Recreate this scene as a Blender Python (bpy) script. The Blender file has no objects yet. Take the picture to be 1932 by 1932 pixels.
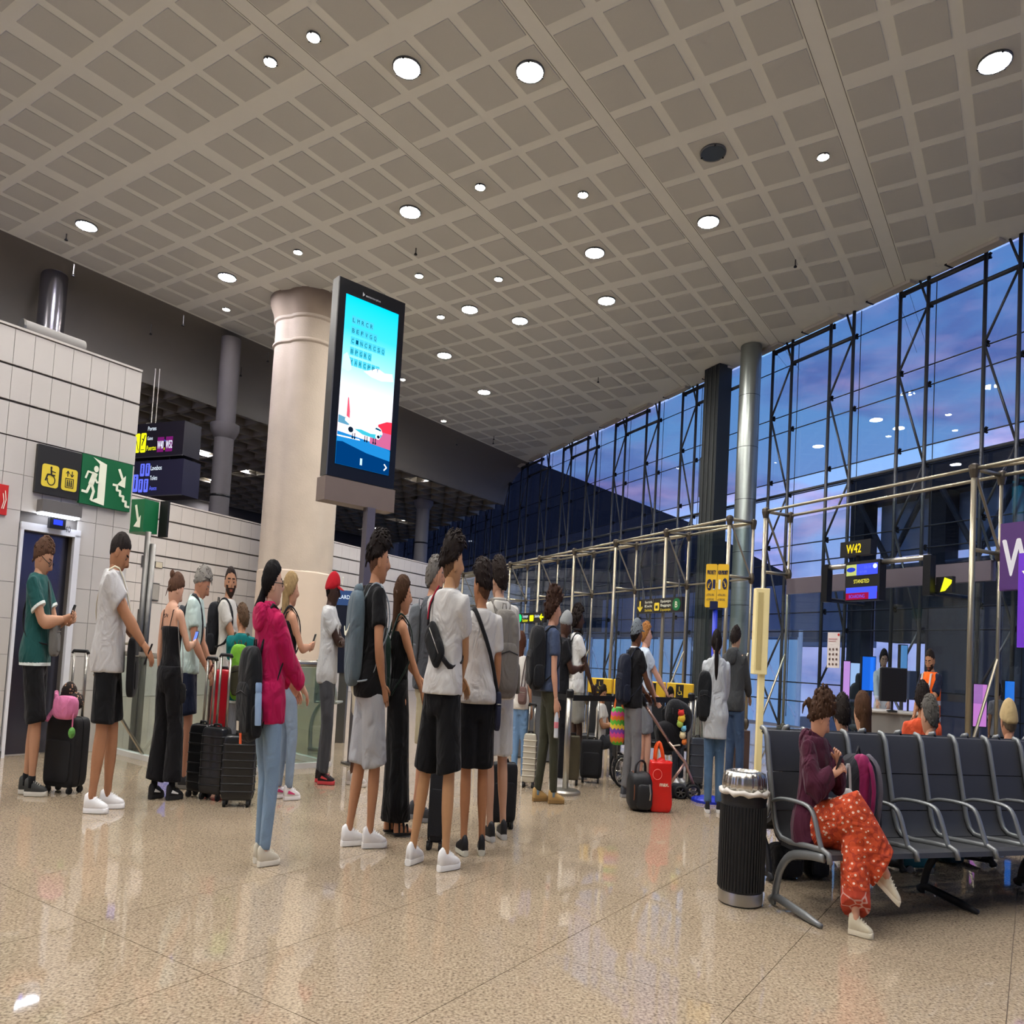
import bpy, math, random
import numpy as np
from mathutils import Vector, Matrix, noise
random.seed(7); np.random.seed(7)
scene = bpy.context.scene
COL = scene.collection

# ------------------------------------------------------------------ camera
F_PX, PITCH, ROLL, CAM_H, SHIFT_PX = 1395.0, math.radians(2.8), 0.055, 1.15, 206.0
FW = np.array([0, math.cos(PITCH), math.sin(PITCH)])
_u0 = np.array([0, -math.sin(PITCH), math.cos(PITCH)]); _r0 = np.array([1.0, 0, 0])
RT = _r0*math.cos(ROLL) + _u0*math.sin(ROLL)
UPV = _u0*math.cos(ROLL) - _r0*math.sin(ROLL)
CAM = np.array([0, 0, CAM_H])
cam_data = bpy.data.cameras.new('camera'); cam = bpy.data.objects.new('camera', cam_data); COL.objects.link(cam)
cam_data.sensor_fit = 'HORIZONTAL'; cam_data.sensor_width = 36.0; cam_data.lens = 36.0*F_PX/1932.0
cam_data.shift_y = SHIFT_PX/1932.0; cam_data.clip_start = 0.05; cam_data.clip_end = 500
cam.matrix_world = Matrix(((RT[0], UPV[0], -FW[0], CAM[0]), (RT[1], UPV[1], -FW[1], CAM[1]),
                           (RT[2], UPV[2], -FW[2], CAM[2]), (0, 0, 0, 1)))
scene.camera = cam

# ------------------------------------------------------------------ view, sampling, sky
scene.view_settings.view_transform = 'Standard'; scene.view_settings.look = 'None'
scene.view_settings.gamma = 1.0; scene.view_settings.use_curve_mapping = False
scene.view_settings.exposure = 0.34
cy = scene.cycles
cy.use_denoising = True
try: cy.denoiser = 'OPENIMAGEDENOISE'
except Exception: pass
cy.use_adaptive_sampling = True; cy.adaptive_threshold = 0.085; cy.adaptive_min_samples = 16
cy.max_bounces = 6; cy.diffuse_bounces = 3; cy.glossy_bounces = 2; cy.transmission_bounces = 2
cy.transparent_max_bounces = 24; cy.sample_clamp_indirect = 6.0; cy.caustics_reflective = False; cy.caustics_refractive = False
cy.use_light_tree = True

def lin(c):
    if isinstance(c, str):
        c = c.lstrip('#'); c = [int(c[i:i+2], 16) for i in (0, 2, 4)]
    out = []
    for v in c[:3]:
        v = v/255.0
        out.append(v/12.92 if v <= 0.04045 else ((v+0.055)/1.055)**2.4)
    return tuple(out)+(1.0,)

LAMP = 330.0
w = bpy.data.worlds.new('dusk_sky'); scene.world = w; w.use_nodes = True
nt = w.node_tree; nt.nodes.clear()
def wn(t, **k):
    n = nt.nodes.new(t)
    for a, b in k.items(): setattr(n, a, b)
    return n
tc = wn('ShaderNodeTexCoord'); sep = wn('ShaderNodeSeparateXYZ'); nt.links.new(tc.outputs['Generated'], sep.inputs[0])
rmp = wn('ShaderNodeValToRGB'); el = rmp.color_ramp.elements
el[0].position = 0.0; el[0].color = lin((160, 168, 214)); el[1].position = 1.0; el[1].color = lin((84, 128, 190))
for p_, c_ in ((0.06, (176, 176, 226)), (0.16, (150, 170, 220)), (0.30, (120, 166, 212)), (0.5, (98, 148, 206))):
    e_ = el.new(p_); e_.color = lin(c_)
nt.links.new(sep.outputs['Z'], rmp.inputs['Fac'])
mp = wn('ShaderNodeMapping'); mp.inputs['Scale'].default_value = (2.2, 2.2, 6.5)
nt.links.new(tc.outputs['Generated'], mp.inputs['Vector'])
nz = wn('ShaderNodeTexNoise'); nz.inputs['Scale'].default_value = 2.3; nz.inputs['Detail'].default_value = 6; nz.inputs['Distortion'].default_value = 0.5
nt.links.new(mp.outputs[0], nz.inputs['Vector'])
cr = wn('ShaderNodeValToRGB'); cr.color_ramp.elements[0].position = 0.44; cr.color_ramp.elements[1].position = 0.68
nt.links.new(nz.outputs['Fac'], cr.inputs['Fac'])
nz2 = wn('ShaderNodeTexNoise'); nz2.inputs['Scale'].default_value = 5.5; nz2.inputs['Detail'].default_value = 4
nt.links.new(mp.outputs[0], nz2.inputs['Vector'])
cc = wn('ShaderNodeValToRGB'); cc.color_ramp.elements[0].color = lin((104, 112, 172)); cc.color_ramp.elements[1].color = lin((196, 164, 202))
cc.color_ramp.elements[0].position = 0.42; cc.color_ramp.elements[1].position = 0.66
nt.links.new(nz2.outputs['Fac'], cc.inputs['Fac'])
mx = wn('ShaderNodeMixRGB'); nt.links.new(cr.outputs['Color'], mx.inputs['Fac']); nt.links.new(rmp.outputs['Color'], mx.inputs['Color1']); nt.links.new(cc.outputs['Color'], mx.inputs['Color2'])
bg = wn('ShaderNodeBackground'); bg.inputs['Strength'].default_value = 1.35
nt.links.new(mx.outputs[0], bg.inputs['Color']); wo = wn('ShaderNodeOutputWorld'); nt.links.new(bg.outputs[0], wo.inputs['Surface'])

# ------------------------------------------------------------------ pixel -> place helpers (used to survey positions)
def ray(x, y): return FW + RT*(x-966)/F_PX + UPV*(966+SHIFT_PX-y)/F_PX
def G(x, y, z=0.0):
    d = ray(x, y); return CAM + d*((z-CAM_H)/d[2])
def D(x, y, Y):
    d = ray(x, y); return CAM + d*(Y/d[1])
def PL(x, y, p0, dr):
    d = ray(x, y); n = np.array([dr[1], -dr[0]]); t = ((p0[:2]-CAM[:2])@n)/(d[:2]@n); return CAM + d*t
def PX(p):
    d = np.asarray(p, float)-CAM; w_ = d@FW
    return 966+F_PX*(d@RT)/w_, 966+SHIFT_PX-F_PX*(d@UPV)/w_
def A3(*v): return np.array(v, float)
def unit(v):
    v = np.asarray(v, float); return v/np.linalg.norm(v)

# ------------------------------------------------------------------ objects
def thing(name, label, cat, loc=(0, 0, 0), group=None, kind=None):
    o = bpy.data.objects.new(name, None); COL.objects.link(o); o.location = [float(q) for q in loc]; o.empty_display_size = 0.1
    o['label'] = label; o['category'] = cat
    if group: o['group'] = group
    if kind: o['kind'] = kind
    return o
def structure(name, loc=(0, 0, 0), label=None):
    o = bpy.data.objects.new(name, None); COL.objects.link(o); o.location = [float(q) for q in loc]; o['kind'] = 'structure'
    if label: o['label'] = label
    return o
def origin(o):
    p = np.zeros(3)
    while o is not None:
        p = p + np.array(o.location); o = o.parent
    return p
def link(name, me, parent=None, kind=None, label=None):
    o = bpy.data.objects.new(name, me); COL.objects.link(o)
    if parent is not None: o.parent = parent
    if kind: o['kind'] = kind
    if label: o['label'] = label
    return o
def make_mesh(name, V, Fc, mats, smooth=False, mi=None, auto=None):
    me = bpy.data.meshes.new(name)
    me.from_pydata([tuple(map(float, v)) for v in V], [], [tuple(map(int, f)) for f in Fc])
    for m in (mats if isinstance(mats, (list, tuple)) else [mats]): me.materials.append(m)
    if smooth: me.polygons.foreach_set('use_smooth', [True]*len(me.polygons))
    if mi is not None: me.polygons.foreach_set('material_index', list(map(int, mi)))
    me.update()
    if auto is not None: me.set_sharp_from_angle(angle=auto)
    return me
def part(parent, name, VF, mat, smooth=False, mi=None, label=None, kind=None, auto=None):
    V, Fc = VF
    o0 = origin(parent) if parent is not None else np.zeros(3)
    return link(name, make_mesh(name, np.asarray(V, float)-o0, Fc, mat, smooth, mi, auto), parent, kind, label)
def single(name, VF, mat, label, cat, group=None, smooth=False, mi=None, kind=None, auto=None):
    V, Fc = VF; V = np.asarray(V, float); b = np.array([V[:, 0].mean(), V[:, 1].mean(), V[:, 2].min()])
    o = link(name, make_mesh(name, V-b, Fc, mat, smooth, mi, auto)); o.location = b; o['label'] = label; o['category'] = cat
    if group: o['group'] = group
    if kind: o['kind'] = kind
    return o
def struct(name, VF, mat, label=None, smooth=False, mi=None):
    o = part(None, name, VF, mat, smooth, mi); o['kind'] = 'structure'
    if label: o['label'] = label
    return o

# ------------------------------------------------------------------ shapes: every one returns (V, F)
def join(lst):
    Vs, Fs, n = [], [], 0
    for V, Fc in lst:
        V = np.asarray(V, float); Vs.append(V); Fs += [tuple(i+n for i in f) for f in Fc]; n += len(V)
    return np.vstack(Vs), Fs
BOXF = [(0, 1, 3, 2), (4, 6, 7, 5), (0, 4, 5, 1), (2, 3, 7, 6), (0, 2, 6, 4), (1, 5, 7, 3)]
def obox(c, ax, ay, az):
    c, ax, ay, az = [np.asarray(q, float) for q in (c, ax, ay, az)]
    V = [c+i*ax+j*ay+k*az for i in (-1, 1) for j in (-1, 1) for k in (-1, 1)]
    if np.dot(np.cross(ax, ay), az) < 0: return np.array(V), [tuple(reversed(f)) for f in BOXF]
    return np.array(V), BOXF
def box(x0, x1, y0, y1, z0, z1):
    return obox(((x0+x1)/2, (y0+y1)/2, (z0+z1)/2), ((x1-x0)/2, 0, 0), (0, (y1-y0)/2, 0), (0, 0, (z1-z0)/2))
def slab(p0, p1, z0, z1, th):
    """upright slab between two plan points"""
    p0 = np.asarray(p0, float)[:2]; p1 = np.asarray(p1, float)[:2]; d = p1-p0; n = unit([d[1], -d[0]])*th/2
    c = (p0+p1)/2
    return obox((c[0], c[1], (z0+z1)/2), (d[0]/2, d[1]/2, 0), (n[0], n[1], 0), (0, 0, (z1-z0)/2))
def chamfer(c, ax, ay, az, b):
    """box with chamfered edges (b metres)"""
    c, ax, ay, az = [np.asarray(q, float) for q in (c, ax, ay, az)]
    la, lb, lc = [np.linalg.norm(q) for q in (ax, ay, az)]
    b = min(b, .45*la*2, .45*lb*2, .45*lc*2)
    ia, ib, ic = 1-b/la, 1-b/lb, 1-b/lc
    V = []; idx = {}
    for i in (-1, 1):
        for j in (-1, 1):
            for k in (-1, 1):
                for m, (p, q, r) in enumerate(((1, ib, ic), (ia, 1, ic), (ia, ib, 1))):
                    idx[(i, j, k, m)] = len(V); V.append(c+ax*i*p+ay*j*q+az*k*r)
    Fc = []
    for i in (-1, 1):
        Fc.append([idx[(i, j, k, 0)] for j, k in ((-1, -1), (1, -1), (1, 1), (-1, 1))])
        Fc.append([idx[(j, i, k, 1)] for j, k in ((-1, -1), (1, -1), (1, 1), (-1, 1))])
        Fc.append([idx[(j, k, i, 2)] for j, k in ((-1, -1), (1, -1), (1, 1), (-1, 1))])
    for i in (-1, 1):
        for j in (-1, 1):
            Fc.append([idx[(i, j, -1, 0)], idx[(i, j, -1, 1)], idx[(i, j, 1, 1)], idx[(i, j, 1, 0)]])
            Fc.append([idx[(i, -1, j, 0)], idx[(i, -1, j, 2)], idx[(i, 1, j, 2)], idx[(i, 1, j, 0)]])
            Fc.append([idx[(-1, i, j, 1)], idx[(-1, i, j, 2)], idx[(1, i, j, 2)], idx[(1, i, j, 1)]])
            for k in (-1, 1): Fc.append([idx[(i, j, k, m)] for m in range(3)])
    V = np.array(V); out = []
    for f in Fc:
        p = V[list(f)]; n = np.cross(p[1]-p[0], p[2]-p[0])
        out.append(tuple(f) if np.dot(n, p.mean(0)-c) > 0 else tuple(reversed(f)))
    return V, out
def _frame(t, ref):
    t = unit(t); u = ref-t*np.dot(ref, t)
    if np.linalg.norm(u) < 1e-6:
        u = np.cross(t, [1, 0, 0]) if abs(t[0]) < .9 else np.cross(t, [0, 1, 0])
    u = unit(u); return u, np.cross(t, u)
def rings(R, cap=True, closed=False):
    """skin a list of equal-length rings"""
    n = len(R[0]); V = np.vstack(R); Fc = []; m = len(R)
    for k in range(m if closed else m-1):
        a, b = k*n, ((k+1) % m)*n
        for i in range(n):
            j = (i+1) % n; Fc.append((a+i, a+j, b+j, b+i))
    if cap and not closed:
        Fc.append(tuple(reversed(range(n)))); Fc.append(tuple(range((m-1)*n, m*n)))
    return V, Fc
def tube(path, rad, n=8, ref=(0, 0, 1), flat=None, cap=True, closed=False):
    """tube along a path; rad scalar, list, or list of (r_u, r_v)"""
    P = np.asarray(path, float); m = len(P); R = []
    u = np.asarray(ref, float); T = []
    for k in range(m):
        if closed: t = P[(k+1) % m]-P[k-1]
        else: t = P[min(k+1, m-1)]-P[max(k-1, 0)]
        T.append(unit(t))
    ca = np.cos(np.arange(n)*2*math.pi/n); sa = np.sin(np.arange(n)*2*math.pi/n)
    for k in range(m):
        u, v = _frame(T[k], u)
        r = rad[k] if isinstance(rad, (list, tuple, np.ndarray)) else rad
        ru, rv = (r if isinstance(r, (list, tuple, np.ndarray)) else (r, r*(flat or 1)))
        R.append(P[k]+np.outer(ca*ru, u)+np.outer(sa*rv, v))
    return rings(R, cap, closed)
def bar(p0, p1, r, n=8): return tube([p0, p1], r, n)
def lathe(c, prof, n=24, axis=(0, 0, 1), sx=1.0, sy=1.0):
    """prof: list of (radius, height)"""
    c = np.asarray(c, float); R = []
    ca = np.cos(np.arange(n)*2*math.pi/n); sa = np.sin(np.arange(n)*2*math.pi/n)
    u, v = _frame(np.asarray(axis, float), np.array([1., 0, 0])); ax = unit(axis)
    for r, h in prof: R.append(c+np.outer(ca*r*sx, u)+np.outer(sa*r*sy, v)+ax*h)
    return rings(R)
def ringlathe(c, prof, n=24):
    c = np.asarray(c, float); ca = np.cos(np.arange(n)*2*math.pi/n); sa = np.sin(np.arange(n)*2*math.pi/n)
    return rings([c+np.stack([ca*r, sa*r, np.full(n, h)], 1) for r, h in prof], False, True)
def prism(poly, z0, z1):
    n = len(poly); V = [(p[0], p[1], z0) for p in poly]+[(p[0], p[1], z1) for p in poly]
    ar = sum(poly[i][0]*poly[(i+1) % n][1]-poly[(i+1) % n][0]*poly[i][1] for i in range(n))
    if ar < 0: V = [(p[0], p[1], z0) for p in reversed(poly)]+[(p[0], p[1], z1) for p in reversed(poly)]
    Fc = [tuple(reversed(range(n))), tuple(range(n, 2*n))]+[(i, (i+1) % n, n+(i+1) % n, n+i) for i in range(n)]
    return np.array(V, float), Fc
def plate(o, r, u, poly, th):
    """flat polygon given in (r,u) coordinates, extruded th along r x u"""
    o, r, u = np.asarray(o, float), np.asarray(r, float), np.asarray(u, float); n = unit(np.cross(r, u))
    m = len(poly); ar = sum(poly[i][0]*poly[(i+1) % m][1]-poly[(i+1) % m][0]*poly[i][1] for i in range(m))
    if ar < 0: poly = list(reversed(poly))
    V = [o+r*p[0]+u*p[1] for p in poly]+[o+r*p[0]+u*p[1]+n*th for p in poly]
    Fc = [tuple(reversed(range(m))), tuple(range(m, 2*m))]+[(i, (i+1) % m, m+(i+1) % m, m+i) for i in range(m)]
    return np.array(V), Fc
def superq(c, ax, ay, az, e=0.35, nu=24, nv=14):
    """soft box (superellipsoid) with half axes ax ay az"""
    c, ax, ay, az = [np.asarray(q, float) for q in (c, ax, ay, az)]
    def sp(w_, m): return np.sign(w_)*np.abs(w_)**m
    V = []
    ph = np.linspace(-math.pi/2, math.pi/2, nv+1); th = np.arange(nu)*2*math.pi/nu
    R = []
    for p in ph:
        cp, s_ = sp(np.cos(p), e), sp(np.sin(p), e)
        cp = max(cp, 1e-3)
        R.append(c+np.outer(cp*sp(np.cos(th), e), ax)+np.outer(cp*sp(np.sin(th), e), ay)+np.outer(np.full(nu, s_), az))
    V, Fc = rings(R)
    if np.dot(np.cross(ax, ay), az) < 0: Fc = [tuple(reversed(f)) for f in Fc]
    return V, Fc
def ellip(c, rx, ry, rz, nu=16, nv=10): return superq(c, (rx, 0, 0), (0, ry, 0), (0, 0, rz), 1.0, nu, nv)
def smooth_path(P, k=4):
    P = np.asarray(P, float); out = []
    for i in range(len(P)-1):
        a, b, c, d = P[max(i-1, 0)], P[i], P[i+1], P[min(i+2, len(P)-1)]
        for t in np.arange(k)/k:
            out.append(.5*((2*b)+(c-a)*t+(2*a-5*b+4*c-d)*t*t+(3*b-a-3*c+d)*t**3))
    out.append(P[-1]); return np.array(out)

# ------------------------------------------------------------------ lettering
_fc = {}
TMP = bpy.data.scenes.new('workbench')
def evaluated(ob):
    vl = TMP.view_layers[0]; vl.update(); return ob.evaluated_get(vl.depsgraph)
def glyphs(s):
    if s not in _fc:
        cu = bpy.data.curves.new('t', 'FONT'); cu.body = s; cu.size = 1.0; cu.resolution_u = 3
        ob = bpy.data.objects.new('t', cu); TMP.collection.objects.link(ob)
        me = bpy.data.meshes.new_from_object(evaluated(ob))
        V = np.array([v.co[:] for v in me.vertices]) if len(me.vertices) else np.zeros((0, 3)); Fc = [tuple(p.vertices) for p in me.polygons]
        bpy.data.objects.remove(ob); bpy.data.curves.remove(cu); bpy.data.meshes.remove(me); _fc[s] = (V, Fc)
    return _fc[s]
def text(parent, s, o, r, u, h, width, mat, eps=0.004, bold=0.0, name='lettering'):
    """o lower-left corner, r,u unit vectors on the sign, h cap height, width total"""
    V, Fc = glyphs(s); V = V.copy()
    lo, hi = V.min(0), V.max(0)
    ch = 0.73
    X = (V[:, 0]-lo[0])/(hi[0]-lo[0])*width; Y = V[:, 1]/ch*h
    n = unit(np.cross(r, u)); W = np.asarray(o, float)+np.outer(X, r)+np.outer(Y, u)+n*eps
    L = [(W, Fc)]
    if bold:
        for dx, dy in ((bold, 0), (-bold, 0), (0, bold), (0, -bold)): L.append((W+np.asarray(r)*dx+np.asarray(u)*dy, Fc))
    return part(parent, name, join(L), mat)

# ------------------------------------------------------------------ materials
M = {}
def nodes(m):
    m.use_nodes = True; t = m.node_tree; return t, t.nodes['Principled BSDF']
def mat(key, col, rough=0.6, metal=0.0, var=0.06, vs=6.0, bump=0.0, bs=40.0, spec=0.4, emit=None, es=0.0, coat=0.0):
    if key in M: return M[key]
    m = bpy.data.materials.new(key); t, b = nodes(m); c = lin(col)
    b.inputs['Roughness'].default_value = rough; b.inputs['Metallic'].default_value = metal; b.inputs['Specular IOR Level'].default_value = spec
    b.inputs['Coat Weight'].default_value = coat
    tc = t.nodes.new('ShaderNodeTexCoord')
    n = t.nodes.new('ShaderNodeTexNoise'); n.inputs['Scale'].default_value = vs; n.inputs['Detail'].default_value = 3
    t.links.new(tc.outputs['Object'], n.inputs['Vector'])
    mx = t.nodes.new('ShaderNodeMixRGB'); mx.blend_type = 'MIX'
    mx.inputs['Color1'].default_value = tuple(v*(1-var) for v in c[:3])+(1,); mx.inputs['Color2'].default_value = tuple(min(1, v*(1+var)) for v in c[:3])+(1,)
    t.links.new(n.outputs['Fac'], mx.inputs['Fac']); t.links.new(mx.outputs[0], b.inputs['Base Color'])
    if bump:
        n2 = t.nodes.new('ShaderNodeTexNoise'); n2.inputs['Scale'].default_value = bs; n2.inputs['Detail'].default_value = 2
        t.links.new(tc.outputs['Object'], n2.inputs['Vector'])
        bp = t.nodes.new('ShaderNodeBump'); bp.inputs['Strength'].default_value = bump; bp.inputs['Distance'].default_value = 0.01
        t.links.new(n2.outputs['Fac'], bp.inputs['Height']); t.links.new(bp.outputs[0], b.inputs['Normal'])
    if emit is not None:
        b.inputs['Emission Color'].default_value = lin(emit); b.inputs['Emission Strength'].default_value = es; m.cycles.emission_sampling = 'NONE'
    M[key] = m; return m
def cloth(key, col, wr=0.55, rough=0.92, var=0.07, sc=7.0):
    """woven cloth with soft folds"""
    if key in M: return M[key]
    m = bpy.data.materials.new(key); t, b = nodes(m); c = lin(col)
    b.inputs['Roughness'].default_value = rough; b.inputs['Specular IOR Level'].default_value = 0.2
    b.inputs['Sheen Weight'].default_value = 0.08
    tc = t.nodes.new('ShaderNodeTexCoord'); mp = t.nodes.new('ShaderNodeMapping'); mp.inputs['Scale'].default_value = (1.5, 1.5, 0.75); mp.inputs['Rotation'].default_value = (0.35, 0.25, 0)
    t.links.new(tc.outputs['Object'], mp.inputs['Vector'])
    n = t.nodes.new('ShaderNodeTexNoise'); n.inputs['Scale'].default_value = sc; n.inputs['Detail'].default_value = 2.5; n.inputs['Distortion'].default_value = 1.2
    t.links.new(mp.outputs[0], n.inputs['Vector'])
    f = t.nodes.new('ShaderNodeTexNoise'); f.inputs['Scale'].default_value = 160; t.links.new(tc.outputs['Object'], f.inputs['Vector'])
    mx = t.nodes.new('ShaderNodeMixRGB')
    mx.inputs['Color1'].default_value = tuple(v*(1-var) for v in c[:3])+(1,); mx.inputs['Color2'].default_value = tuple(min(1, v*(1+var)) for v in c[:3])+(1,)
    t.links.new(f.outputs['Fac'], mx.inputs['Fac']); t.links.new(mx.outputs[0], b.inputs['Base Color'])
    bp = t.nodes.new('ShaderNodeBump'); bp.inputs['Strength'].default_value = wr; bp.inputs['Distance'].default_value = 0.05
    t.links.new(n.outputs['Fac'], bp.inputs['Height']); t.links.new(bp.outputs[0], b.inputs['Normal'])
    M[key] = m; return m
def hairmat(key, col, rough=0.45):
    if key in M: return M[key]
    m = bpy.data.materials.new(key); t, b = nodes(m); c = lin(col)
    b.inputs['Roughness'].default_value = max(rough, .62); b.inputs['Specular IOR Level'].default_value = 0.12
    tc = t.nodes.new('ShaderNodeTexCoord'); mp = t.nodes.new('ShaderNodeMapping'); mp.inputs['Scale'].default_value = (1, 1, 0.16)
    t.links.new(tc.outputs['Object'], mp.inputs['Vector'])
    n = t.nodes.new('ShaderNodeTexNoise'); n.inputs['Scale'].default_value = 130; n.inputs['Detail'].default_value = 3; n.inputs['Distortion'].default_value = .6
    t.links.new(mp.outputs[0], n.inputs['Vector'])
    mx = t.nodes.new('ShaderNodeMixRGB'); mx.inputs['Color1'].default_value = tuple(v*.4 for v in c[:3])+(1,); mx.inputs['Color2'].default_value = tuple(min(1, v*1.45) for v in c[:3])+(1,)
    t.links.new(n.outputs['Fac'], mx.inputs['Fac']); t.links.new(mx.outputs[0], b.inputs['Base Color'])
    bp = t.nodes.new('ShaderNodeBump'); bp.inputs['Strength'].default_value = .6; bp.inputs['Distance'].default_value = .01
    t.links.new(n.outputs['Fac'], bp.inputs['Height']); t.links.new(bp.outputs[0], b.inputs['Normal'])
    M[key] = m; return m
def skin(col):
    k = 'skin_'+col
    if k in M: return M[k]
    m = mat(k, col, 0.55, var=0.09, vs=14, spec=0.35)
    b = m.node_tree.nodes['Principled BSDF']; b.inputs['Subsurface Weight'].default_value = 0.0
    return m
def emitm(key, col, s, rough=.3):
    if key in M: return M[key]
    m = bpy.data.materials.new(key); m.use_nodes = True; t = m.node_tree; t.nodes.clear()
    e = t.nodes.new('ShaderNodeEmission'); e.inputs['Color'].default_value = lin(col); e.inputs['Strength'].default_value = s
    o = t.nodes.new('ShaderNodeOutputMaterial'); t.links.new(e.outputs[0], o.inputs['Surface'])
    if s < 5: m.cycles.emission_sampling = 'NONE'
    M[key] = m; return m
def glassm(key, tint=(235, 242, 245), refl=1.0, dirt=0.0, rough=0.0):
    """thin pane: see-through with fresnel mirror"""
    if key in M: return M[key]
    m = bpy.data.materials.new(key); m.use_nodes = True; t = m.node_tree; t.nodes.clear()
    tr = t.nodes.new('ShaderNodeBsdfTransparent'); tr.inputs['Color'].default_value = lin(tint)
    gl = t.nodes.new('ShaderNodeBsdfGlossy'); gl.inputs['Roughness'].default_value = rough; gl.inputs['Color'].default_value = (.95, .97, 1, 1)
    fr = t.nodes.new('ShaderNodeLayerWeight'); fr.inputs['Blend'].default_value = .5
    po = t.nodes.new('ShaderNodeMath'); po.operation = 'POWER'; po.inputs[1].default_value = 4.5; t.links.new(fr.outputs['Facing'], po.inputs[0])
    mu = t.nodes.new('ShaderNodeMath'); mu.operation = 'MULTIPLY_ADD'; mu.inputs[1].default_value = .9*refl; mu.inputs[2].default_value = .035*refl; t.links.new(po.outputs[0], mu.inputs[0])
    mx = t.nodes.new('ShaderNodeMixShader'); t.links.new(mu.outputs[0], mx.inputs[0]); t.links.new(tr.outputs[0], mx.inputs[1]); t.links.new(gl.outputs[0], mx.inputs[2])
    o = t.nodes.new('ShaderNodeOutputMaterial'); t.links.new(mx.outputs[0], o.inputs['Surface']); M[key] = m; return m
STEEL = mat('brushed_steel', (176, 172, 162), 0.3, 0.9, 0.05)
STEELD = mat('dark_steel', (110, 108, 104), 0.38, 0.85, 0.06)
BLACK = mat('black_plastic', (22, 22, 24), 0.45, 0, 0.05)
BLACKM = mat('black_metal', (16, 17, 20), 0.4, 0.3, 0.05)
WHITEP = mat('white_paint', (226, 224, 220), 0.5)
RUBBER = mat('black_rubber', (26, 26, 27), 0.75)
# ================================================================== the hall
H = 8.6
UB = unit([.579, .815]); UA = unit([.845, -.535]); NL = np.array([-.815, .579])     # ceiling grid axes, and towards the landside wall
UF = unit([-.436, .9]); NF = np.array([.9, .436]); F0 = np.array([8.09, 11.86])      # facade line, outward normal, survey point
def fac(t, off=0.0, z=0.0):
    p = F0+UF*t+NF*off; return A3(p[0], p[1], z)
def FT(x, y, off=0.0):
    p = PL(x, y, F0+NF*off, UF); return (p[:2]-F0)@UF, p[2]

def floor_mat():
    m = bpy.data.materials.new('polished_granite'); t, b = nodes(m)
    g = t.nodes.new('ShaderNodeNewGeometry')
    n1 = t.nodes.new('ShaderNodeTexNoise'); n1.inputs['Scale'].default_value = 95; n1.inputs['Detail'].default_value = 3
    v = t.nodes.new('ShaderNodeTexVoronoi'); v.inputs['Scale'].default_value = 60
    n3 = t.nodes.new('ShaderNodeTexNoise'); n3.inputs['Scale'].default_value = 1.1; n3.inputs['Detail'].default_value = 3
    for q in (n1, v, n3): t.links.new(g.outputs['Position'], q.inputs['Vector'])
    r1 = t.nodes.new('ShaderNodeValToRGB'); e = r1.color_ramp.elements
    e[0].position = .33; e[0].color = lin((78, 66, 55)); e[1].position = .66; e[1].color = lin((194, 176, 150))
    q = e.new(.47); q.color = lin((156, 138, 115))
    t.links.new(n1.outputs['Fac'], r1.inputs['Fac'])
    r2 = t.nodes.new('ShaderNodeValToRGB'); e = r2.color_ramp.elements; e[0].position = .2; e[0].color = lin((174, 156, 131)); e[1].position = .95; e[1].color = lin((143, 124, 102))
    t.links.new(v.outputs['Color'], r2.inputs['Fac'])
    mx = t.nodes.new('ShaderNodeMixRGB'); mx.inputs['Fac'].default_value = .62; t.links.new(r2.outputs[0], mx.inputs['Color1']); t.links.new(r1.outputs[0], mx.inputs['Color2'])
    m2 = t.nodes.new('ShaderNodeMixRGB'); m2.blend_type = 'MULTIPLY'; m2.inputs['Fac'].default_value = .12
    t.links.new(mx.outputs[0], m2.inputs['Color1']); t.links.new(n3.outputs['Fac'], m2.inputs['Color2']); t.links.new(m2.outputs[0], b.inputs['Base Color'])
    b.inputs['Roughness'].default_value = .035; b.inputs['Specular IOR Level'].default_value = .8; b.inputs['IOR'].default_value = 1.6
    n4 = t.nodes.new('ShaderNodeTexNoise'); n4.inputs['Scale'].default_value = 7; t.links.new(g.outputs['Position'], n4.inputs['Vector'])
    bp = t.nodes.new('ShaderNodeBump'); bp.inputs['Strength'].default_value = .03; bp.inputs['Distance'].default_value = .004
    t.links.new(n4.outputs['Fac'], bp.inputs['Height']); t.links.new(bp.outputs[0], b.inputs['Normal'])
    return m
FLOOR = floor_mat()
GROUT = mat('floor_joint', (120, 104, 88), .5)
CEIL = mat('ceiling_paint', (238, 240, 230), .7, var=.02)
PANEL = mat('perforated_panel', (206, 207, 198), .75, var=.03, vs=60)
CEILD = mat('curved_ceiling_shaded', (116, 112, 104), .7, var=.03)  # shade on the curve put into the colour, darker than the ceiling paint

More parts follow.
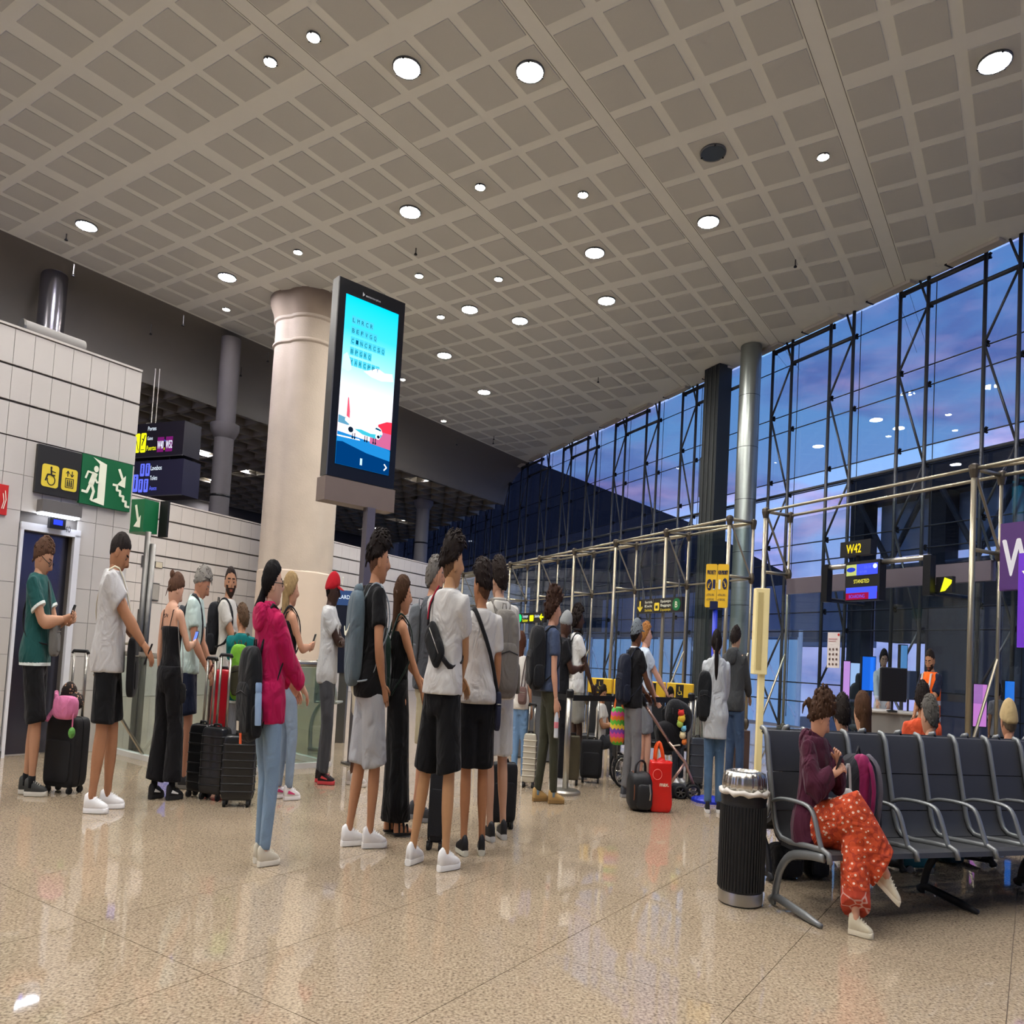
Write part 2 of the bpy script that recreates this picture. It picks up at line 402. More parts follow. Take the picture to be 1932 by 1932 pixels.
# floor: base slab and granite slabs
fl = structure('floor', label='polished beige granite floor of the departure hall')
fp = [fac(-18, .35)[:2], fac(36, .35)[:2], np.array([-26., 26.]), np.array([-16., -12.]), np.array([10., -12.])]
part(fl, 'floor_base', prism(fp, -.25, -.0045), GROUT)
sa, sb = .655*1.15, .804*1.15
o0 = G(530, 1650)[:2]; cand = []
for i in range(-24, 34):
    for j in range(-10, 40):
        c = o0+UA*sa*(i+.5)+UB*sb*(j+.5)
        if (c-F0)@NF > -.55 or c@NL > 19 or c[1] > 30 or c[1] < .8: continue
        p = PX((c[0], c[1], 0)); dist = math.hypot(*c)
        vis = -250 < p[0] < 2180 and p[1] < 2250
        cand.append((dist if vis else dist+1000, c))
cand.sort(key=lambda q: q[0])
h_ = .0015
sl_me = make_mesh('floor_slab', obox((0, 0, -.012), np.append(UA*(sa/2-h_), 0), np.append(UB*(sb/2-h_), 0), (0, 0, .012))[0], obox((0, 0, 0), np.append(UA, 0), np.append(UB, 0), (0, 0, 1))[1], FLOOR)
for d_, c in cand[:300]:
    o = link('floor_slab', sl_me, fl); o.location = (c[0], c[1], 0)
rest = [obox((c[0], c[1], -.012), np.append(UA*(sa/2-h_), 0), np.append(UB*(sb/2-h_), 0), (0, 0, .012)) for d_, c in cand[300:]]
part(fl, 'distant_floor_slabs', join(rest), FLOOR, kind='stuff')
apron = prism([fac(-18, 40)[:2], fac(45, 60)[:2], fac(45, .36)[:2], fac(-18, .36)[:2]], -3.2, -3.0)
struct('ground_apron', apron, mat('apron_asphalt', (70, 74, 84), .8), 'dark asphalt apron outside the glass')

# ceiling
C1 = float(NL@G(400, 610, H)[:2]); ZE = 7.3
C2 = float(NL@G(255, 716, ZE)[:2])
ce = structure('ceiling', label='pale coffered panel ceiling of the hall')
def pt(c, b): return NL*c+UB*b
# facade line in (c,b): solve for b where it crosses a given c
def b_at(c):
    n = np.array([UF[1], -UF[0]]); k = (F0@n - (NL*c)@n)/(UB@n); return k
def c_at(b):
    n = np.array([UF[1], -UF[0]]); return (F0@n-(UB*b)@n)/(NL@n)
poly = [fac(-18, .05)[:2], pt(-14, -12), pt(C1, -12), pt(C1, b_at(C1)), fac(0, .05)[:2]]
poly = [fac(-18, .05)[:2], np.array([-2., -13.]), pt(C1, -14), pt(C1, b_at(C1)), fac(0, .05)[:2]]
part(ce, 'ceiling_plane', prism(poly, H, H+.2), CEIL)
# curved drop towards the landside edge
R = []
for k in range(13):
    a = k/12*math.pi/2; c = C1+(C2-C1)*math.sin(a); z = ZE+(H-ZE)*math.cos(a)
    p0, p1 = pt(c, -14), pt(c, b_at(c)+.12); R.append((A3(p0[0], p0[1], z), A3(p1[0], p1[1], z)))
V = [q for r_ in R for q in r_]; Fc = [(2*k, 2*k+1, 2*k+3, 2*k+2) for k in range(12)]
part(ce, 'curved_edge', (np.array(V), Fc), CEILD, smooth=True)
# panels
OP = np.array([-2.281, 9.43])
def ga(i): return (i//4)*2.752+(i % 4)*.655
def gb(j): return (j//4)*3.333+(j % 4)*.804
def pc(i, j): return OP+UA*ga(i)+UB*gb(j)
cand = []
for i in range(-26, 30):
    for j in range(-24, 34):
        c = pc(i, j)
        if (c-F0)@NF > -.75 or c@NL > C1-.3 or c[1] < -9: continue
        p = PX((c[0], c[1], H)) if c[1] > .5 else (-9999, 0)
        vis = c[1] > 1 and -120 < p[0] < 2050 and -120 < p[1]
        cand.append((math.hypot(*c) if vis else 1000+math.hypot(*c), c))
cand.sort(key=lambda q: q[0])
pw, pl = .257, .32
def panel_at(c): return obox((c[0], c[1], H-.006), np.append(UA*pw, 0), np.append(UB*pl, 0), (0, 0, .006))
pm = obox((0, 0, -.006), np.append(UA*pw, 0), np.append(UB*pl, 0), (0, 0, .006)); pm_me = make_mesh('ceiling_panel', pm[0], pm[1], PANEL)
for d_, c in cand[:300]:
    o = link('ceiling_panel', pm_me, ce); o.location = (c[0], c[1], H)
part(ce, 'distant_ceiling_panels', join([panel_at(c) for d_, c in cand[300:]]), PANEL, kind='stuff')
# hairline seams along the wide ribs
JOINT = mat('panel_joint', (70, 66, 60), .8)
seam = []
for g in range(-2, 7):
    for s_ in (-.393-.11, -.393+.11):
        a = g*2.752+s_+.0
        p = OP+UA*a
        seam.append(tube([np.append(p-UB*9, H-.001), np.append(p+UB*12, H-.001)], .003, 4))
seam_o = [q for q in seam]
for q in seam_o[4:]: part(ce, 'panel_seam', q, JOINT)

# lower coffered ceiling beyond the curved edge
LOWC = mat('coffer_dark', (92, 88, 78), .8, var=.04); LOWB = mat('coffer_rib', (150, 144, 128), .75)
lo = structure('ceiling_lower', label='lower dark coffered ceiling beyond the curved edge')
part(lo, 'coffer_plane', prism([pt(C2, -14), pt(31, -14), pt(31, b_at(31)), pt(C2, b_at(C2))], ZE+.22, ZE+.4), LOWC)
for k in range(0, 60, 1):
    b = -6+k*.80
    if b > 40: break
    p0, p1 = pt(max(C2+.02, c_at(b)), b), pt(30, b)
    if c_at(b) > 29: break
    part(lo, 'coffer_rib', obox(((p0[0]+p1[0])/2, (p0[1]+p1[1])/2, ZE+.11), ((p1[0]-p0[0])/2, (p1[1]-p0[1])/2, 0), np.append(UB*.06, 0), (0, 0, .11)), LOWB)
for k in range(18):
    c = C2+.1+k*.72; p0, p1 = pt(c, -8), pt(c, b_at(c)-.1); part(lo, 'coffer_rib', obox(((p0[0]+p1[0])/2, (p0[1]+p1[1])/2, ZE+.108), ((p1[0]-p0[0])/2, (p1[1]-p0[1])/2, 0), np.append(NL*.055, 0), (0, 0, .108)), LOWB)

# closing walls of the hall behind and beside the camera
WALLG = mat('plaster_grey', (150, 146, 140), .8)
struct('wall_rear', slab((-18, -11.5), (18, -11.5), 0, H, .2), WALLG)
struct('wall_landside', slab(pt(31, -16), pt(31, b_at(31)), 0, H, .2), mat('plaster_dark', (88, 84, 80), .8))

# ---------------------------------------------------------------- facade
fa = structure('wall_facade', label='tall steel and glass facade looking onto the dusk apron')
FST = mat('facade_steel', (66, 68, 72), .4, .5)
GU = glassm('facade_glass_tinted', (206, 214, 226), .8); GC = glassm('facade_glass_clear', (242, 245, 250), .75)
PER = 1.615
LZ = [8.5, 6.95, 5.45, 3.95, 2.45, .95]; RZ = [8.07, 6.57, 5.08, 3.55, 2.05, .55]
KL = list(range(-1, 21))
def tl(k): return .60+PER*k
def tr(k): return tl(k)-.57
sp_v = join([obox((0, 0, 0), (.055, 0, .05), (0, .02, 0), (-.012, 0, .012)), obox((0, 0, 0), (.055, 0, -.05), (0, .02, 0), (.012, 0, .012)), obox((0, 0, 0), (.03, 0, 0), (0, .05, 0), (0, 0, .03))])
ca, sa_ = UF[0], UF[1]
rot = np.array([[UF[0], NF[0], 0], [UF[1], NF[1], 0], [0, 0, 1.]])
sp_me = make_mesh('spider_fitting', (sp_v[0]@rot.T), sp_v[1], BLACKM)
for k in KL:
    if k == 4: continue
    part(fa, 'truss_post', bar(fac(tl(k), -.02, 0), fac(tl(k), -.02, H), .034, 10), FST, smooth=True)
    part(fa, 'truss_post', bar(fac(tr(k), -.02, 0), fac(tr(k), -.02, H), .034, 10), FST, smooth=True)
    zz = []
    for (rz0, lz0), rz1 in zip(((8.07, 6.95), (5.08, 3.95), (2.05, .95)), (5.08, 2.05, 0.0)): zz += [(tr(k), rz0, tl(k), lz0), (tl(k), lz0, tr(k), rz1)]
    zz.append((tr(k), 8.07, tr(k)+.18, 8.6))
    for t0, z0, t1, z1 in zz: part(fa, 'diagonal_brace', bar(fac(t0, -.02, z0), fac(t1, -.02, z1), .022, 8), FST, smooth=True)
    for z in LZ[:5]:
        o = link('spider_fitting', sp_me, fa); o.location = fac(tl(k), .03, z)
    for z in RZ[:5]:
        o = link('spider_fitting', sp_me, fa); o.location = fac(tr(k), .03, z)
    part(fa, 'glass_cable', bar(fac(tr(k)-.09, .08, .2), fac(tr(k)-.09, .08, H), .008, 6), BLACKM)
    part(fa, 'glass_cable', bar(fac(tl(k)+.09, .08, .2), fac(tl(k)+.09, .08, H), .008, 6), BLACKM)
for k in KL:
    # long rails through the nodes
    for z in LZ[1:]: part(fa, 'joint_rail', bar(fac(tl(k), .06, z), fac(tl(k+1), .06, z), .013, 6), BLACKM)
    for z in RZ[:]: part(fa, 'joint_rail', bar(fac(tr(k), .06, z), fac(tr(k+1), .06, z), .013, 6), BLACKM)
    if k % 2 == 0:
        part(fa, 'top_beam', bar(fac(tl(k), .0, 8.5), fac(tl(k+1), .0, 8.5), .05, 8), FST, smooth=True)
        part(fa, 'top_beam', bar(fac(tr(k), .0, 8.07), fac(tr(k+1), .0, 8.07), .04, 8), FST, smooth=True)
    part(fa, 'sill_beam', bar(fac(tl(k), .02, 5.12), fac(tl(k+1), .02, 5.12), .035, 8), FST, smooth=True)
    zs = [H]+LZ[1:]+[0.0]
    for a, b in zip(zs, zs[1:]):
        g_ = GU if b >= 5.4 else GC
        part(fa, 'glass_pane', slab(fac(tl(k)+.004, .11), fac(tl(k+1)-.004, .11), b+.004, a-.004, .012), g_)
# facade beyond the frame, beside and behind the camera, in large panes
for k in range(-9, -1):
    part(fa, 'glass_pane', slab(fac(tl(k)+.004, .11), fac(tl(k+1)-.004, .11), 0, H, .012), GU)
    part(fa, 'truss_post', bar(fac(tl(k), -.02, 0), fac(tl(k), -.02, H), .042, 8), FST)
# pale linear grilles along the ceiling edge
ORD = 'first second third fourth fifth sixth seventh eighth ninth tenth eleventh twelfth thirteenth fourteenth fifteenth sixteenth seventeenth eighteenth'.split()
GRL = mat('edge_grille', (204, 198, 184), .6)
for k in range(-1, 16):
    t0, t1 = tl(k)-.35, tl(k)+.55
    c0 = fac((t0+t1)/2, -.16, H-.04)
    g_ = thing('edge_grille', 'pale linear ceiling edge grille, %s counted from the right frame edge' % ORD[k+1], 'grille', c0, 'linear grilles along the ceiling edge')
    part(g_, 'grille_body', obox(c0, np.append(UF*.45, 0), np.append(NF*.09, 0), (0, 0, .03)), GRL)
    part(g_, 'end_bracket', obox(fac(t1+.02, -.16, H-.06), np.append(UF*.02, 0), np.append(NF*.1, 0), (0, 0, .012)), BLACKM)
# big columns at the facade
tq = FT(1408, 900, -.55)[0]
cc_ = fac(tq, -.55)
rc = structure('column_round_steel', cc_, 'round steel clad column beside the gate')
part(rc, 'column_shaft', lathe(cc_, [(.235, 0), (.235, H-.02)], 32), mat('clad_steel', (150, 156, 150), .28, .75), smooth=True, auto=.6)
for z in (1.4, 2.6, 3.8, 5.0, 6.2, 7.4): part(rc, 'joint_ring', lathe(cc_+A3(0, 0, z), [(.2365, -.005), (.238, 0), (.2365, .005)], 32), BLACKM, smooth=True)
tq2 = FT(1347, 900, -.3)[0]
c2_ = fac(tq2, -.3)
dk = structure('column_dark_duct', c2_, 'dark rectangular duct column against the facade')
DKM = mat('duct_dark', (40, 44, 44), .55)
part(dk, 'column_shaft', obox(c2_+A3(0, 0, H/2), np.append(UF*.27, 0), np.append(NF*.2, 0), (0, 0, H/2-.01)), DKM)
for s_ in (-.16, 0, .16): part(dk, 'duct_rib', obox(fac(tq2+s_, -.51, H/2), np.append(UF*.012, 0), np.append(NF*.012, 0), (0, 0, H/2-.02)), mat('duct_rib', (64, 66, 64), .5))
part(dk, 'duct_box', obox(fac(tq2+.32, -.3, 5.9), np.append(UF*.06, 0), np.append(NF*.14, 0), (0, 0, .5)), DKM)

# ---------------------------------------------------------------- outside the glass
OUTD = mat('pier_roof_dark', (34, 35, 44), .7); OUTW = mat('pier_wall', (96, 104, 126), .7)
b_ = thing('pier_building', 'long dark pier building with a sloping roof beyond the glass', 'building', fac(30, 14, -3))
def outp(x, y, Y): return D(x, y, Y)
qa, qb, qc, qd = D(700, 740, 52), D(1000, 868, 50), D(1300, 985, 46), D(1490, 1085, 44)
V = []
for q in (qa, qb, qc, qd): V += [q, q+A3(1.2, 7, 0)]
for q in (qa, qb, qc, qd): V += [A3(q[0], q[1], -3), A3(q[0]+1.2, q[1]+7, -3)]
Fc = []
for i in range(3):
    a = 2*i; Fc += [(a, a+2, a+3, a+1), (8+a, 8+a+1, 8+a+3, 8+a+2), (a, 8+a, 8+a+2, a+2), (a+1, a+3, 8+a+3, 8+a+1)]
Fc += [(0, 1, 9, 8), (6, 14, 15, 7)]
part(b_, 'roof_body', (np.array(V), Fc), OUTD)
for y0_, y1_, c_ in ((1065, 1100, (58, 62, 84)), (1150, 1172, (74, 80, 104))):
    pass
gA, gB = PL(1604, 905, fac(0, 4.2)[:2], UF), PL(1990, 818, fac(0, 4.2)[:2], UF)
ta, tb = (gA[:2]-F0)@UF, (gB[:2]-F0)@UF; zt = (gA[2]+gB[2])/2
# low pale pier wall with lit glazing behind the gate
pw_ = thing('boarding_corridor', 'pale blue lit boarding corridor with white posts outside the glass', 'corridor', fac(6, 4, -.5))
LITB = emitm('corridor_light', (132, 170, 222), .75); POST = mat('corridor_post', (170, 186, 214), .4, emit=(150, 180, 226), es=.25)
for k in range(14):
    t0 = ta+.5+k*1.5
    part(pw_, 'lit_glazing', slab(fac(t0+.06, 3.2), fac(t0+1.44, 3.2), -.4, 2.05, .05), LITB)
    part(pw_, 'corridor_post', bar(fac(t0, 3.1, -.5), fac(t0, 3.1, 2.3), .07, 8), POST)
    part(pw_, 'corridor_strut', bar(fac(t0, 3.0, 0), fac(t0+1.5, 3.0, 2.1), .03, 6), POST)
part(pw_, 'corridor_roof', obox(fac(ta+.5+10.5, 4, 2.2), np.append(UF*10.5, 0), np.append(NF*1.2, 0), (0, 0, .1)), mat('corridor_roof', (112, 120, 140), .6))
part(pw_, 'corridor_floor', obox(fac(ta+.5+10.5, 4, -.6), np.append(UF*10.5, 0), np.append(NF*1.2, 0), (0, 0, .15)), mat('corridor_floor', (110, 130, 160), .5))
part(pw_, 'corridor_parapet', obox(fac(14.5, 6.2, 3.0), np.append(UF*7, 0), np.append(NF*.2, 0), (0, 0, 1.0)), mat('corridor_parapet', (132, 144, 176), .6))
# boarding bridge: dark girder, truss legs and a box
jb = thing('boarding_bridge', 'dark boarding bridge with a deep girder and slanted steel struts outside', 'boarding bridge', fac(-2, 5, -3))
JD = mat('bridge_dark', (26, 28, 34), .6); JG = mat('bridge_panel', (66, 76, 96), .5); JL = mat('bridge_light_panel', (120, 142, 178), .5)
part(jb, 'girder', obox(fac((ta+tb)/2-2, 4.6, zt-.35), np.append(UF*((ta-tb)/2+2), 0), np.append(NF*.4, 0), (0, 0, .35)), JD)
for s_ in (0.15, 2.4, 4.6): part(jb, 'bridge_post', obox(fac(ta-s_, 4.6, (zt-3.6)/2-.0), np.append(UF*.22, 0), np.append(NF*.25, 0), (0, 0, (zt+2.9)/2)), JD)
for s_, e_ in ((.3, 1.25), (2.2, 1.25), (2.6, 3.5), (4.4, 3.5)): part(jb, 'bridge_strut', bar(fac(ta-s_, 4.2, zt-.7), fac(ta-e_, 4.2, zt-2.4), .07, 8), JD)
part(jb, 'bridge_panel', slab(fac(ta-.4, 5.0), fac(ta-4.6, 5.0), zt-2.1, zt-.7, .06), JL)
part(jb, 'bridge_cabin', obox(fac(ta-3.6, 5.2, zt-3.4), np.append(UF*3.1, 0), np.append(NF*.5, 0), (0, 0, .95)), mat('bridge_cabin', (44, 44, 48), .6))
part(jb, 'bridge_rail', bar(fac(ta-.6, 4.4, zt-2.45), fac(ta-6.5, 4.4, zt-2.45), .05, 8), JG)
part(jb, 'bridge_cabin', obox(fac(ta-5.2, 4.6, 1.0), np.append(UF*2.9, 0), np.append(NF*.3, 0), (0, 0, 1.9)), mat('bridge_lower', (36, 42, 54), .5))
# ================================================================== ceiling lamps
LAMPM = emitm('lamp_diffuser', (250, 248, 246), LAMP); LAMPC = emitm('lamp_diffuser_cool', (240, 238, 255), LAMP)
LAMPL = emitm('lamp_diffuser_low', (240, 238, 255), LAMP*.35); SPOTM = emitm('spot_diffuser', (255, 244, 232), LAMP*0.8)
OFFM = mat('lamp_glass_off', (86, 96, 104), .15, .2); RING = mat('lamp_ring', (120, 122, 120), .35, .7)
def snap(x, y):
    p = G(x, y, H)[:2]; best = None
    for i in range(-26, 30):
        for j in range(-24, 34):
            c = pc(i, j); d = (c-p)@(c-p)
            if best is None or d < best[0]: best = (d, c)
    return best[1] if best[0] < .5 else p
def downlight(c, z, r, m, label, group, name='ceiling_downlight'):
    t = thing(name, label, 'ceiling light', (c[0], c[1], z-.03), group)
    part(t, 'trim_ring', ringlathe((c[0], c[1], z-.012), [(r*1.0, -.014), (r*1.1, -.018), (r*1.12, .011), (r*1.0, .011)], 28), RING, smooth=True)
    part(t, 'diffuser', lathe((c[0], c[1], z-.012), [(r*.995, -.014), (r*.998, -.002)], 16), m)
    for a in (0.4, 2.5, 4.6): part(t, 'clip', obox((c[0]+math.cos(a)*r*1.06, c[1]+math.sin(a)*r*1.06, z-.03), (.012, 0, 0), (0, .012, 0), (0, 0, .006)), BLACKM)
    return t
BIG = [(767, 127, 'large round downlight in the top pair, the one left of centre'), (1001, 131, 'large round downlight in the top pair, the one right of centre'), (1925, 105, 'large round downlight cut off by the right frame edge'), (771, 398, 'large round downlight halfway between the totem and the top pair'), (1355, 413, 'large round downlight just below the unlit dark one'),
       (168, 421, 'large bluish downlight above the polished steel duct column'), (424, 517, 'large bluish downlight left of the concrete column capital'), (1128, 476, 'large round downlight below left of the lit one under the dark downlight'), (1153, 569, 'large downlight nearest the plain ceiling strip by the facade'), (885, 585, 'large downlight right of the totem, left one of a close pair'), (983, 608, 'large downlight right of the totem, right one of a close pair'),
       (836, 673, 'large downlight right of the middle of the totem screen'), (913, 744, 'large downlight level with the airliner picture on the totem'), (917, 857, 'most distant large downlight before the curved ceiling edge')]
for x, y, lb in BIG: downlight(snap(x, y), H-.012, .165, LAMPC if x < 500 or x > 1900 else LAMPM, lb, 'large round ceiling downlights')
downlight(snap(1363, 281), H-.012, .165, OFFM, 'large round unlit dark glass downlight in the ceiling', None)
SMALL = [(590, 70, 'small bright spot near the top, upper one of a pair'), (511, 117, 'small bright spot near the top, lower one of a pair'), (905, 350, 'small bright spot above and right of the totem top'), (1104, 365, 'small bright spot between the unlit downlight and the totem'), (1586, 286, 'lone small bright spot nearest the facade'), (557, 469, 'small bright spot above the concrete column'), (788, 519, 'small bright spot just right of the totem top corner'), (939, 527, 'small bright spot above the close pair of large downlights'), (421, 577, 'small bright spot left of the concrete column capital'), (829, 597, 'small bright spot beside the letter rows of the totem'), (834, 795, 'small bright spot beside the airliner picture on the totem'), (760, 718, 'ceiling spot half hidden behind the totem edge')]
for x, y, lb in SMALL: downlight(snap(x, y), H-.012, .075, SPOTM, lb, 'small bright ceiling spots', 'ceiling_spotlight')
for x, y, lb in ((384, 860, 'lower ceiling downlight just right of the gates sign'), (461, 892, 'lower ceiling downlight right of the dark round column'), (404, 910, 'lower ceiling downlight left of the dark round column'), (398, 950, 'lowest downlight in the lower ceiling above the back wall'), (808, 908, 'lower ceiling downlight above the grey far column'), (765, 983, 'lower ceiling downlight left of the grey far column'), (704, 1000, 'lower ceiling downlight right of the totem pole')):
    p = G(x, y, ZE); downlight(p, ZE+.1, .15, LAMPL, lb, 'downlights in the lower ceiling')
# the same lamps continue over the hall behind and beside the view
for i, j in ((-2, -8), (2, -8), (6, -8), (10, -8), (-6, -6), (-2, -5), (2, -5), (6, -5), (10, -5), (14, -5), (-10, -4), (-6, -3), (6, -2), (10, -2), (-10, -9), (-4, -12), (2, -12), (8, -12), (0, -16), (8, -16), (-14, -2), (-14, -7), (-12, 2), (-8, -1)):
    c = pc(i, j)
    px_ = PX((c[0], c[1], H)) if c[1] > .3 else (-999, -999)
    if -60 < px_[0] < 1990 and -60 < px_[1]: continue
    if c[1] > -9 and (c-F0)@NF < -.8 and c@NL < C1-.3: downlight(c, H-.012, .165, LAMPM, 'large round downlight over the hall outside the picture', 'large round ceiling downlights')
# sprinkler heads
for x, y in ((785, 467), (1501, 490), (139, 508), (126, 440), (1129, 712), (506, 672), (346, 603), (285, 620), (931, 830), (862, 832), (932, 822), (455, 700)):
    zz = H if (NL@G(x, y, H)[:2]) < C1 else H-.45
    p = G(x, y, zz); t = thing('sprinkler', 'tiny dark sprinkler head hanging from the pale ceiling', 'sprinkler', (p[0], p[1], zz-.14), 'sprinkler heads under the ceiling')
    part(t, 'pipe', bar((p[0], p[1], zz+.1), (p[0], p[1], zz-.1), .012, 6), STEELD); part(t, 'deflector', lathe((p[0], p[1], zz-.14), [(.03, 0), (.03, .012), (.01, .04)], 10), BLACKM)

# ================================================================== tiled walls
TILE = mat('white_wall_tile', (196, 190, 182), .3, var=.025, vs=2, spec=.5); TILEB = mat('tile_joint', (104, 98, 92), .8)
def tilewall(parent, p0, dr, t0, t1, rowz, tw, back, th=.02, limit=300, skip=None):
    dr = np.asarray(dr, float); nn = np.array([dr[1], -dr[0]])
    if nn@(np.asarray(p0[:2])) > 0: nn = -nn        # towards the camera side
    n = 0; rest = []; share = {}
    for z0, z1, gap in rowz:
        k = 0
        while t0+k*tw < t1-.01:
            a, b = t0+k*tw, min(t0+(k+1)*tw, t1); k += 1
            if skip and skip((a+b)/2, (z0+z1)/2): continue
            c = np.asarray(p0[:2])+dr*(a+b)/2+nn*th/2
            key = (round(b-a, 4), round(z1-z0, 4), gap)
            VF = obox((0, 0, 0), np.append(dr*((b-a)/2-.002), 0), np.append(nn*th/2, 0), (0, 0, (z1-z0)/2-gap/2))
            if n < limit:
                if key not in share: share[key] = make_mesh('wall_tile', VF[0], VF[1], TILE)
                o = link('wall_tile', share[key], parent); o.location = np.array((c[0], c[1], (z0+z1)/2))-origin(parent); n += 1
            else: rest.append((VF[0]+A3(c[0], c[1], (z0+z1)/2), VF[1]))
    if rest: part(parent, 'distant_wall_tiles', join(rest), TILE, kind='stuff')
W0 = np.array([-3.96, 7.504])
def WP(x, y, off=0.0): return PL(x, y, W0+np.array([UB[1], -UB[0]])*off, UB)
def WT(x, y):
    p = WP(x, y); return (p[:2]-W0)@UB, p[2]
wl = structure('wall_left', label='white tiled wall block with dark grooves and a lift door')
NW = np.array([UB[1], -UB[0]])          # out of the wall towards the camera
WH = 3.87
dt0, dz1 = WT(42, 1000); dt1 = WT(139, 1000)[0]
dt0 -= .0
# wall body around the door opening
def wbody(t0, t1, z0, z1): return slab(W0+UB*t0-NW*.16, W0+UB*t1-NW*.16, z0, z1, .3)
part(wl, 'wall_body', join([wbody(-9, dt0, 0, WH), wbody(dt1, 0, 0, WH), wbody(dt0, dt1, 2.08, WH)]), TILEB)
part(wl, 'wall_return', slab(W0-NW*.31, W0-NW*4.0, 0, WH, .02), TILE)
rows = [(3.53, 3.87, .02), (3.205, 3.53, .022), (2.89, 3.205, .022)]+[(2.89-.327*(k+1), 2.89-.327*k, .004) for k in range(8)]+[(.0, 2.89-.327*8, .004)]
tilewall(wl, W0, UB, -1.657, 0.0, rows, .1657, None, skip=lambda t, z: dt0-.02 < t < dt1+.02 and z < 2.12)
part(wl, 'plain_tiling', slab(W0+UB*(-9)+NW*.01, W0+UB*(-1.66)+NW*.01, 0, WH, .02), TILE)
part(wl, 'wall_cap', slab(W0+UB*(-9)-NW*.15, W0-NW*.15, WH, WH+.02, .36), TILE)
# lift door
d1 = structure('door_1', (W0[0], W0[1], 0), 'dark steel lift door in a white lit frame')
DOORM = mat('lift_steel', (92, 92, 104), .22, .85, .1, 2)
mid = (dt0+dt1)/2
part(d1, 'door_leaf', slab(W0+UB*dt0-NW*.1, W0+UB*(mid-.003)-NW*.1, .01, 2.07, .03), DOORM)
part(d1, 'door_leaf', slab(W0+UB*(mid+.003)-NW*.1, W0+UB*dt1-NW*.1, .01, 2.07, .03), DOORM)
FRM = mat('door_frame_white', (224, 224, 228), .4)
part(d1, 'door_jamb', slab(W0+UB*(dt0-.025)+NW*.012, W0+UB*dt0+NW*.012, 0, 2.09, .06), FRM)
part(d1, 'door_jamb', slab(W0+UB*dt1+NW*.012, W0+UB*(dt1+.05)+NW*.012, 0, 2.09, .06), FRM)
part(d1, 'door_header', slab(W0+UB*(dt0-.025)+NW*.012, W0+UB*(dt1+.05)+NW*.012, 2.07, 2.14, .06), FRM)
# baseboard
struct('baseboard_left', slab(W0+UB*(-9)+NW*.026, W0+UB*dt0+NW*.026, 0, .06, .012), STEELD)
# lamp over the lift with a blue display
a0, z1_ = WT(68, 943); a1, z0_ = WT(140, 985)
lt = thing('lift_lamp', 'grey lamp box over the lift door with a white light strip', 'lamp', np.append(W0+UB*(a0+a1)/2+NW*.06, z0_))
part(lt, 'housing', slab(W0+UB*a0+NW*.085, W0+UB*a1+NW*.085, z0_+.03, z1_, .12), mat('lamp_box_grey', (104, 100, 98), .5))
part(lt, 'light_strip', slab(W0+UB*(a0+.01)+NW*.075, W0+UB*(a1-.01)+NW*.075, z0_+.012, z0_+.029, .1), emitm('strip_light', (225, 235, 255), 14))
b0, y1_ = WT(86, 977); b1, y0_ = WT(114, 1001)
ds = thing('lift_display', 'small black lift display glowing blue above the door', 'display', np.append(W0+UB*(b0+b1)/2+NW*.06, y0_))
part(ds, 'casing', slab(W0+UB*b0+NW*.075, W0+UB*b1+NW*.075, y0_, y1_, .05), BLACK)
part(ds, 'screen', slab(W0+UB*(b0+.03)+NW*.103, W0+UB*(b1-.03)+NW*.103, y0_+.035, y1_-.015, .006), emitm('lift_blue', (40, 60, 255), 1.6))
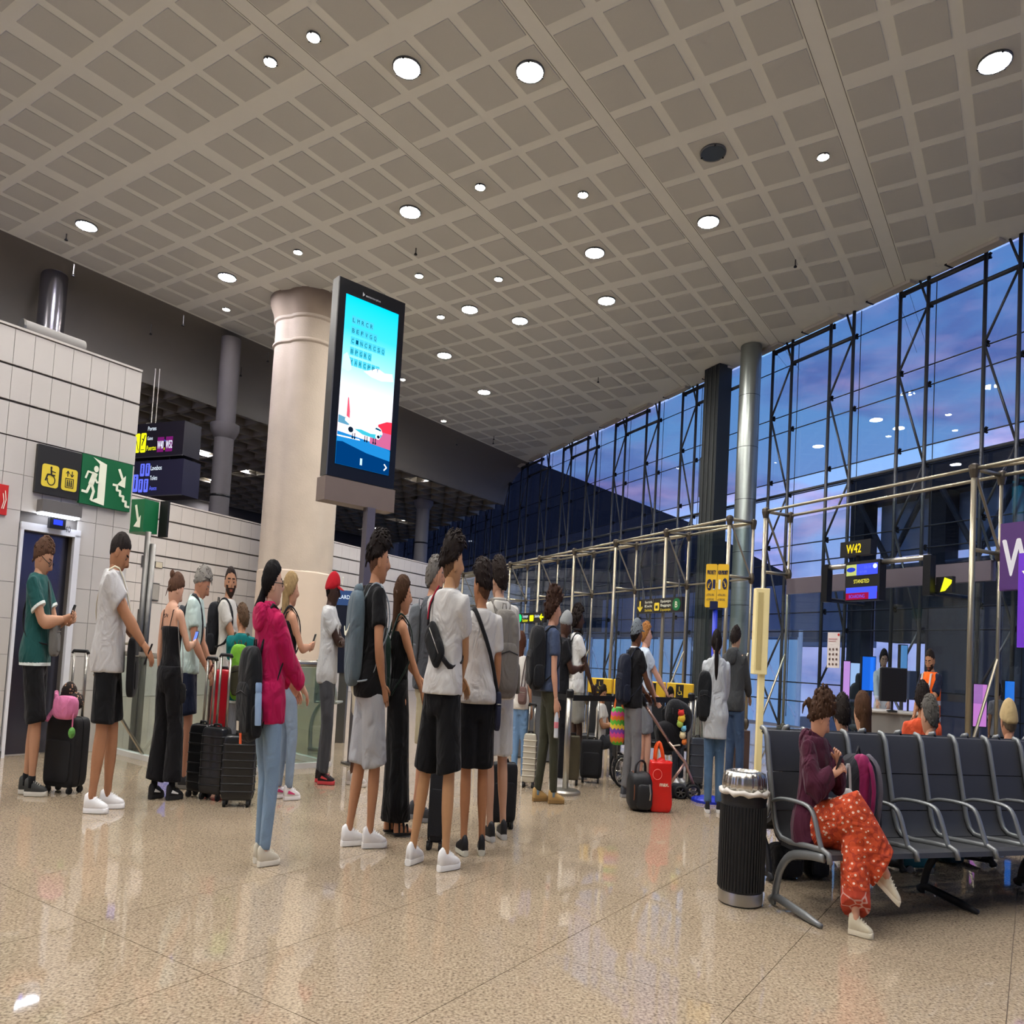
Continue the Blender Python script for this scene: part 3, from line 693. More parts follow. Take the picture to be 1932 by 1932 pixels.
class Board:
    """flat sign: o lower-left corner of the face, r/u unit vectors, W x Hh metres; rect/poly in 0..1"""
    def __init__(s, root, o, r, u, W, Hh): s.root, s.o, s.r, s.u, s.W, s.H = root, np.asarray(o, float), unit(r), unit(u), W, Hh; s.n = np.cross(s.r, s.u)
    def p(s, x, y, e=0): return s.o+s.r*x*s.W+s.u*y*s.H+s.n*e
    def poly(s, name, pts, m, e=.003, th=.002, par=None):
        return part(par or s.root, name, plate(s.o+s.n*e, s.r*s.W, s.u*s.H, pts, th), m)
    def rect(s, name, x0, x1, y0, y1, m, e=.003, th=.002): return s.poly(name, [(x0, y0), (x1, y0), (x1, y1), (x0, y1)], m, e, th)
    def round(s, name, x0, x1, y0, y1, m, e=.003, th=.002, rr=.18):
        w_, h_ = (x1-x0)*s.W, (y1-y0)*s.H; q = rr*min(w_, h_); pts = []
        for cx, cy, a0 in ((x1-q/s.W, y0+q/s.H, -90), (x1-q/s.W, y1-q/s.H, 0), (x0+q/s.W, y1-q/s.H, 90), (x0+q/s.W, y0+q/s.H, 180)):
            for k in range(5):
                a = math.radians(a0+k*22.5); pts.append((cx+math.cos(a)*q/s.W, cy+math.sin(a)*q/s.H))
        return s.poly(name, pts, m, e, th)
    def disc(s, name, cx, cy, rx, ry, m, e=.004, th=.002, n=20): return s.poly(name, [(cx+math.cos(k*2*math.pi/n)*rx, cy+math.sin(k*2*math.pi/n)*ry) for k in range(n)], m, e, th)
    def line(s, name, pts, wd, m, e=.005):
        """stroke of width wd (fraction of W) through points"""
        L = []
        for (xa, ya), (xb, yb) in zip(pts, pts[1:]):
            pa, pb = np.array([xa*s.W, ya*s.H]), np.array([xb*s.W, yb*s.H]); d = pb-pa; l = np.linalg.norm(d); d = d/l; nn = np.array([-d[1], d[0]])*wd*s.W/2; pa = pa-d*wd*s.W*.2; pb = pb+d*wd*s.W*.2
            q = [pa-nn, pb-nn, pb+nn, pa+nn]; L.append(plate(s.o+s.n*e, s.r, s.u, [tuple(v) for v in q], .002))
        return part(s.root, name, join(L), m)
    def text(s, st, x0, x1, y, h, m, e=.005, bold=0.0, name='lettering'): return text(s.root, st, s.p(x0, y), s.r, s.u, h*s.H, (x1-x0)*s.W, m, e, bold, name)
UZ = A3(0, 0, 1.)
YEL = mat('sign_yellow', (214, 190, 58), .5, emit=(214, 188, 50), es=.12); SBLK = mat('sign_black', (36, 34, 32), .45); SGRN = mat('sign_green', (14, 92, 52), .45, emit=(10, 90, 50), es=.10)
SWHT = mat('sign_white', (226, 228, 206), .5, emit=(226, 228, 206), es=.10); SRED = mat('sign_red', (196, 34, 30), .5)
def wallboard(name, label, x0, x1, z0, z1, base_m, th=.04):
    t0, t1 = WT(x0, 900)[0], WT(x1, 900)[0]
    p = W0+UB*t0+NW*.02; root = thing(name, label, 'sign', (p[0], p[1], z0))
    part(root, 'sign_board', slab(p+NW*th/2, W0+UB*t1+NW*(.02+th/2), z0, z1, th), base_m)
    return Board(root, np.append(p+NW*(th+.0), z0), np.append(UB, 0), UZ, t1-t0, z1-z0)
s1 = wallboard('lift_sign', 'black sign with yellow wheelchair and lift pictograms on the tiled wall', 62, 146, 2.425, 2.875, SBLK)
s1.round('pictogram_panel', .12, .50, .15, .62, YEL); s1.round('pictogram_panel', .57, .93, .15, .62, YEL)
# wheelchair user
s1.disc('wheelchair_symbol', .32, .555, .022, .030, SBLK, .006); s1.line('wheelchair_symbol', [(.32, .52), (.335, .41), (.41, .41)], .035, SBLK, .006); s1.line('wheelchair_symbol', [(.33, .42), (.25, .41), (.21, .28)], .035, SBLK, .006)
s1.line('wheelchair_symbol', [(.335+.085*math.cos(a), .30+.10*math.sin(a)) for a in np.linspace(-3.4, 1.6, 12)], .02, SBLK, .006); s1.line('wheelchair_symbol', [(.325, .49), (.42, .475)], .02, SBLK, .006)
s1.line('lift_symbol', [(.66, .22), (.84, .22), (.84, .41), (.66, .41), (.66, .22)], .016, SBLK, .006)
for q in (.705, .75, .795): s1.disc('lift_symbol', q, .365, .013, .018, SBLK, .006); s1.line('lift_symbol', [(q, .34), (q, .245)], .028, SBLK, .006)
s1.line('lift_symbol', [(.70, .45), (.70, .56)], .018, SBLK, .006); s1.line('lift_symbol', [(.665, .515), (.70, .565), (.735, .515)], .018, SBLK, .006)
s1.line('lift_symbol', [(.80, .57), (.80, .46)], .018, SBLK, .006); s1.line('lift_symbol', [(.765, .505), (.80, .455), (.835, .505)], .018, SBLK, .006)
s2 = wallboard('exit_sign', 'green emergency exit sign with running figure, arrow and stairs', 147.5, 244, 2.405, 2.885, SGRN)
s2.poly('door_symbol', [(.20, .08), (.47, .03), (.47, .88), (.20, .97), (.33, .86), (.33, .16)], SWHT)
s2.disc('running_figure', .27, .74, .045, .065, SWHT, .006); s2.line('running_figure', [(.25, .64), (.19, .42)], .10, SWHT, .006); s2.line('running_figure', [(.25, .64), (.12, .66), (.08, .52)], .035, SWHT, .006)
s2.line('running_figure', [(.24, .60), (.30, .47), (.36, .49)], .035, SWHT, .006); s2.line('running_figure', [(.20, .42), (.25, .28), (.21, .10)], .05, SWHT, .006); s2.line('running_figure', [(.18, .42), (.12, .24), (.03, .25)], .05, SWHT, .006)
s2.line('arrow', [(.72, .84), (.83, .58)], .05, SWHT, .006); s2.poly('arrow', [(.86, .48), (.86, .74), (.70, .52)], SWHT, .006)
s2.line('stairs_symbol', [(.62, .50), (.70, .50), (.70, .40), (.77, .40), (.77, .30), (.84, .30), (.84, .20), (.90, .20), (.90, .10), (.97, .10)], .045, SWHT, .006)
s3 = wallboard('fire_sign', 'small red fire equipment sign at the edge of the wall', -12, 15, 2.17, 2.44, SRED, .02)
s3.disc('flame_symbol', .30, .42, .12, .14, SWHT); s3.line('flame_symbol', [(.60, .2), (.72, .45), (.62, .7)], .05, SWHT); s3.line('flame_symbol', [(.72, .2), (.86, .5), (.76, .8)], .05, SWHT)
text(d1, '40', np.append(W0+UB*(WT(118, 1000)[0])+NW*.045, 2.105), np.append(UB, 0), UZ, .06, .05, BLACK)

# far tiled wall with grooves
f0 = G(276, 940, 3.85)[:2]; f1 = G(802, 1064, 3.85)[:2]; df = unit(f1-f0); Lf = np.linalg.norm(f1-f0)
nfw = np.array([df[1], -df[0]])
fw = structure('wall_back', label='long white tiled back wall with dark horizontal grooves')
part(fw, 'wall_body', slab(f0-df*2.2-nfw*.16, f1+df*7-nfw*.16, 0, 3.85, .3), TILEB)
part(fw, 'wall_cap', slab(f0-df*2.2-nfw*.15, f1+df*7-nfw*.15, 3.85, 3.88, .34), TILE)
rz = [(3.49, 3.85, .035), (3.13, 3.49, .035), (2.77, 3.13, .035), (2.55, 2.77, .03), (2.19, 2.55, .012), (1.83, 2.19, .012), (0, 1.83, .01)]
tilewall(fw, f0, df, -2.2, Lf+7, rz, .30, None, limit=290)

# ================================================================== columns
CONC = mat('board_marked_concrete', (178, 165, 148), .85, var=.12, vs=2.2, bump=.35, bs=30)
pcx = G(592, 578, H)
cl = structure('column_concrete', (pcx[0], pcx[1], 0), 'lobed pale concrete column with a flared capital')
def lobe(R0, z, n=48, rotq=.35):
    out = []
    for k in range(n):
        a = 2*math.pi*k/n; q = abs(math.cos(2*(a-rotq)))**.6; r = R0*(.88+.16*q); out.append((pcx[0]+math.cos(a)*r, pcx[1]+math.sin(a)*r, z))
    return np.array(out)
RC = 65*pcx[1]/F_PX
part(cl, 'shaft', rings([lobe(RC*1.02, 0), lobe(RC*1.0, 3.1), lobe(RC*.985, 7.2), lobe(RC*.98, 7.5)]), CONC, smooth=True, auto=.5)
part(cl, 'necking', rings([lobe(RC*.985, 7.5), lobe(RC*1.03, 7.53), lobe(RC*1.03, 7.56), lobe(RC*.985, 7.6), lobe(RC*.985, 8.02), lobe(RC*1.03, 8.05), lobe(RC*1.04, 8.1)]), CONC, smooth=True, auto=.5)
part(cl, 'capital', rings([lobe(RC*1.02, 8.1), lobe(RC*1.06, 8.25), lobe(RC*1.16, 8.45), lobe(RC*1.18, 8.6)]), mat('capital_concrete', (146, 131, 114), .9, var=.15, vs=3), smooth=True, auto=.5)
zc = D(575, 1082, pcx[1])[2]
part(cl, 'cladding', lathe(pcx*A3(1, 1, 0), [(RC*1.06, 0), (RC*1.06, zc-.03), (RC*1.03, zc)], 40), mat('column_cladding', (200, 183, 162), .6, var=.03), smooth=True, auto=.5)
DCOL = mat('dark_column', (84, 80, 82), .7)
def plaincol(x, y, zt, r, label, capz=None, sq=False, m=None):
    p = G(x, y, zt); c = structure('column_far', (p[0], p[1], 0), label)
    part(c, 'shaft', lathe((p[0], p[1], 0), [(r, 0), (r, zt)], 24), m or DCOL, smooth=True, auto=.5)
    if capz:
        part(c, 'collar', lathe((p[0], p[1], capz), [(r*1.02, -.22), (r*1.08, -.2), (r*1.45, -.02), (r*1.5, .12), (r*1.02, .14)], 24), m or DCOL, smooth=True, auto=.6)
        part(c, 'collar_ring', lathe((p[0], p[1], capz-1.6), [(r*1.01, -.03), (r*1.04, 0), (r*1.01, .03)], 24), BLACKM)
    return c
p_ = G(437, 640, H-.2); plaincol(437, 640, H-.2, 18*p_[1]/F_PX, 'dark round column with a collar behind the hanging signs', D(435, 812, p_[1])[2])
p_ = G(800, 935, ZE); plaincol(800, 935, ZE+.2, 13*p_[1]/F_PX, 'round grey column with a collar under the lower ceiling', ZE-.15, m=mat('far_column_grey', (134, 132, 134), .6))
# steel duct column rising from the wall top
p_ = G(104, 512, H-.0)
dc = structure('column_steel_duct', (p_[0], p_[1], 0), 'polished steel duct column rising above the tiled wall')
part(dc, 'shaft', lathe((p_[0], p_[1], 0), [(23*p_[1]/F_PX, 0), (23*p_[1]/F_PX, H)], 28), mat('duct_steel', (138, 136, 140), .22, .9), smooth=True, auto=.5)
for z in (5.4, 6.6, 8.55): part(dc, 'joint_ring', lathe((p_[0], p_[1], z), [(23.4*p_[1]/F_PX, -.02), (24*p_[1]/F_PX, 0), (23.4*p_[1]/F_PX, .02)], 28), STEELD)
pa, pb = WP(58, 628), WP(172, 665)
dd = thing('wall_top_duct', 'grey cylindrical duct lying on top of the tiled wall', 'duct', (pa[0], pa[1], WH+.02))
off = -NW*.18
part(dd, 'duct', bar(np.append(pa[:2]+off, WH+.10), np.append(pb[:2]+off, WH+.10), .075, 20), mat('duct_grey', (128, 124, 120), .55), smooth=True, auto=.6)
part(dd, 'duct_cap', bar(np.append(pa[:2]+off-UB*.02, WH+.10), np.append(pa[:2]+off, WH+.10), .08, 20), STEELD)

# ================================================================== advertising totem
tp = G(666, 1442); dS = unit([.75, .66]); nS = np.array([dS[1], -dS[0]])
def ST(x, y):
    p = PL(x, y, tp, dS); return (p[:2]-tp[:2])@dS, p[2]
cor = [ST(640, 528), ST(765, 565), ST(743, 922), ST(618, 897)]
tL = (cor[0][0]+cor[3][0])/2; tR = (cor[1][0]+cor[2][0])/2; zT = (cor[0][1]+cor[1][1])/2; zB = (cor[2][1]+cor[3][1])/2
to = thing('advertising_totem', 'tall black digital advertising totem showing an airliner, on a steel pole', 'display', tp)
def sp(t, z, e=0.0): return np.append(tp[:2]+dS*t+nS*e, z)
part(to, 'housing', slab(sp(tL, 0, -.06), sp(tR, 0, -.06), zB, zT, .12), mat('totem_black', (12, 12, 14), .25))
part(to, 'side_trim', slab(sp(tL-.012, 0, -.06), sp(tL, 0, -.06), zB, zT, .125), STEELD)
zb2 = (ST(613, 945)[1]+ST(741, 965)[1])/2
part(to, 'base_box', slab(sp(tL-.02, 0, -.07), sp(tR+.01, 0, -.07), zb2, zB-.012, .18), mat('totem_brown', (112, 98, 90), .5))
part(to, 'pole', obox((tp[0], tp[1], zb2/2), np.append(dS*.045, 0), np.append(nS*.045, 0), (0, 0, zb2/2)), mat('totem_pole', (104, 98, 104), .4, .5))
part(to, 'foot_plate', obox((tp[0], tp[1], .01), np.append(dS*.09, 0), np.append(nS*.09, 0), (0, 0, .01)), STEELD)
def screen_mat():
    m = bpy.data.materials.new('screen_sky'); m.use_nodes = True; t = m.node_tree; t.nodes.clear()
    tc = t.nodes.new('ShaderNodeTexCoord'); s = t.nodes.new('ShaderNodeSeparateXYZ'); t.links.new(tc.outputs['Generated'], s.inputs[0])
    r = t.nodes.new('ShaderNodeValToRGB'); e = r.color_ramp.elements
    e[0].position = 0; e[0].color = lin((0, 84, 150)); e[1].position = 1; e[1].color = lin((0, 205, 250))
    for p, c in ((.16, (8, 120, 190)), (.165, (250, 226, 236)), (.40, (246, 240, 252)), (.60, (160, 226, 250)), (.80, (60, 208, 250))): q = e.new(p); q.color = lin(c)
    t.links.new(s.outputs['Z'], r.inputs['Fac']); em = t.nodes.new('ShaderNodeEmission'); em.inputs['Strength'].default_value = 1.15; m.cycles.emission_sampling = 'NONE'
    t.links.new(r.outputs[0], em.inputs['Color']); o = t.nodes.new('ShaderNodeOutputMaterial'); t.links.new(em.outputs[0], o.inputs['Surface']); return m
Wt, Ht = tR-tL, zT-zB
sb_ = Board(to, sp(tL+Wt*.10, zB+Ht*.065, 0.0), np.append(dS, 0), UZ, Wt*.80, Ht*.86)
sb_.rect('screen', 0, 1, 0, 1, screen_mat(), .002, .004)
def em(c, s=1.1): return emitm('scr_%d_%d_%d' % tuple(c), c, s)
DKB = em((0, 66, 100)); TEALT = em((70, 196, 222)); SNOW = em((250, 250, 255)); NAVY = em((0, 54, 110)); MIDB = em((30, 130, 200))
lines = ['LMRCR', 'BEFVGQ', 'CINCRCSQ', 'BPGRQ', 'YARCPPY']
for li, s in enumerate(lines):
    y = .845-li*.062; x = .13
    for ch in s:
        sb_.rect('letter_tile', x, x+.072, y-.006, y+.040, TEALT, .007, .001)
        sb_.text(ch, x+.014, x+.056, y+.003, .026, DKB, .0095, 0, 'letter'); x += .082
# picture
sb_.poly('cloud_shape', [(0, .56), (.02, .64), (.08, .66), (.15, .62), (.18, .57), (.12, .55)], em((200, 232, 250)), .007)
sb_.poly('cloud_shape', [(.40, .58), (.52, .60), (.66, .625), (.80, .61), (.95, .62), (.98, .575), (.75, .555), (.55, .56)], em((226, 240, 252)), .007)
sb_.poly('runway', [(0, 0), (1, 0), (1, .145), (.6, .175), (0, .19)], MIDB, .007); sb_.poly('runway_shadow', [(0, 0), (1, 0), (1, .085), (.55, .10), (.1, .135), (0, .13)], NAVY, .0085)
sb_.poly('runway_marking', [(0, .16), (.42, .165), (.40, .172), (0, .168)], SNOW, .0085)
sb_.poly('terminal_shape', [(.74, .24), (1, .25), (1, .325), (.9, .32), (.74, .29)], em((228, 50, 74)), .007); sb_.poly('terminal_shape', [(.6, .165), (1, .155), (1, .25), (.6, .25)], em((196, 96, 140)), .0075)
sb_.poly('wing_shape', [(0, .24), (.30, .235), (.72, .25), (.30, .27), (0, .285)], em((90, 150, 180)), .0085)
sb_.poly('tail_fin', [(.145, .29), (.20, .28), (.20, .32), (.165, .40), (.15, .40)], em((222, 88, 110)), .0085)
sb_.poly('fuselage', [(.12, .275), (.45, .292), (.70, .285), (.80, .265), (.83, .24), (.80, .215), (.70, .20), (.45, .205), (.25, .235), (.12, .26)], em((244, 248, 252)), .010)
sb_.poly('belly_stripe', [(.30, .225), (.45, .205), (.70, .20), (.80, .215), (.82, .232), (.60, .222), (.42, .232)], em((60, 184, 206)), .0115)
sb_.poly('cockpit_window', [(.68, .258), (.80, .252), (.79, .262), (.70, .268)], DKB, .0115)
for cx, rx in ((.22, .075), (.74, .045)):
    sb_.disc('engine', cx, .215, rx, rx*.36, SNOW, .012); sb_.disc('engine_inlet', cx+.01, .215, rx*.62, rx*.22, em((16, 30, 50)), .0135)
for cx in (.27, .31, .50, .54, .66, .70): sb_.disc('wheel', cx, .172, .014, .008, em((16, 30, 50)), .012); sb_.line('gear_leg', [(cx, .175), (cx, .20)], .012, em((16, 30, 50)), .012)
sb_.text('exteriorplus', .36, .64, 1.028, .014, mat('totem_logo', (150, 150, 152), .5, emit=(150, 150, 150), es=.3), .002)
sb_.poly('logo_mark', [(.30, 1.022), (.34, 1.035), (.30, 1.048)], M['totem_logo'], .002)
sb_.rect('crest', .44, .48, .022, .062, em((190, 220, 240)), .0095); sb_.text('Generalitat', .50, .66, .046, .012, SNOW, .0095); sb_.text('de Catalunya', .50, .68, .026, .012, SNOW, .0095)
sb_.text('sempre', .74, .86, .046, .010, SNOW, .0095); sb_.text('endavant', .74, .88, .026, .010, SNOW, .0095); sb_.line('chevron', [(.90, .06), (.945, .043), (.90, .024)], .022, SNOW, .0095)

# ================================================================== hanging direction signs
def hang(name, label, c4, Y, dirv, depth, base_m):
    """sign face seen at pixels (x0,x1,yt,yb) measured at its right edge, at depth Y"""
    x0, x1, yt, yb = c4; p1 = D(x1, yt, Y); z1 = p1[2]; z0 = D(x1, yb, Y)[2]
    dv = np.asarray(dirv, float); q = PL(x0, yt, p1, dv); Wd = np.linalg.norm(q[:2]-p1[:2])
    p0 = p1[:2]-dv*Wd; nn = np.array([dv[1], -dv[0]])
    root = thing(name, label, 'sign', (p0[0], p0[1], z0))
    part(root, 'sign_box', slab(p0-nn*depth/2, p1[:2]-nn*depth/2, z0, z1, depth), base_m)
    return Board(root, np.append(p0, z0), np.append(dv, 0), UZ, Wd, z1-z0)
LEDB = mat('led_board', (28, 24, 32), .4); LY = emitm('led_yellow', (250, 250, 30), 1.0); LW = emitm('led_white', (225, 238, 250), 1.0); LV = emitm('led_blue', (96, 110, 250), 1.0); LP = emitm('led_purple', (120, 30, 110), .8)
hA = unit([.93, -.37])
HB = mat('sign_box_black', (14, 13, 14), .5)
h1 = hang('gates_sign', 'upper dark hanging sign with yellow gate symbols reading W40 W52', (245, 349, 793, 858), 16.4, hA, .5, LEDB)
h1.line('arrow', [(.035, .78), (.085, .36)], .028, LY); h1.poly('arrow', [(.11, .22), (.11, .55), (.03, .28)], LY)
h1.round('symbol_panel', .13, .22, .14, .72, LY); h1.round('symbol_panel', .24, .335, .14, .72, LY); h1.line('stairs_symbol', [(.145, .62), (.205, .2)], .010, LEDB, .007); h1.line('plane_symbol', [(.315, .65), (.265, .35)], .016, LEDB, .007); h1.line('plane_symbol', [(.265, .55), (.30, .5)], .014, LEDB, .007); h1.line('plane_symbol', [(.255, .22), (.31, .22)], .010, LEDB, .007)
h1.text('Portes', .355, .505, .78, .13, LW); h1.text('Gates', .355, .455, .50, .11, LW); h1.text('Puertas', .355, .525, .19, .15, LY)
h1.rect('gate_field', .545, .66, .12, .56, LP); h1.rect('gate_field', .695, .815, .12, .56, LP); h1.text('W40', .548, .657, .22, .24, LW, .007, .002); h1.text('W52', .698, .812, .22, .24, LW, .007, .002); h1.text('a', .667, .685, .18, .10, LY, .007); h1.text('to', .665, .687, .42, .08, LV, .007)
h2 = hang('toilets_sign', 'lower dark hanging sign with blue toilet symbols reading Lavabos Toilets Aseos', (241, 347, 865, 933), 16.4, hA, .5, mat('led_board_blue', (34, 32, 52), .4))
h2.line('arrow', [(.03, .66), (.07, .34)], .026, LV); h2.poly('arrow', [(.09, .2), (.09, .5), (.02, .28)], LV)
for x0, x1, y0, y1 in ((.13, .225, .12, .62), (.25, .325, .56, .92), (.345, .42, .56, .92), (.24, .315, .10, .48), (.335, .41, .10, .48)):
    h2.round('symbol_panel', x0, x1, y0, y1, LV); h2.line('toilet_symbol', [((x0+x1)/2, y0+.12*(y1-y0)+.04), ((x0+x1)/2, y1-.3*(y1-y0))], .018, LEDB, .007); h2.disc('toilet_symbol', (x0+x1)/2, y1-.18*(y1-y0), .010, .03, LEDB, .007)
h2.text('Lavabos', .435, .63, .72, .14, LW); h2.text('Toilets', .435, .565, .44, .13, LW); h2.text('Aseos', .435, .565, .15, .13, LV)
for b_ in (h1, h2): part(b_.root, 'bottom_trim', slab(b_.p(0, 0)[:2], b_.p(1, 0)[:2], b_.o[2]-.02, b_.o[2], .03), STEELD)
pr = h1.p(.32, 1, -.12); part(h1.root, 'hanger_rod', join([bar(pr, pr+A3(0, 0, 7.4-pr[2]), .016, 6), bar(pr+A3(.1, 0, 0), pr+A3(.1, 0, 7.4-pr[2]), .012, 6)]), STEEL); part(h1.root, 'hanger_plate', obox(pr+A3(.05, 0, .02), (.14, 0, 0), (0, .05, 0), (0, 0, .015)), STEEL)
part(h2.root, 'link_rod', join([bar(h2.p(.3, 1, -.12), h1.p(.3, 0, -.12), .015, 6), bar(h2.p(.7, 1, -.12), h1.p(.7, 0, -.12), .015, 6)]), STEELD)
h3 = hang('escape_sign', 'small green hanging escape sign with a downward arrow beside the wall corner', (236, 274, 941, 1003), 9.2, hA, .22, SGRN)
h3.poly('door_symbol', [(.05, .06), (.36, .06), (.36, .9), (.05, .9)], SWHT); h3.line('running_figure', [(.22, .75), (.18, .45), (.28, .2)], .08, SGRN, .007); h3.line('arrow', [(.60, .80), (.75, .35)], .10, SWHT); h3.poly('arrow', [(.86, .12), (.86, .5), (.54, .16)], SWHT)
pk = h3.p(1, 0)[:2]; part(h3.root, 'mount_box', slab(pk+hA*.0-np.array([hA[1], -hA[0]])*.25, pk+hA*.14-np.array([hA[1], -hA[0]])*.25, h3.o[2]-.03, h3.o[2]+h3.H+.02, .03), HB)
for x in (247, 258):
    q = G(x, 1419); pz = D(x+6, 1002 if x < 250 else 1025, q[1]); part(h3.root, 'sign_post', bar(q, A3(q[0], q[1], pz[2]), .028, 10), STEELD, smooth=True)

# ================================================================== glass balustrade round the stair void
RAILM = mat('rail_steel', (188, 180, 168), .25, .9); BGL = glassm('balustrade_glass', (222, 230, 226), 1.0)
bp = [G(207, 1418)[:2], G(385, 1462)[:2], G(620, 1446)[:2], G(470, 1408)[:2]]
bl = thing('glass_balustrade', 'glass balustrade with steel handrail around the stair opening', 'balustrade', np.append(bp[1], 0))
for a, b in zip(bp, bp[1:]):
    L = np.linalg.norm(b-a); n_ = max(1, int(round(L/.9)))
    part(bl, 'handrail', bar(np.append(a, .98), np.append(b, .98), .026, 10), RAILM, smooth=True); part(bl, 'kerb', slab(a, b, 0, .05, .06), mat('kerb_white', (214, 212, 206), .5))
    for k in range(n_):
        p, q = a+(b-a)*k/n_, a+(b-a)*(k+1)/n_; part(bl, 'glass_panel', slab(p+(q-p)*.02, q-(q-p)*.02, .05, .95, .012), BGL)
    for k in range(n_+1):
        p = a+(b-a)*k/n_; part(bl, 'baluster', bar(np.append(p, 0), np.append(p, .98), .014, 8), RAILM)
pq = (bp[0]*.62+bp[1]*.38); part(bl, 'slanted_stay', bar(np.append(pq, .05), np.append(pq-UB*.5, .8), .015, 6), RAILM)
# things seen behind the balustrade
kk = G(236, 1400); k_ = thing('blue_kiosk', 'dark kiosk with a blue glowing screen behind the balustrade glass', 'kiosk', kk+A3(0, 1.0, 0))
kb = kk+A3(0, 1.0, 0); part(k_, 'kiosk_body', chamfer(kb+A3(0, .1, .55), (.16, 0, 0), (0, .1, 0), (0, 0, .55), .02), mat('kiosk_grey', (92, 90, 90), .5)); part(k_, 'kiosk_screen', box(kb[0]-.11, kb[0]+.11, kb[1]-.012, kb[1], .35, .78), emitm('kiosk_blue', (52, 100, 236), 1.0)); part(k_, 'kiosk_screen', box(kb[0]-.05, kb[0]+.11, kb[1]-.012, kb[1], .84, 1.02), M['kiosk_blue'])
# small plates on the back wall
for x, y, w_, hh, mm, lb in ((277, 1060, 12, 22, SBLK, 'small dark framed notice on the back tiled wall'), (299, 1066, 9, 12, mat('plate_beige', (196, 186, 160), .6), 'small beige plate on the back tiled wall'), (292, 1117, 9, 34, mat('plate_grey', (150, 146, 138), .5), 'tall grey access panel on the back tiled wall'), (268, 1164, 10, 28, mat('plate_dark', (92, 92, 92), .5), 'dark wall panel low on the back tiled wall')):
    p = PL(x, y, f0+nfw*.03, df); z = p[2]; s_ = p[1]/F_PX
    t_ = thing('wall_plate', lb, 'wall plate', p); part(t_, 'plate_frame', obox(p, np.append(df*w_*.9*s_, 0), np.append(nfw*.012, 0), (0, 0, hh*.5*s_)), STEELD); part(t_, 'plate_face', obox(p+np.append(nfw*.008, 0), np.append(df*w_*.75*s_, 0), np.append(nfw*.012, 0), (0, 0, hh*.43*s_)), mm)

# ================================================================== gate frame
GP = mat('gate_pipe', (158, 150, 130), .32, .75); GND = mat('gate_node', (86, 78, 66), .4, .7); GG = glassm('gate_glass', (232, 240, 242), .8)
g0 = np.array([2.894, 10.01]); ZG = 3.2; ST_ = 1.375
gf = thing('gate_enclosure', 'long tubular steel and glass gate enclosure with node joints', 'gate frame', np.append(g0, 0))
def gp(t, off, z): p = g0+UF*t+NF*off; return A3(p[0], p[1], z)
tks = [0]+[ST_*k for k in range(1, 9)]
def bay_post(t):
    part(gf, 'front_post', bar(gp(t, 0, 0), gp(t, 0, ZG), .027, 10), GP, smooth=True); part(gf, 'back_post', bar(gp(t, .43, 0), gp(t, .43, ZG), .018, 8), GP, smooth=True)
    part(gf, 'cross_pipe', bar(gp(t, 0, ZG), gp(t, .43, ZG), .022, 8), GP, smooth=True); part(gf, 'cross_pipe', bar(gp(t, 0, 2.42), gp(t, .43, 2.42), .02, 8), GP, smooth=True); part(gf, 'cross_pipe', bar(gp(t, 0, .42), gp(t, .43, .42), .02, 8), GP, smooth=True)
    part(gf, 'diagonal_pipe', bar(gp(t, 0, ZG), gp(t, .43, 2.42), .014, 6), GP); part(gf, 'diagonal_pipe', bar(gp(t, 0, .42), gp(t, .43, 1.4), .014, 6), GP)
    for off, z, r in ((0, ZG, .05), (.43, ZG, .045)): part(gf, 'node', lathe(gp(t, off, z), [(.03, -.09), (r, -.01), (r, .03), (.02, .05)], 10), GND)
    for z in (2.42, .42): part(gf, 'node', superq(gp(t, .43, z), np.append(UF*.05, 0), np.append(NF*.035, 0), (0, 0, .085), 1, 12, 8), GND, smooth=True)
for t in tks: bay_post(t)
for t in (-.66, -3.34, -4.72): bay_post(t)
def run(a, b, glass=True, diag=True):
    for off in (0, .43): part(gf, 'top_pipe', bar(gp(a, off, ZG), gp(b, off, ZG), .019, 8), GP, smooth=True)
    if diag: part(gf, 'top_diagonal', bar(gp(a, .43, ZG), gp(b, 0, ZG), .018, 8), GP)
    if glass:
        part(gf, 'glass_sheet', slab(gp(a, .43, 0)[:2]+UF*.04, gp(b, .43, 0)[:2]-UF*.04, .05, 2.38, .012), GG); part(gf, 'glass_sheet', slab(gp(a, .43, 0)[:2]+UF*.04, gp(b, .43, 0)[:2]-UF*.04, 2.46, 3.15, .012), GG)
        part(gf, 'mid_rail', bar(gp(a, .43, 2.42), gp(b, .43, 2.42), .014, 6), GP)
for a, b in zip(tks, tks[1:]): run(a, b)
run(-3.34, -.66, False, False); run(-4.72, -3.34)
# header beam and upper glass above the desk
part(gf, 'header_beam', slab(gp(-3.30, .40, 0)[:2], gp(-.70, .40, 0)[:2], 2.16, 2.36, .08), mat('header_grey', (112, 104, 112), .35, .5))
part(gf, 'glass_sheet', slab(gp(-3.30, .43, 0)[:2], gp(-.70, .43, 0)[:2], 2.38, 3.15, .012), GG); part(gf, 'glass_sheet', slab(gp(-3.30, .27, 0)[:2], gp(-2.1, .27, 0)[:2], .95, 2.14, .012), GG); part(gf, 'glass_sheet', slab(gp(-2.05, .27, 0)[:2], gp(-.72, .27, 0)[:2], .05, 2.14, .012), GG)

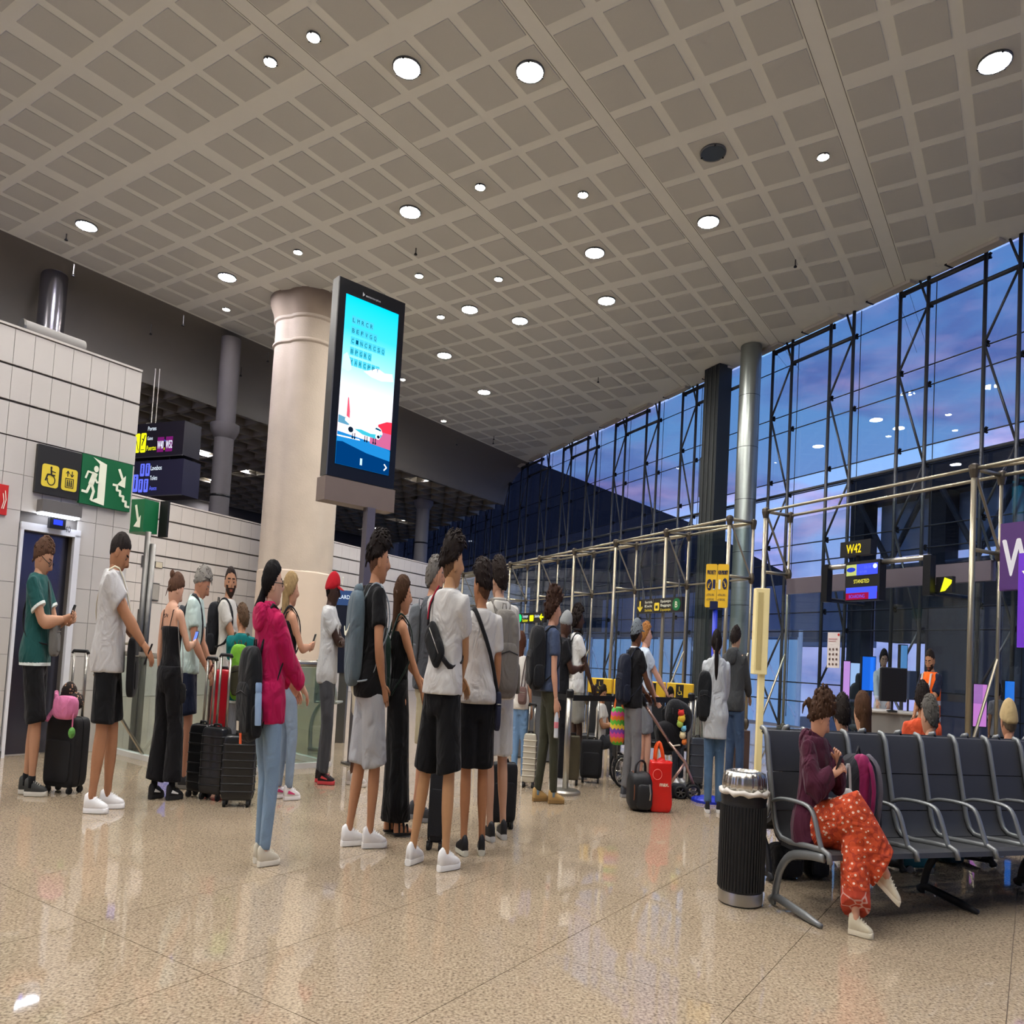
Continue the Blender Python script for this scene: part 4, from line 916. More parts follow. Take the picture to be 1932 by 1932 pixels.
def GT(x, y, off=0.0):
    p = PL(x, y, gp(0, off, 0), UF); return (p[:2]-g0)@UF, p[2]
NG = -NF
def gboard(name, label, x0, x1, yt, yb, off, m, th=.06, cat='sign'):
    ta_, z1 = GT(x0, yt, off); tb_, z0 = GT(x1, yb, off); z1 = (z1+GT(x1, yt, off)[1])/2; z0 = (z0+GT(x0, yb, off)[1])/2
    o_ = gp(ta_, off, z0); root = thing(name, label, cat, o_)
    part(root, 'sign_board' if cat == 'sign' else 'casing', slab(gp(ta_, off+th/2, 0), gp(tb_, off+th/2, 0), z0, z1, th), m)
    return Board(root, o_, np.append(-UF, 0), UZ, ta_-tb_, z1-z0)
b1 = gboard('gate_number_sign', 'black gate number sign with yellow W42 above the desk', 1586, 1642, 1020, 1048, -.25, HB, .1)
b1.text('W42', .22, .70, .18, .62, emitm('gate_yellow', (250, 214, 40), 1.0), .004, .002)
part(b1.root, 'hanger', bar(b1.p(.5, 0, -.05), b1.p(.5, -.35, -.05), .02, 8), BLACKM)
b2 = gboard('gate_monitor', 'gate information monitor showing Stansted in yellow between blue fields', 1596, 1658, 1058, 1133, -.25, HB, .1, 'monitor')
BLUF = emitm('monitor_blue', (70, 86, 240), 1.0)
b2.rect('screen_field', .04, .34, .64, .92, emitm('monitor_pale', (196, 204, 120), .9)); b2.rect('screen_field', .34, .95, .64, .92, BLUF); b2.disc('airline_badge', .18, .79, .13, .06, emitm('badge_blue', (40, 60, 190), 1.0), .006); b2.disc('clock_symbol', .88, .84, .06, .06, LW, .006)
b2.text('22:18', .56, .76, .80, .07, LV, .006); b2.text('07:08', .44, .64, .69, .06, LV, .006)
b2.text('STANSTED', .27, .72, .44, .10, emitm('monitor_yellow', (250, 240, 90), 1.0), .006); b2.rect('screen_field', .04, .95, .20, .34, BLUF, .003); b2.rect('screen_field', .04, .95, .03, .20, emitm('monitor_red', (150, 20, 60), 1.0), .003); b2.text('BOARDING', .14, .60, .07, .09, BLUF, .006); b2.rect('screen_field', .72, .95, .03, .20, BLUF, .006)
br = thing('monitor_bracket', 'black bracket with steel crossbars carrying the gate monitor', 'bracket', gp(GT(1562, 1135, -.2)[0], -.2, 2.0))
for x, yt, yb in ((1561, 1066, 1136), (1754, 1048, 1124)):
    t_, z1 = GT(x, yt, -.2); z0 = GT(x, yb, -.2)[1]; part(br, 'bracket_post', obox(gp(t_, -.2, (z0+z1)/2), np.append(UF*.04, 0), np.append(NF*.04, 0), (0, 0, (z1-z0)/2)), BLACKM)
    part(br, 'bracket_arm', bar(gp(t_, -.2, z0+.03), gp(t_, .4, z0+.03), .025, 6), BLACKM)
for x0, x1, y in ((1558, 1598, 1070), (1656, 1756, 1056)):
    a_, za = GT(x0, y, -.2); b_, zb_ = GT(x1, y, -.2); part(br, 'crossbar', bar(gp(a_, -.2, (za+zb_)/2), gp(b_, -.2, (za+zb_)/2), .028, 8), STEEL, smooth=True)
b3 = gboard('yellow_arrow_reflection', 'small glowing yellow arrow shaped sign beside the gate monitor', 1766, 1796, 1088, 1118, -.12, HB, .05)  # stands in for a reflected yellow sign, built as a glowing board
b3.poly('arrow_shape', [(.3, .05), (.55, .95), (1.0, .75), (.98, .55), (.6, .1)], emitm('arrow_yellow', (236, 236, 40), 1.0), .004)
# purple W sign at the right edge
b4 = gboard('purple_gate_sign', 'large rounded purple sign with a white letter W at the right edge', 1888, 1990, 982, 1112, -.5, mat('purple_edge', (70, 34, 96), .5), .05)
b4.round('sign_face', 0.01, .99, .01, .99, mat('purple_face', (62, 32, 84), .5, emit=(70, 34, 96), es=.25), .002, .003); b4.text('W4', .06, .92, .22, .56, mat('purple_letter', (206, 204, 206), .5, emit=(206, 204, 206), es=.3), .006, .006)
b5 = gboard('purple_banner', 'bright purple banner hanging below the large W sign', 1922, 2010, 1040, 1222, -.7, mat('purple_bright', (92, 40, 170), .5, emit=(92, 40, 170), es=.3), .04)
b5.text('W', .08, .8, .68, .14, SWHT, .004)
# exit signs hung on the frame, seen through the glass
b6 = gboard('arrivals_sign', 'dark hanging sign with yellow arrow, Sortida lettering and green B disc', 1202, 1285, 1129, 1156, -.14, SBLK, .06)
for x0, st, mm, y in ((.20, 'Sortida', SWHT, .70), (.20, 'Exit', SWHT, .42), (.20, 'Salida', YEL, .12), (.56, 'Equipatges', SWHT, .70), (.56, 'Baggage', SWHT, .42), (.56, 'Equipaje', YEL, .12)): b6.text(st, x0, x0+(.17 if x0 < .4 else .22), y, .18, mm, .004)
b6.line('arrow', [(.09, .85), (.09, .22)], .03, YEL); b6.line('arrow', [(.04, .45), (.09, .18), (.14, .45)], .025, YEL); b6.rect('divider', .385, .40, 0, 1, STEELD); b6.round('symbol_panel', .42, .53, .15, .7, YEL); b6.rect('bag_symbol', .45, .50, .3, .5, SBLK, .007); b6.disc('terminal_disc', .90, .5, .085, .42, SGRN); b6.text('B', .875, .925, .3, .42, SWHT, .008, .002)
part(b6.root, 'hanger', join([bar(b6.p(.1, 1, -.03), b6.p(.1, 1.9, -.03), .01, 6), bar(b6.p(.9, 1, -.03), b6.p(.9, 2.2, -.03), .01, 6)]), STEELD)
b7 = gboard('baggage_led_sign', 'small dark LED sign glowing with green disc and yellow symbols', 976, 1027, 1156, 1175, -.3, HB, .05)
b7.disc('terminal_disc', .10, .5, .085, .42, emitm('led_green', (30, 220, 120), 1.0)); b7.text('Equipatges', .22, .42, .55, .3, LW); b7.text('Equipaje', .22, .42, .15, .28, LY); b7.round('symbol_panel', .48, .62, .15, .75, LY); b7.text('Salida', .66, .84, .5, .28, LW); b7.line('arrow', [(.96, .5), (.86, .5)], .03, LY); b7.line('arrow', [(.90, .75), (.85, .5), (.90, .25)], .03, LY)

# ================================================================== desk and things behind the gate
DG = mat('desk_grey', (128, 124, 118), .5)
dp = D(1694, 1345, 7.6); dk_ = thing('gate_desk', 'grey boarding desk with a pale worktop under the W42 monitor', 'desk', (dp[0], dp[1], 0))
dxa = unit([.93, -.36]); dya = np.array([.36, .93])
part(dk_, 'desk_front', obox((dp[0]+dya[0]*.2, dp[1]+dya[1]*.2, dp[2]/2), np.append(dxa*.34, 0), np.append(dya*.2, 0), (0, 0, dp[2]/2-.012)), DG)
part(dk_, 'worktop', chamfer((dp[0]+dya[0]*.2, dp[1]+dya[1]*.2, dp[2]-.0), np.append(dxa*.36, 0), np.append(dya*.23, 0), (0, 0, .014), .006), mat('desk_top', (178, 174, 166), .4))
mp_ = D(1686, 1328, 7.55); mo = thing('desk_screen', 'black back of a computer screen standing on the gate desk', 'monitor', (mp_[0], mp_[1], dp[2]+.014))
ms = 7.55/F_PX
part(mo, 'screen_back', chamfer(mp_+A3(0, .02, 36*ms), (25*ms, 0, 0), (0, .02, 0), (0, 0, 32*ms), .008), BLACK); part(mo, 'screen_stand', bar((mp_[0], mp_[1]+.03, dp[2]+.01), mp_+A3(0, .03, 10*ms), .012, 8), BLACK); part(mo, 'screen_foot', lathe((mp_[0], mp_[1]+.03, dp[2]+.014), [(.05, 0), (.05, .008), (.012, .014)], 16), BLACK)
mp2 = D(1715, 1322, 7.8); m2_ = thing('desk_screen', 'dark flat screen turned edge-on beside the vest man', 'monitor', (mp2[0], mp2[1], dp[2]+.014))
part(m2_, 'screen_back', chamfer(mp2+A3(0, .02, 30*ms), (7*ms, 0, 0), (0, .09, 0), (0, 0, 28*ms), .006), mat('screen_slate', (48, 60, 84), .3)); part(m2_, 'screen_stand', bar((mp2[0], mp2[1]+.02, dp[2]+.01), mp2+A3(0, .02, 6*ms), .01, 8), BLACK)
oc = D(1618, 1352, 9.3); os_ = 9.3/F_PX; oc_ = thing('office_chair', 'dark grey high backed chair behind the gate desk', 'chair', (oc[0], oc[1], 0))
part(oc_, 'backrest', superq(oc+A3(0, 0, 28*os_), (17*os_, 0, 0), (0, .05, 0), (0, 0, 36*os_), .6), mat('chair_grey', (66, 70, 74), .8), smooth=True); part(oc_, 'headrest', superq(oc+A3(0, 0, 68*os_), (6*os_, 0, 0), (0, .03, 0), (0, 0, 14*os_), .7, 12, 8), M['chair_grey'], smooth=True); part(oc_, 'seat', superq((oc[0], oc[1]-.1, .52), (.12, 0, 0), (0, .13, 0), (0, 0, .04), .6), M['chair_grey'], smooth=True); part(oc_, 'column', bar((oc[0], oc[1]-.1, .06), (oc[0], oc[1]-.1, .5), .02, 8), BLACK)
for a in range(5): part(oc_, 'star_leg', bar((oc[0], oc[1]-.1, .07), (oc[0]+.16*math.cos(a*1.257), oc[1]-.1+.16*math.sin(a*1.257), .03), .014, 6), BLACK)
def lit(name, label, x0, x1, y0, y1, Y, col, s=1.0, cat='display'):
    p, q = D(x0, y1, Y), D(x1, y0, Y); t = thing(name, label, cat, (p[0], p[1], p[2])); part(t, 'casing', box(p[0]-.01, q[0]+.01, Y+.004, Y+.05, p[2]-.01, q[2]+.01), BLACK); part(t, 'lit_face', box(p[0], q[0], Y-.004, Y+.004, p[2], q[2]), emitm('lit_%d_%d_%d' % col, col, s)); part(t, 'stand', bar(((p[0]+q[0])/2, Y+.03, -.0), ((p[0]+q[0])/2, Y+.03, p[2]), .02, 6), STEELD); return t
lit('pink_display', 'narrow pink lit display left of the office chair', 1590, 1604, 1248, 1322, 9.15, (214, 150, 226)); lit('blue_display', 'bright blue lit display behind the seated staff woman', 1626, 1652, 1240, 1302, 9.2, (34, 110, 232)); lit('pale_display', 'pale blue lit panel between chair and pink display', 1604, 1626, 1252, 1300, 9.4, (176, 200, 244))
lit('pink_display', 'tall pink lit display right of the vest man', 1836, 1862, 1292, 1370, 8.6, (196, 126, 206), .8); lit('blue_display', 'blue lit display at the right edge behind the grey figure', 1896, 1914, 1286, 1330, 8.8, (40, 120, 226)); lit('blue_screen', 'tall slanted pale blue panel right of the desk screen', 1698, 1712, 1218, 1300, 8.3, (96, 150, 210), .8)
pp = gboard('paper_notice', 'white paper notice with rows of small pictures taped to the glass', 1562, 1583, 1193, 1260, .2, mat('paper_white', (214, 206, 202), .7), .006)
for i in range(3):
    for j in range(4): pp.disc('notice_picture', .22+.28*i, .10+.14*j, .07, .035, mat('notice_ink', (90, 66, 60), .8), .003)
pp.disc('notice_badge', .9, .93, .08, .035, SRED, .003); pp.rect('notice_line', .1, .8, .80, .83, mat('notice_pink', (196, 150, 150), .8), .003); pp.rect('notice_line', .1, .7, .74, .76, M['notice_pink'], .003)

# ================================================================== priority sign
q = G(1337, 1512); Ys = q[1]; s_ = Ys/F_PX
BLU = mat('post_blue', (20, 44, 176), .45); PY = mat('priority_yellow', (232, 186, 44), .5); PN = mat('priority_navy', (26, 34, 74), .5)
ps = thing('priority_sign', 'yellow boarding queue sign reading PRIORITY and NON PRIORITY on a blue post', 'sign', q)
zt_, zb_ = D(1336, 1064, Ys)[2], D(1336, 1146, Ys)[2]; dP = unit([.96, -.28])
wP = 40*s_/.96/1.0
bd = Board(ps, A3(q[0], q[1], zb_)+np.append(-dP*wP/2, 0)+A3(-.012, -.02, 0), np.append(dP, 0), UZ, wP, zt_-zb_)
bd.round('sign_panel', 0, .492, 0, 1, PY, -.006, .012, .14); bd.round('sign_panel', .508, 1, 0, 1, PY, -.006, .012, .14)
bd.text('PRIORITY', .06, .44, .76, .10, PN, .008, .001); bd.text('NON PRIORITY', .54, .96, .76, .10, PN, .008, .001)
bd.disc('arrow_disc', .17, .52, .12, .13, PN, .008); bd.line('arrow', [(.22, .58), (.13, .46)], .03, PY, .012); bd.line('arrow', [(.12, .55), (.12, .45), (.19, .45)], .02, PY, .012); bd.disc('arrow_disc', .84, .55, .11, .13, PN, .008); bd.line('arrow', [(.79, .61), (.88, .49)], .03, PY, .012); bd.line('arrow', [(.89, .57), (.89, .48), (.82, .48)], .02, PY, .012)
bd.rect('bag_symbol', .32, .43, .43, .64, PN, .008); bd.rect('ticket_symbol', .57, .66, .42, .64, SWHT, .008); bd.rect('ticket_symbol', .33, .42, .41, .43, SWHT, .010)
for x0 in (.12, .60): bd.text('SMALL BAG', x0, x0+.28, .27, .055, PN, .008); bd.text('CABIN BAG', x0, x0+.28, .16, .055, PN, .008); bd.line('tick', [(x0-.05, .29), (x0-.035, .27), (x0-.01, .31)], .008, PN, .008); bd.line('tick', [(x0-.05, .18), (x0-.035, .16), (x0-.01, .2)], .008, PN, .008)
part(ps, 'clamp', obox(A3(q[0]-.01, q[1]-.01, zb_+.02), (.055, 0, 0), (0, .02, 0), (0, 0, .035)), PN); part(ps, 'post', tube([q, A3(q[0]-.012, q[1], zb_+.03)], .022, 12), BLU, smooth=True); part(ps, 'base', lathe(q, [(.15, 0), (.15, .02), (.12, .035), (.03, .05)], 28), BLU, smooth=True, auto=.5)
# cream post with a panel, and a brown board beside it
q = G(1429, 1462); Yc = q[1]; s_ = Yc/F_PX
CRM = mat('cream_glow', (222, 206, 150), .5, emit=(222, 206, 150), es=.12)  # faint even glow added to the cream colour
cp = thing('cream_post', 'cream coloured post with a tall boxed panel near the bench end', 'post', q)
z1, z0 = D(1424, 1110, Yc)[2], D(1424, 1272, Yc)[2]
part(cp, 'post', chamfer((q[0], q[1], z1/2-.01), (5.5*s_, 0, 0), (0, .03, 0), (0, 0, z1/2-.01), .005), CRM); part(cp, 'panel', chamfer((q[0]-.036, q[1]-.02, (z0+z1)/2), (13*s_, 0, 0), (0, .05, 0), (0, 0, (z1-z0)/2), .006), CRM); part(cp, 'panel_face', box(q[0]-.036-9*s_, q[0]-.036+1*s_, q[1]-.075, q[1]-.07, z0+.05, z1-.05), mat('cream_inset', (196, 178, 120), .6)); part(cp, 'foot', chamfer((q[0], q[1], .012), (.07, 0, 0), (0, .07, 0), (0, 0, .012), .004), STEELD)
q = G(1398, 1466); bb = thing('brown_board', 'dark brown freestanding board beside the cream post', 'board', q)
part(bb, 'board_face', chamfer((q[0]-.0, q[1]+.02, .26), (14*s_, 0, 0), (0, .02, 0), (0, 0, .24), .006), mat('board_brown', (72, 54, 48), .6)); part(bb, 'board_foot', box(q[0]-15*s_, q[0]+15*s_, q[1]-.08, q[1]+.1, 0, .02), BLACK)
# queue barrier with belt
q = G(1066, 1497); s_ = q[1]/F_PX; zb = D(1066, 1305, q[1])[2]
qb = thing('queue_barrier', 'steel queue barrier post with a black belt printed with white arrows', 'barrier', q)
part(qb, 'post', tube([q+A3(0, 0, .02), A3(q[0]-.004, q[1], zb)], .026, 16), STEEL, smooth=True); part(qb, 'base', lathe(q, [(.13, 0), (.13, .02), (.11, .035), (.03, .045)], 28), STEEL, smooth=True, auto=.5); part(qb, 'belt_head', lathe((q[0], q[1], zb-.05), [(.032, 0), (.034, .01), (.034, .06), (.02, .075)], 18), BLACK, smooth=True, auto=.5)
e_ = D(1303, 1345, q[1]+.75); part(qb, 'belt', slab(q[:2]+A3(.03, 0, 0)[:2], e_[:2], zb-.075, zb-.025, .006), BLACK)
q2 = G(1000, 1497)+A3(0, .6, 0); part(qb, 'belt', slab(q2[:2], q[:2]-A3(.03, 0, 0)[:2], zb-.075, zb-.025, .006), BLACK)
ub = unit(np.append(e_[:2]-q[:2], 0))
for k in (.12, .27, .42, .57): text(qb, '<-', A3(q[0], q[1], zb-.06)+ub*k, ub, UZ, .022, .035, SWHT, .006)
eb = thing('queue_barrier', 'steel queue barrier post standing behind the stroller', 'barrier', (e_[0], e_[1], 0)); part(eb, 'post', bar((e_[0], e_[1], 0.02), (e_[0], e_[1], zb), .024, 12), STEEL, smooth=True); part(eb, 'base', lathe((e_[0], e_[1], 0), [(.13, 0), (.13, .02), (.03, .04)], 24), STEEL, smooth=True, auto=.5); part(eb, 'belt_head', lathe((e_[0], e_[1], zb-.05), [(.032, 0), (.034, .06), (.02, .075)], 16), BLACK)
# ================================================================== people
PLAN = 0.51       # breadth of a figure against a broad 1.75 m figure of the same height
def rotx(a): c, s = math.cos(a), math.sin(a); return np.array([[1, 0, 0], [0, c, -s], [0, s, c]])
def rotz(a): c, s = math.cos(a), math.sin(a); return np.array([[c, -s, 0], [s, c, 0], [0, 0, 1.]])
def remesh(VF, vox, it=6, fac_=.6):
    me = bpy.data.meshes.new('r'); me.from_pydata([tuple(v) for v in VF[0]], [], VF[1]); me.update()
    ob = bpy.data.objects.new('r', me); TMP.collection.objects.link(ob)
    m = ob.modifiers.new('r', 'REMESH'); m.mode = 'VOXEL'; m.voxel_size = vox; m.adaptivity = 0
    s = ob.modifiers.new('s', 'SMOOTH'); s.factor = fac_; s.iterations = it
    e = evaluated(ob); r = e.to_mesh()
    n = len(r.vertices); co = np.empty(n*3, np.float32); r.vertices.foreach_get('co', co); Fc = [tuple(p.vertices) for p in r.polygons]
    e.to_mesh_clear(); bpy.data.objects.remove(ob); bpy.data.meshes.remove(me)
    return co.reshape(-1, 3).astype(float), Fc
def ell_rings(spec, n=24, p=2.3):
    """spec: list of (z, rx, ry, x0, y0)"""
    R = []; a = np.arange(n)*2*math.pi/n
    ca, sa = np.cos(a), np.sin(a); cx = np.sign(ca)*np.abs(ca)**(2/p); sx = np.sign(sa)*np.abs(sa)**(2/p)
    for z, rx, ry, x0, y0 in spec: R.append(np.stack([x0+cx*rx, y0+sx*ry, np.full(n, z)], 1))
    return R
def gs(x, s): return np.exp(-(x/s)**2)
def ss(x, a, b): t = np.clip((x-a)/(b-a), 0, 1); return t*t*(3-2*t)
NU, NV = 44, 36; HS = 1.13
def head_surface(d, sex):
    """d (n,3) unit directions: x right, y front, z up"""
    x, y, z = d[:, 0], d[:, 1], d[:, 2]
    P = d*np.array([.076, .098, .118])*1.0; lo = np.clip(-z, 0, 1); fr = np.clip(y, 0, 1); bk = np.clip(-y, 0, 1)
    P[:, 0] *= 1-.26*lo**1.6-(.05 if sex == 'f' else 0)*lo
    P[:, 1] *= 1-.42*lo*bk
    P[:, 1] -= .012*ss(fr, .6, 1)*(z > -2)*(1-.4*lo)                      # flatten the face
    P[:, 1] += .030*gs(x, .13)*gs(z+.13, .17)*ss(fr, .6, .9)               # nose
    P[:, 1] += .012*gs(x, .10)*gs(z-.08, .16)*ss(fr, .6, .9)
    P[:, 1] -= .007*(gs(x-.36, .16)+gs(x+.36, .16))*gs(z-.08, .11)*ss(fr, .4, .8)
    P[:, 1] += .006*gs(x, .5)*gs(z-.26, .08)*ss(fr, .5, .9)
    P[:, 1] += .007*gs(x, .22)*gs(z+.47, .07)*ss(fr, .4, .8)
    P[:, 1] += .014*gs(x, .35)*gs(z+.80, .22)*ss(fr, .15, .5)
    P[:, 2] -= .004*gs(x, .3)*gs(z+.85, .2)*fr
    return P*HS
def head_dirs():
    ph = np.linspace(-math.pi/2+.02, math.pi/2-.02, NV); th = np.arange(NU)*2*math.pi/NU
    D_ = np.array([[math.cos(p)*math.sin(t), math.cos(p)*math.cos(t), math.sin(p)] for p in ph for t in th]); return D_
HD = head_dirs(); HF = []
for k in range(NV-1):
    for i in range(NU):
        j = (i+1) % NU; HF.append((k*NU+i, (k+1)*NU+i, (k+1)*NU+j, k*NU+j))
HF += [tuple(range(NU)), tuple(reversed(range((NV-1)*NU, NV*NU)))]
def scl(VF): return VF[0]*HS, VF[1]
def hairline(d, line=0.0, back=.60, front=.60):
    y = d[:, 1]; return np.where(y > 0, front*np.abs(y)**.8, back*y)+line*(1-ss(y, .15, .65))-.02
def finger(o, f, s, n, ln, r, curl, sp=0.0):
    """three bent phalanges"""
    f = unit(f+s*sp); P = [o]; a = 0; p = np.array(o, float)
    for k, q in enumerate((.45, .32, .23)):
        a += curl*(1.0 if k else .7); dr = f*math.cos(a)+n*math.sin(a); p = p+dr*ln*q; P.append(p)
    return tube(P, [r, r*.97, r*.88, r*.62], 6)
def hand(W, f, n, side, curl=.35, sc=1.0):
    """W wrist, f along the hand, n palm normal (fingers bend towards n), side +1 thumb towards +s"""
    f = unit(f); n = unit(n-f*np.dot(n, f)); s = np.cross(f, n)*side
    L = []; q = lambda a, b, c: W+f*a*sc+s*b*sc+n*c*sc
    R = []
    for a, hw, hh in ((-.02, .027, .024), (.01, .031, .022), (.045, .040, .019), (.085, .042, .016), (.096, .038, .011)):
        ring = [q(a, math.cos(t)*hw, math.sin(t)*hh) for t in np.arange(10)*2*math.pi/10]; R.append(np.array(ring))
    L.append(rings(R))
    for k, (b, ln) in enumerate(((.030, .072), (.011, .080), (-.009, .075), (-.029, .060))):
        L.append(finger(q(.085, b, 0), f, s, n, ln*sc, (.0092-.0006*(k == 3))*sc, curl*(1+.12*k), b*1.2))
    L.append(tube([q(.02, .026, .004), q(.045, .046, .014), q(.07, .058, .022), q(.092, .058, .030)], [.0125*sc, .0115*sc, .010*sc, .006*sc], 6))
    return join(L)
def ik(S, W, l1, l2, hint):
    d = W-S; L = np.linalg.norm(d); L = min(L, (l1+l2)*.998); d = unit(d); W = S+d*L
    a = (l1*l1-l2*l2+L*L)/(2*L); h = math.sqrt(max(l1*l1-a*a, 1e-6)); hv = np.asarray(hint, float); hv = hv-d*np.dot(hv, d); return S+d*a+unit(hv)*h, W
def limb(P, R, n=12, k=4):
    pts = smooth_path(P, k); rr = np.interp(np.linspace(0, len(P)-1, len(pts)), range(len(P)), R); return tube(pts, list(rr), n, ref=(0, 1, 0.01))
def bez_limb(a, b, c, ra, rb, rc, n=12):
    """limb a-b-c with extra rings round the joint"""
    P = [a, a+(b-a)*.35, a+(b-a)*.72, a+(b-a)*.93, b+(c-b)*.07, b+(c-b)*.28, b+(c-b)*.65, c]
    R = [ra, ra*.98+.0, (ra+rb)*.5, rb*1.02, rb*1.02, (rb*1.12 if rb > .04 else rb*1.06), (rb+rc)*.5, rc]
    return tube(P, R, n, ref=(0, 1, .01))
class P: pass
def person(label, foot=None, head=None, hd=0, H_=None, base=None, dxy=None, sex='m', bulk=1.0, sk='c69a78', hair=('short', '1c1614'), top=('tee', 'ffffff'), bottom=('shorts', '111111', .52), shoes=('e8e8e8', 'f4f4f4'),
           arms=('down', 'down'), look=(0, 0), lean=0.0, feet=None, vox=.015, sit=None, beard=None, glasses=False, cap=None, socks=None, group=None, sandals=False, curl=(.35, .35), hip=1.0):
    p = P(); hd_ = math.radians(hd); fw = np.array([math.sin(hd_), math.cos(hd_), 0]); rt = np.array([math.cos(hd_), -math.sin(hd_), 0])
    if base is None:
        base = G(*foot); ht = D(head[0], head[1], base[1]); H_ = ht[2]; dx = ht[0]-base[0]
        sh = math.sin(lean)*.75*PLAN*H_/1.75
        dxy = np.array([dx-fw[0]*sh, 0, 0])
    else: base = np.append(np.asarray(base, float)[:2], 0)
    if dxy is None: dxy = np.zeros(3)
    sz = H_/1.75; spn = PLAN*sz
    def tf(V):
        V = np.asarray(V, float); one = V.ndim == 1; V = np.atleast_2d(V)
        W = base+np.outer(V[:, 0]*spn, rt)+np.outer(V[:, 1]*spn, fw)+np.outer(V[:, 2]*sz, UZ)+np.outer(V[:, 2]/1.75, dxy)
        return W[0] if one else W
    p.tf, p.base, p.H, p.hd, p.sz = tf, base, H_, hd, sz
    dz = 0.0 if sit is None else sit-.93          # seated: pelvis lowered to sit height
    piv = A3(0, 0, .95+dz); RL = rotx(-lean)
    def bend(V):
        V = np.asarray(V, float); one = V.ndim == 1; V = np.atleast_2d(V).copy(); V[:, 2] += dz
        t = ss(V[:, 2], .90+dz, 1.25+dz)[:, None]; B = (V-piv)@RL.T+piv; V = V*(1-t)+B*t
        return V[0] if one else V
    p.bend = bend
    root = thing('person', label, 'person', base, group); p.root = root
    b = bulk; fem = sex == 'f'; hw = (1.06 if fem else 1.0)*hip
    sw = .175 if fem else .192
    torso = [(.80, .10*hw, .085, 0, 0), (.86, .150*hw, .108*b, 0, -.005), (.93, .166*hw, .118*b, 0, -.01), (1.0, .152*hw, .108*b, 0, -.004), (1.08, (.125 if fem else .140)*b, .098*b, 0, .004), (1.18, (.135 if fem else .152)*b, .104*b, 0, .006), (1.28, (.150 if fem else .170)*b, .115*b, 0, .006), (1.36, (.152 if fem else .176)*b, .106*b, 0, -.004), (1.415, (.142 if fem else .166), .090, 0, -.012), (1.455, .112, .076, 0, -.016), (1.475, .068, .060, 0, -.014)]
    # --- joints
    S = [bend(A3(-sw, -.012, 1.392)), bend(A3(sw, -.012, 1.392))]
    neck0, neck1 = bend(A3(0, -.016, 1.45)), bend(A3(0, .002, 1.56)); hc = bend(A3(0, .02, 1.602))
    yaw, pit = math.radians(look[0]), math.radians(look[1]); HR = rotz(-yaw)@rotx(-lean-pit)
    hc = hc+HR@A3(0, .018*math.sin(max(pit, 0))*2, -.03*math.sin(max(pit, 0)))
    p.hc, p.HR = hc, HR
    PRE = {'down': ((.235, .02, .86), (.3, -1, 0)), 'relax': ((.22, .12, .88), (.4, -1, -.1)), 'phone': ((.05, .34, 1.17), (.7, -.4, -1)), 'hold': ((.12, .36, 1.02), (.6, -.6, -1)), 'forward': ((.16, .42, 1.0), (.5, -.6, -1)), 'low': ((.16, .30, .92), (.6, -.6, -.6)), 'pocket': ((.19, .08, .90), (1, -.7, 0)), 'cross': ((-.10, .24, 1.17), (1, .3, -.8)), 'chin': ((.04, .22, 1.38), (.6, .2, -1)), 'back': ((.2, -.12, .88), (.5, -1, 0)), 'lap': ((.10, .30, .82), (.6, -.5, -.6)), 'desk': ((.14, .38, 1.02), (.7, -.3, -1)), 'hipfront': ((.02, .28, 1.0), (1, -.3, -.8))}
    El, Wr = [], []
    for i, sd in ((0, -1), (1, 1)):
        a = arms[i]; tgt, hint = PRE[a] if isinstance(a, str) else a
        tgt = A3(*tgt)*A3(sd, 1, 1)+A3(0, 0, dz if isinstance(a, str) else 0); hint = A3(*hint)*A3(sd, 1, 1)
        e, w_ = ik(S[i], tgt, .285, .255, hint); El.append(e); Wr.append(w_)
    p.El, p.Wr, p.S = El, Wr, S
    if feet is None: feet = ((-.10, -.03, 4), (.10, .05, 4))     # x, y, toe-out degrees
    Hip, Kn, An, FY = [], [], [], []
    for i, sd in ((0, -1), (1, 1)):
        Hip.append(A3(sd*.088*hw, 0, .90+dz)); q = feet[i]
        if len(q) == 3: An.append(A3(q[0], q[1]-.02, .085)); e, w_ = ik(Hip[i], An[i], .414, .407, (sd*.06, 1, 0)); Kn.append(e)
        else: Kn.append(A3(*q[3])); An.append(A3(q[0], q[1], q[4] if len(q) > 4 else .085))
        FY.append(math.radians(q[2])*sd)
    p.Kn, p.An, p.Hip = Kn, An, Hip
    # --- body
    SK = skin(sk); L = [rings([bend(r) for r in ell_rings([(z, rx*.93, ry*.90, x0, y0) for z, rx, ry, x0, y0 in torso])])]
    ar = (.046 if fem else .054)*b**.6
    for i in (0, 1):
        L.append(bez_limb(S[i], El[i], Wr[i], ar*1.08, ar*.86, ar*.58)); L.append(ellip(S[i]+A3(-.012*(1 if i else -1), 0, -.01), ar*1.12, ar*1.12, ar*1.12, 12, 8))
        lr = (.092 if not fem else .094)*b**.5
        L.append(tube([Hip[i]+A3(0, 0, .03), Hip[i]+(Kn[i]-Hip[i])*.25, Hip[i]+(Kn[i]-Hip[i])*.7, Kn[i], Kn[i]+(An[i]-Kn[i])*.22, Kn[i]+(An[i]-Kn[i])*.45, Kn[i]+(An[i]-Kn[i])*.8, An[i]+(An[i]-Kn[i])*.04], [lr, lr*1.0, lr*.74, lr*.66, lr*.70, lr*.66, lr*.46, lr*.44], 12, ref=(0, 1, .01)))
    L.append(tube([neck0-A3(0, 0, .03), neck0, (neck0+neck1)/2, neck1], [.075, .062 if not fem else .054, .055 if not fem else .047, .054 if not fem else .046], 14, ref=(0, 1, .01)))
    bV, bF = remesh(join(L), vox)
    mi = [0]*len(bF); parts_ = [(bV, bF)]
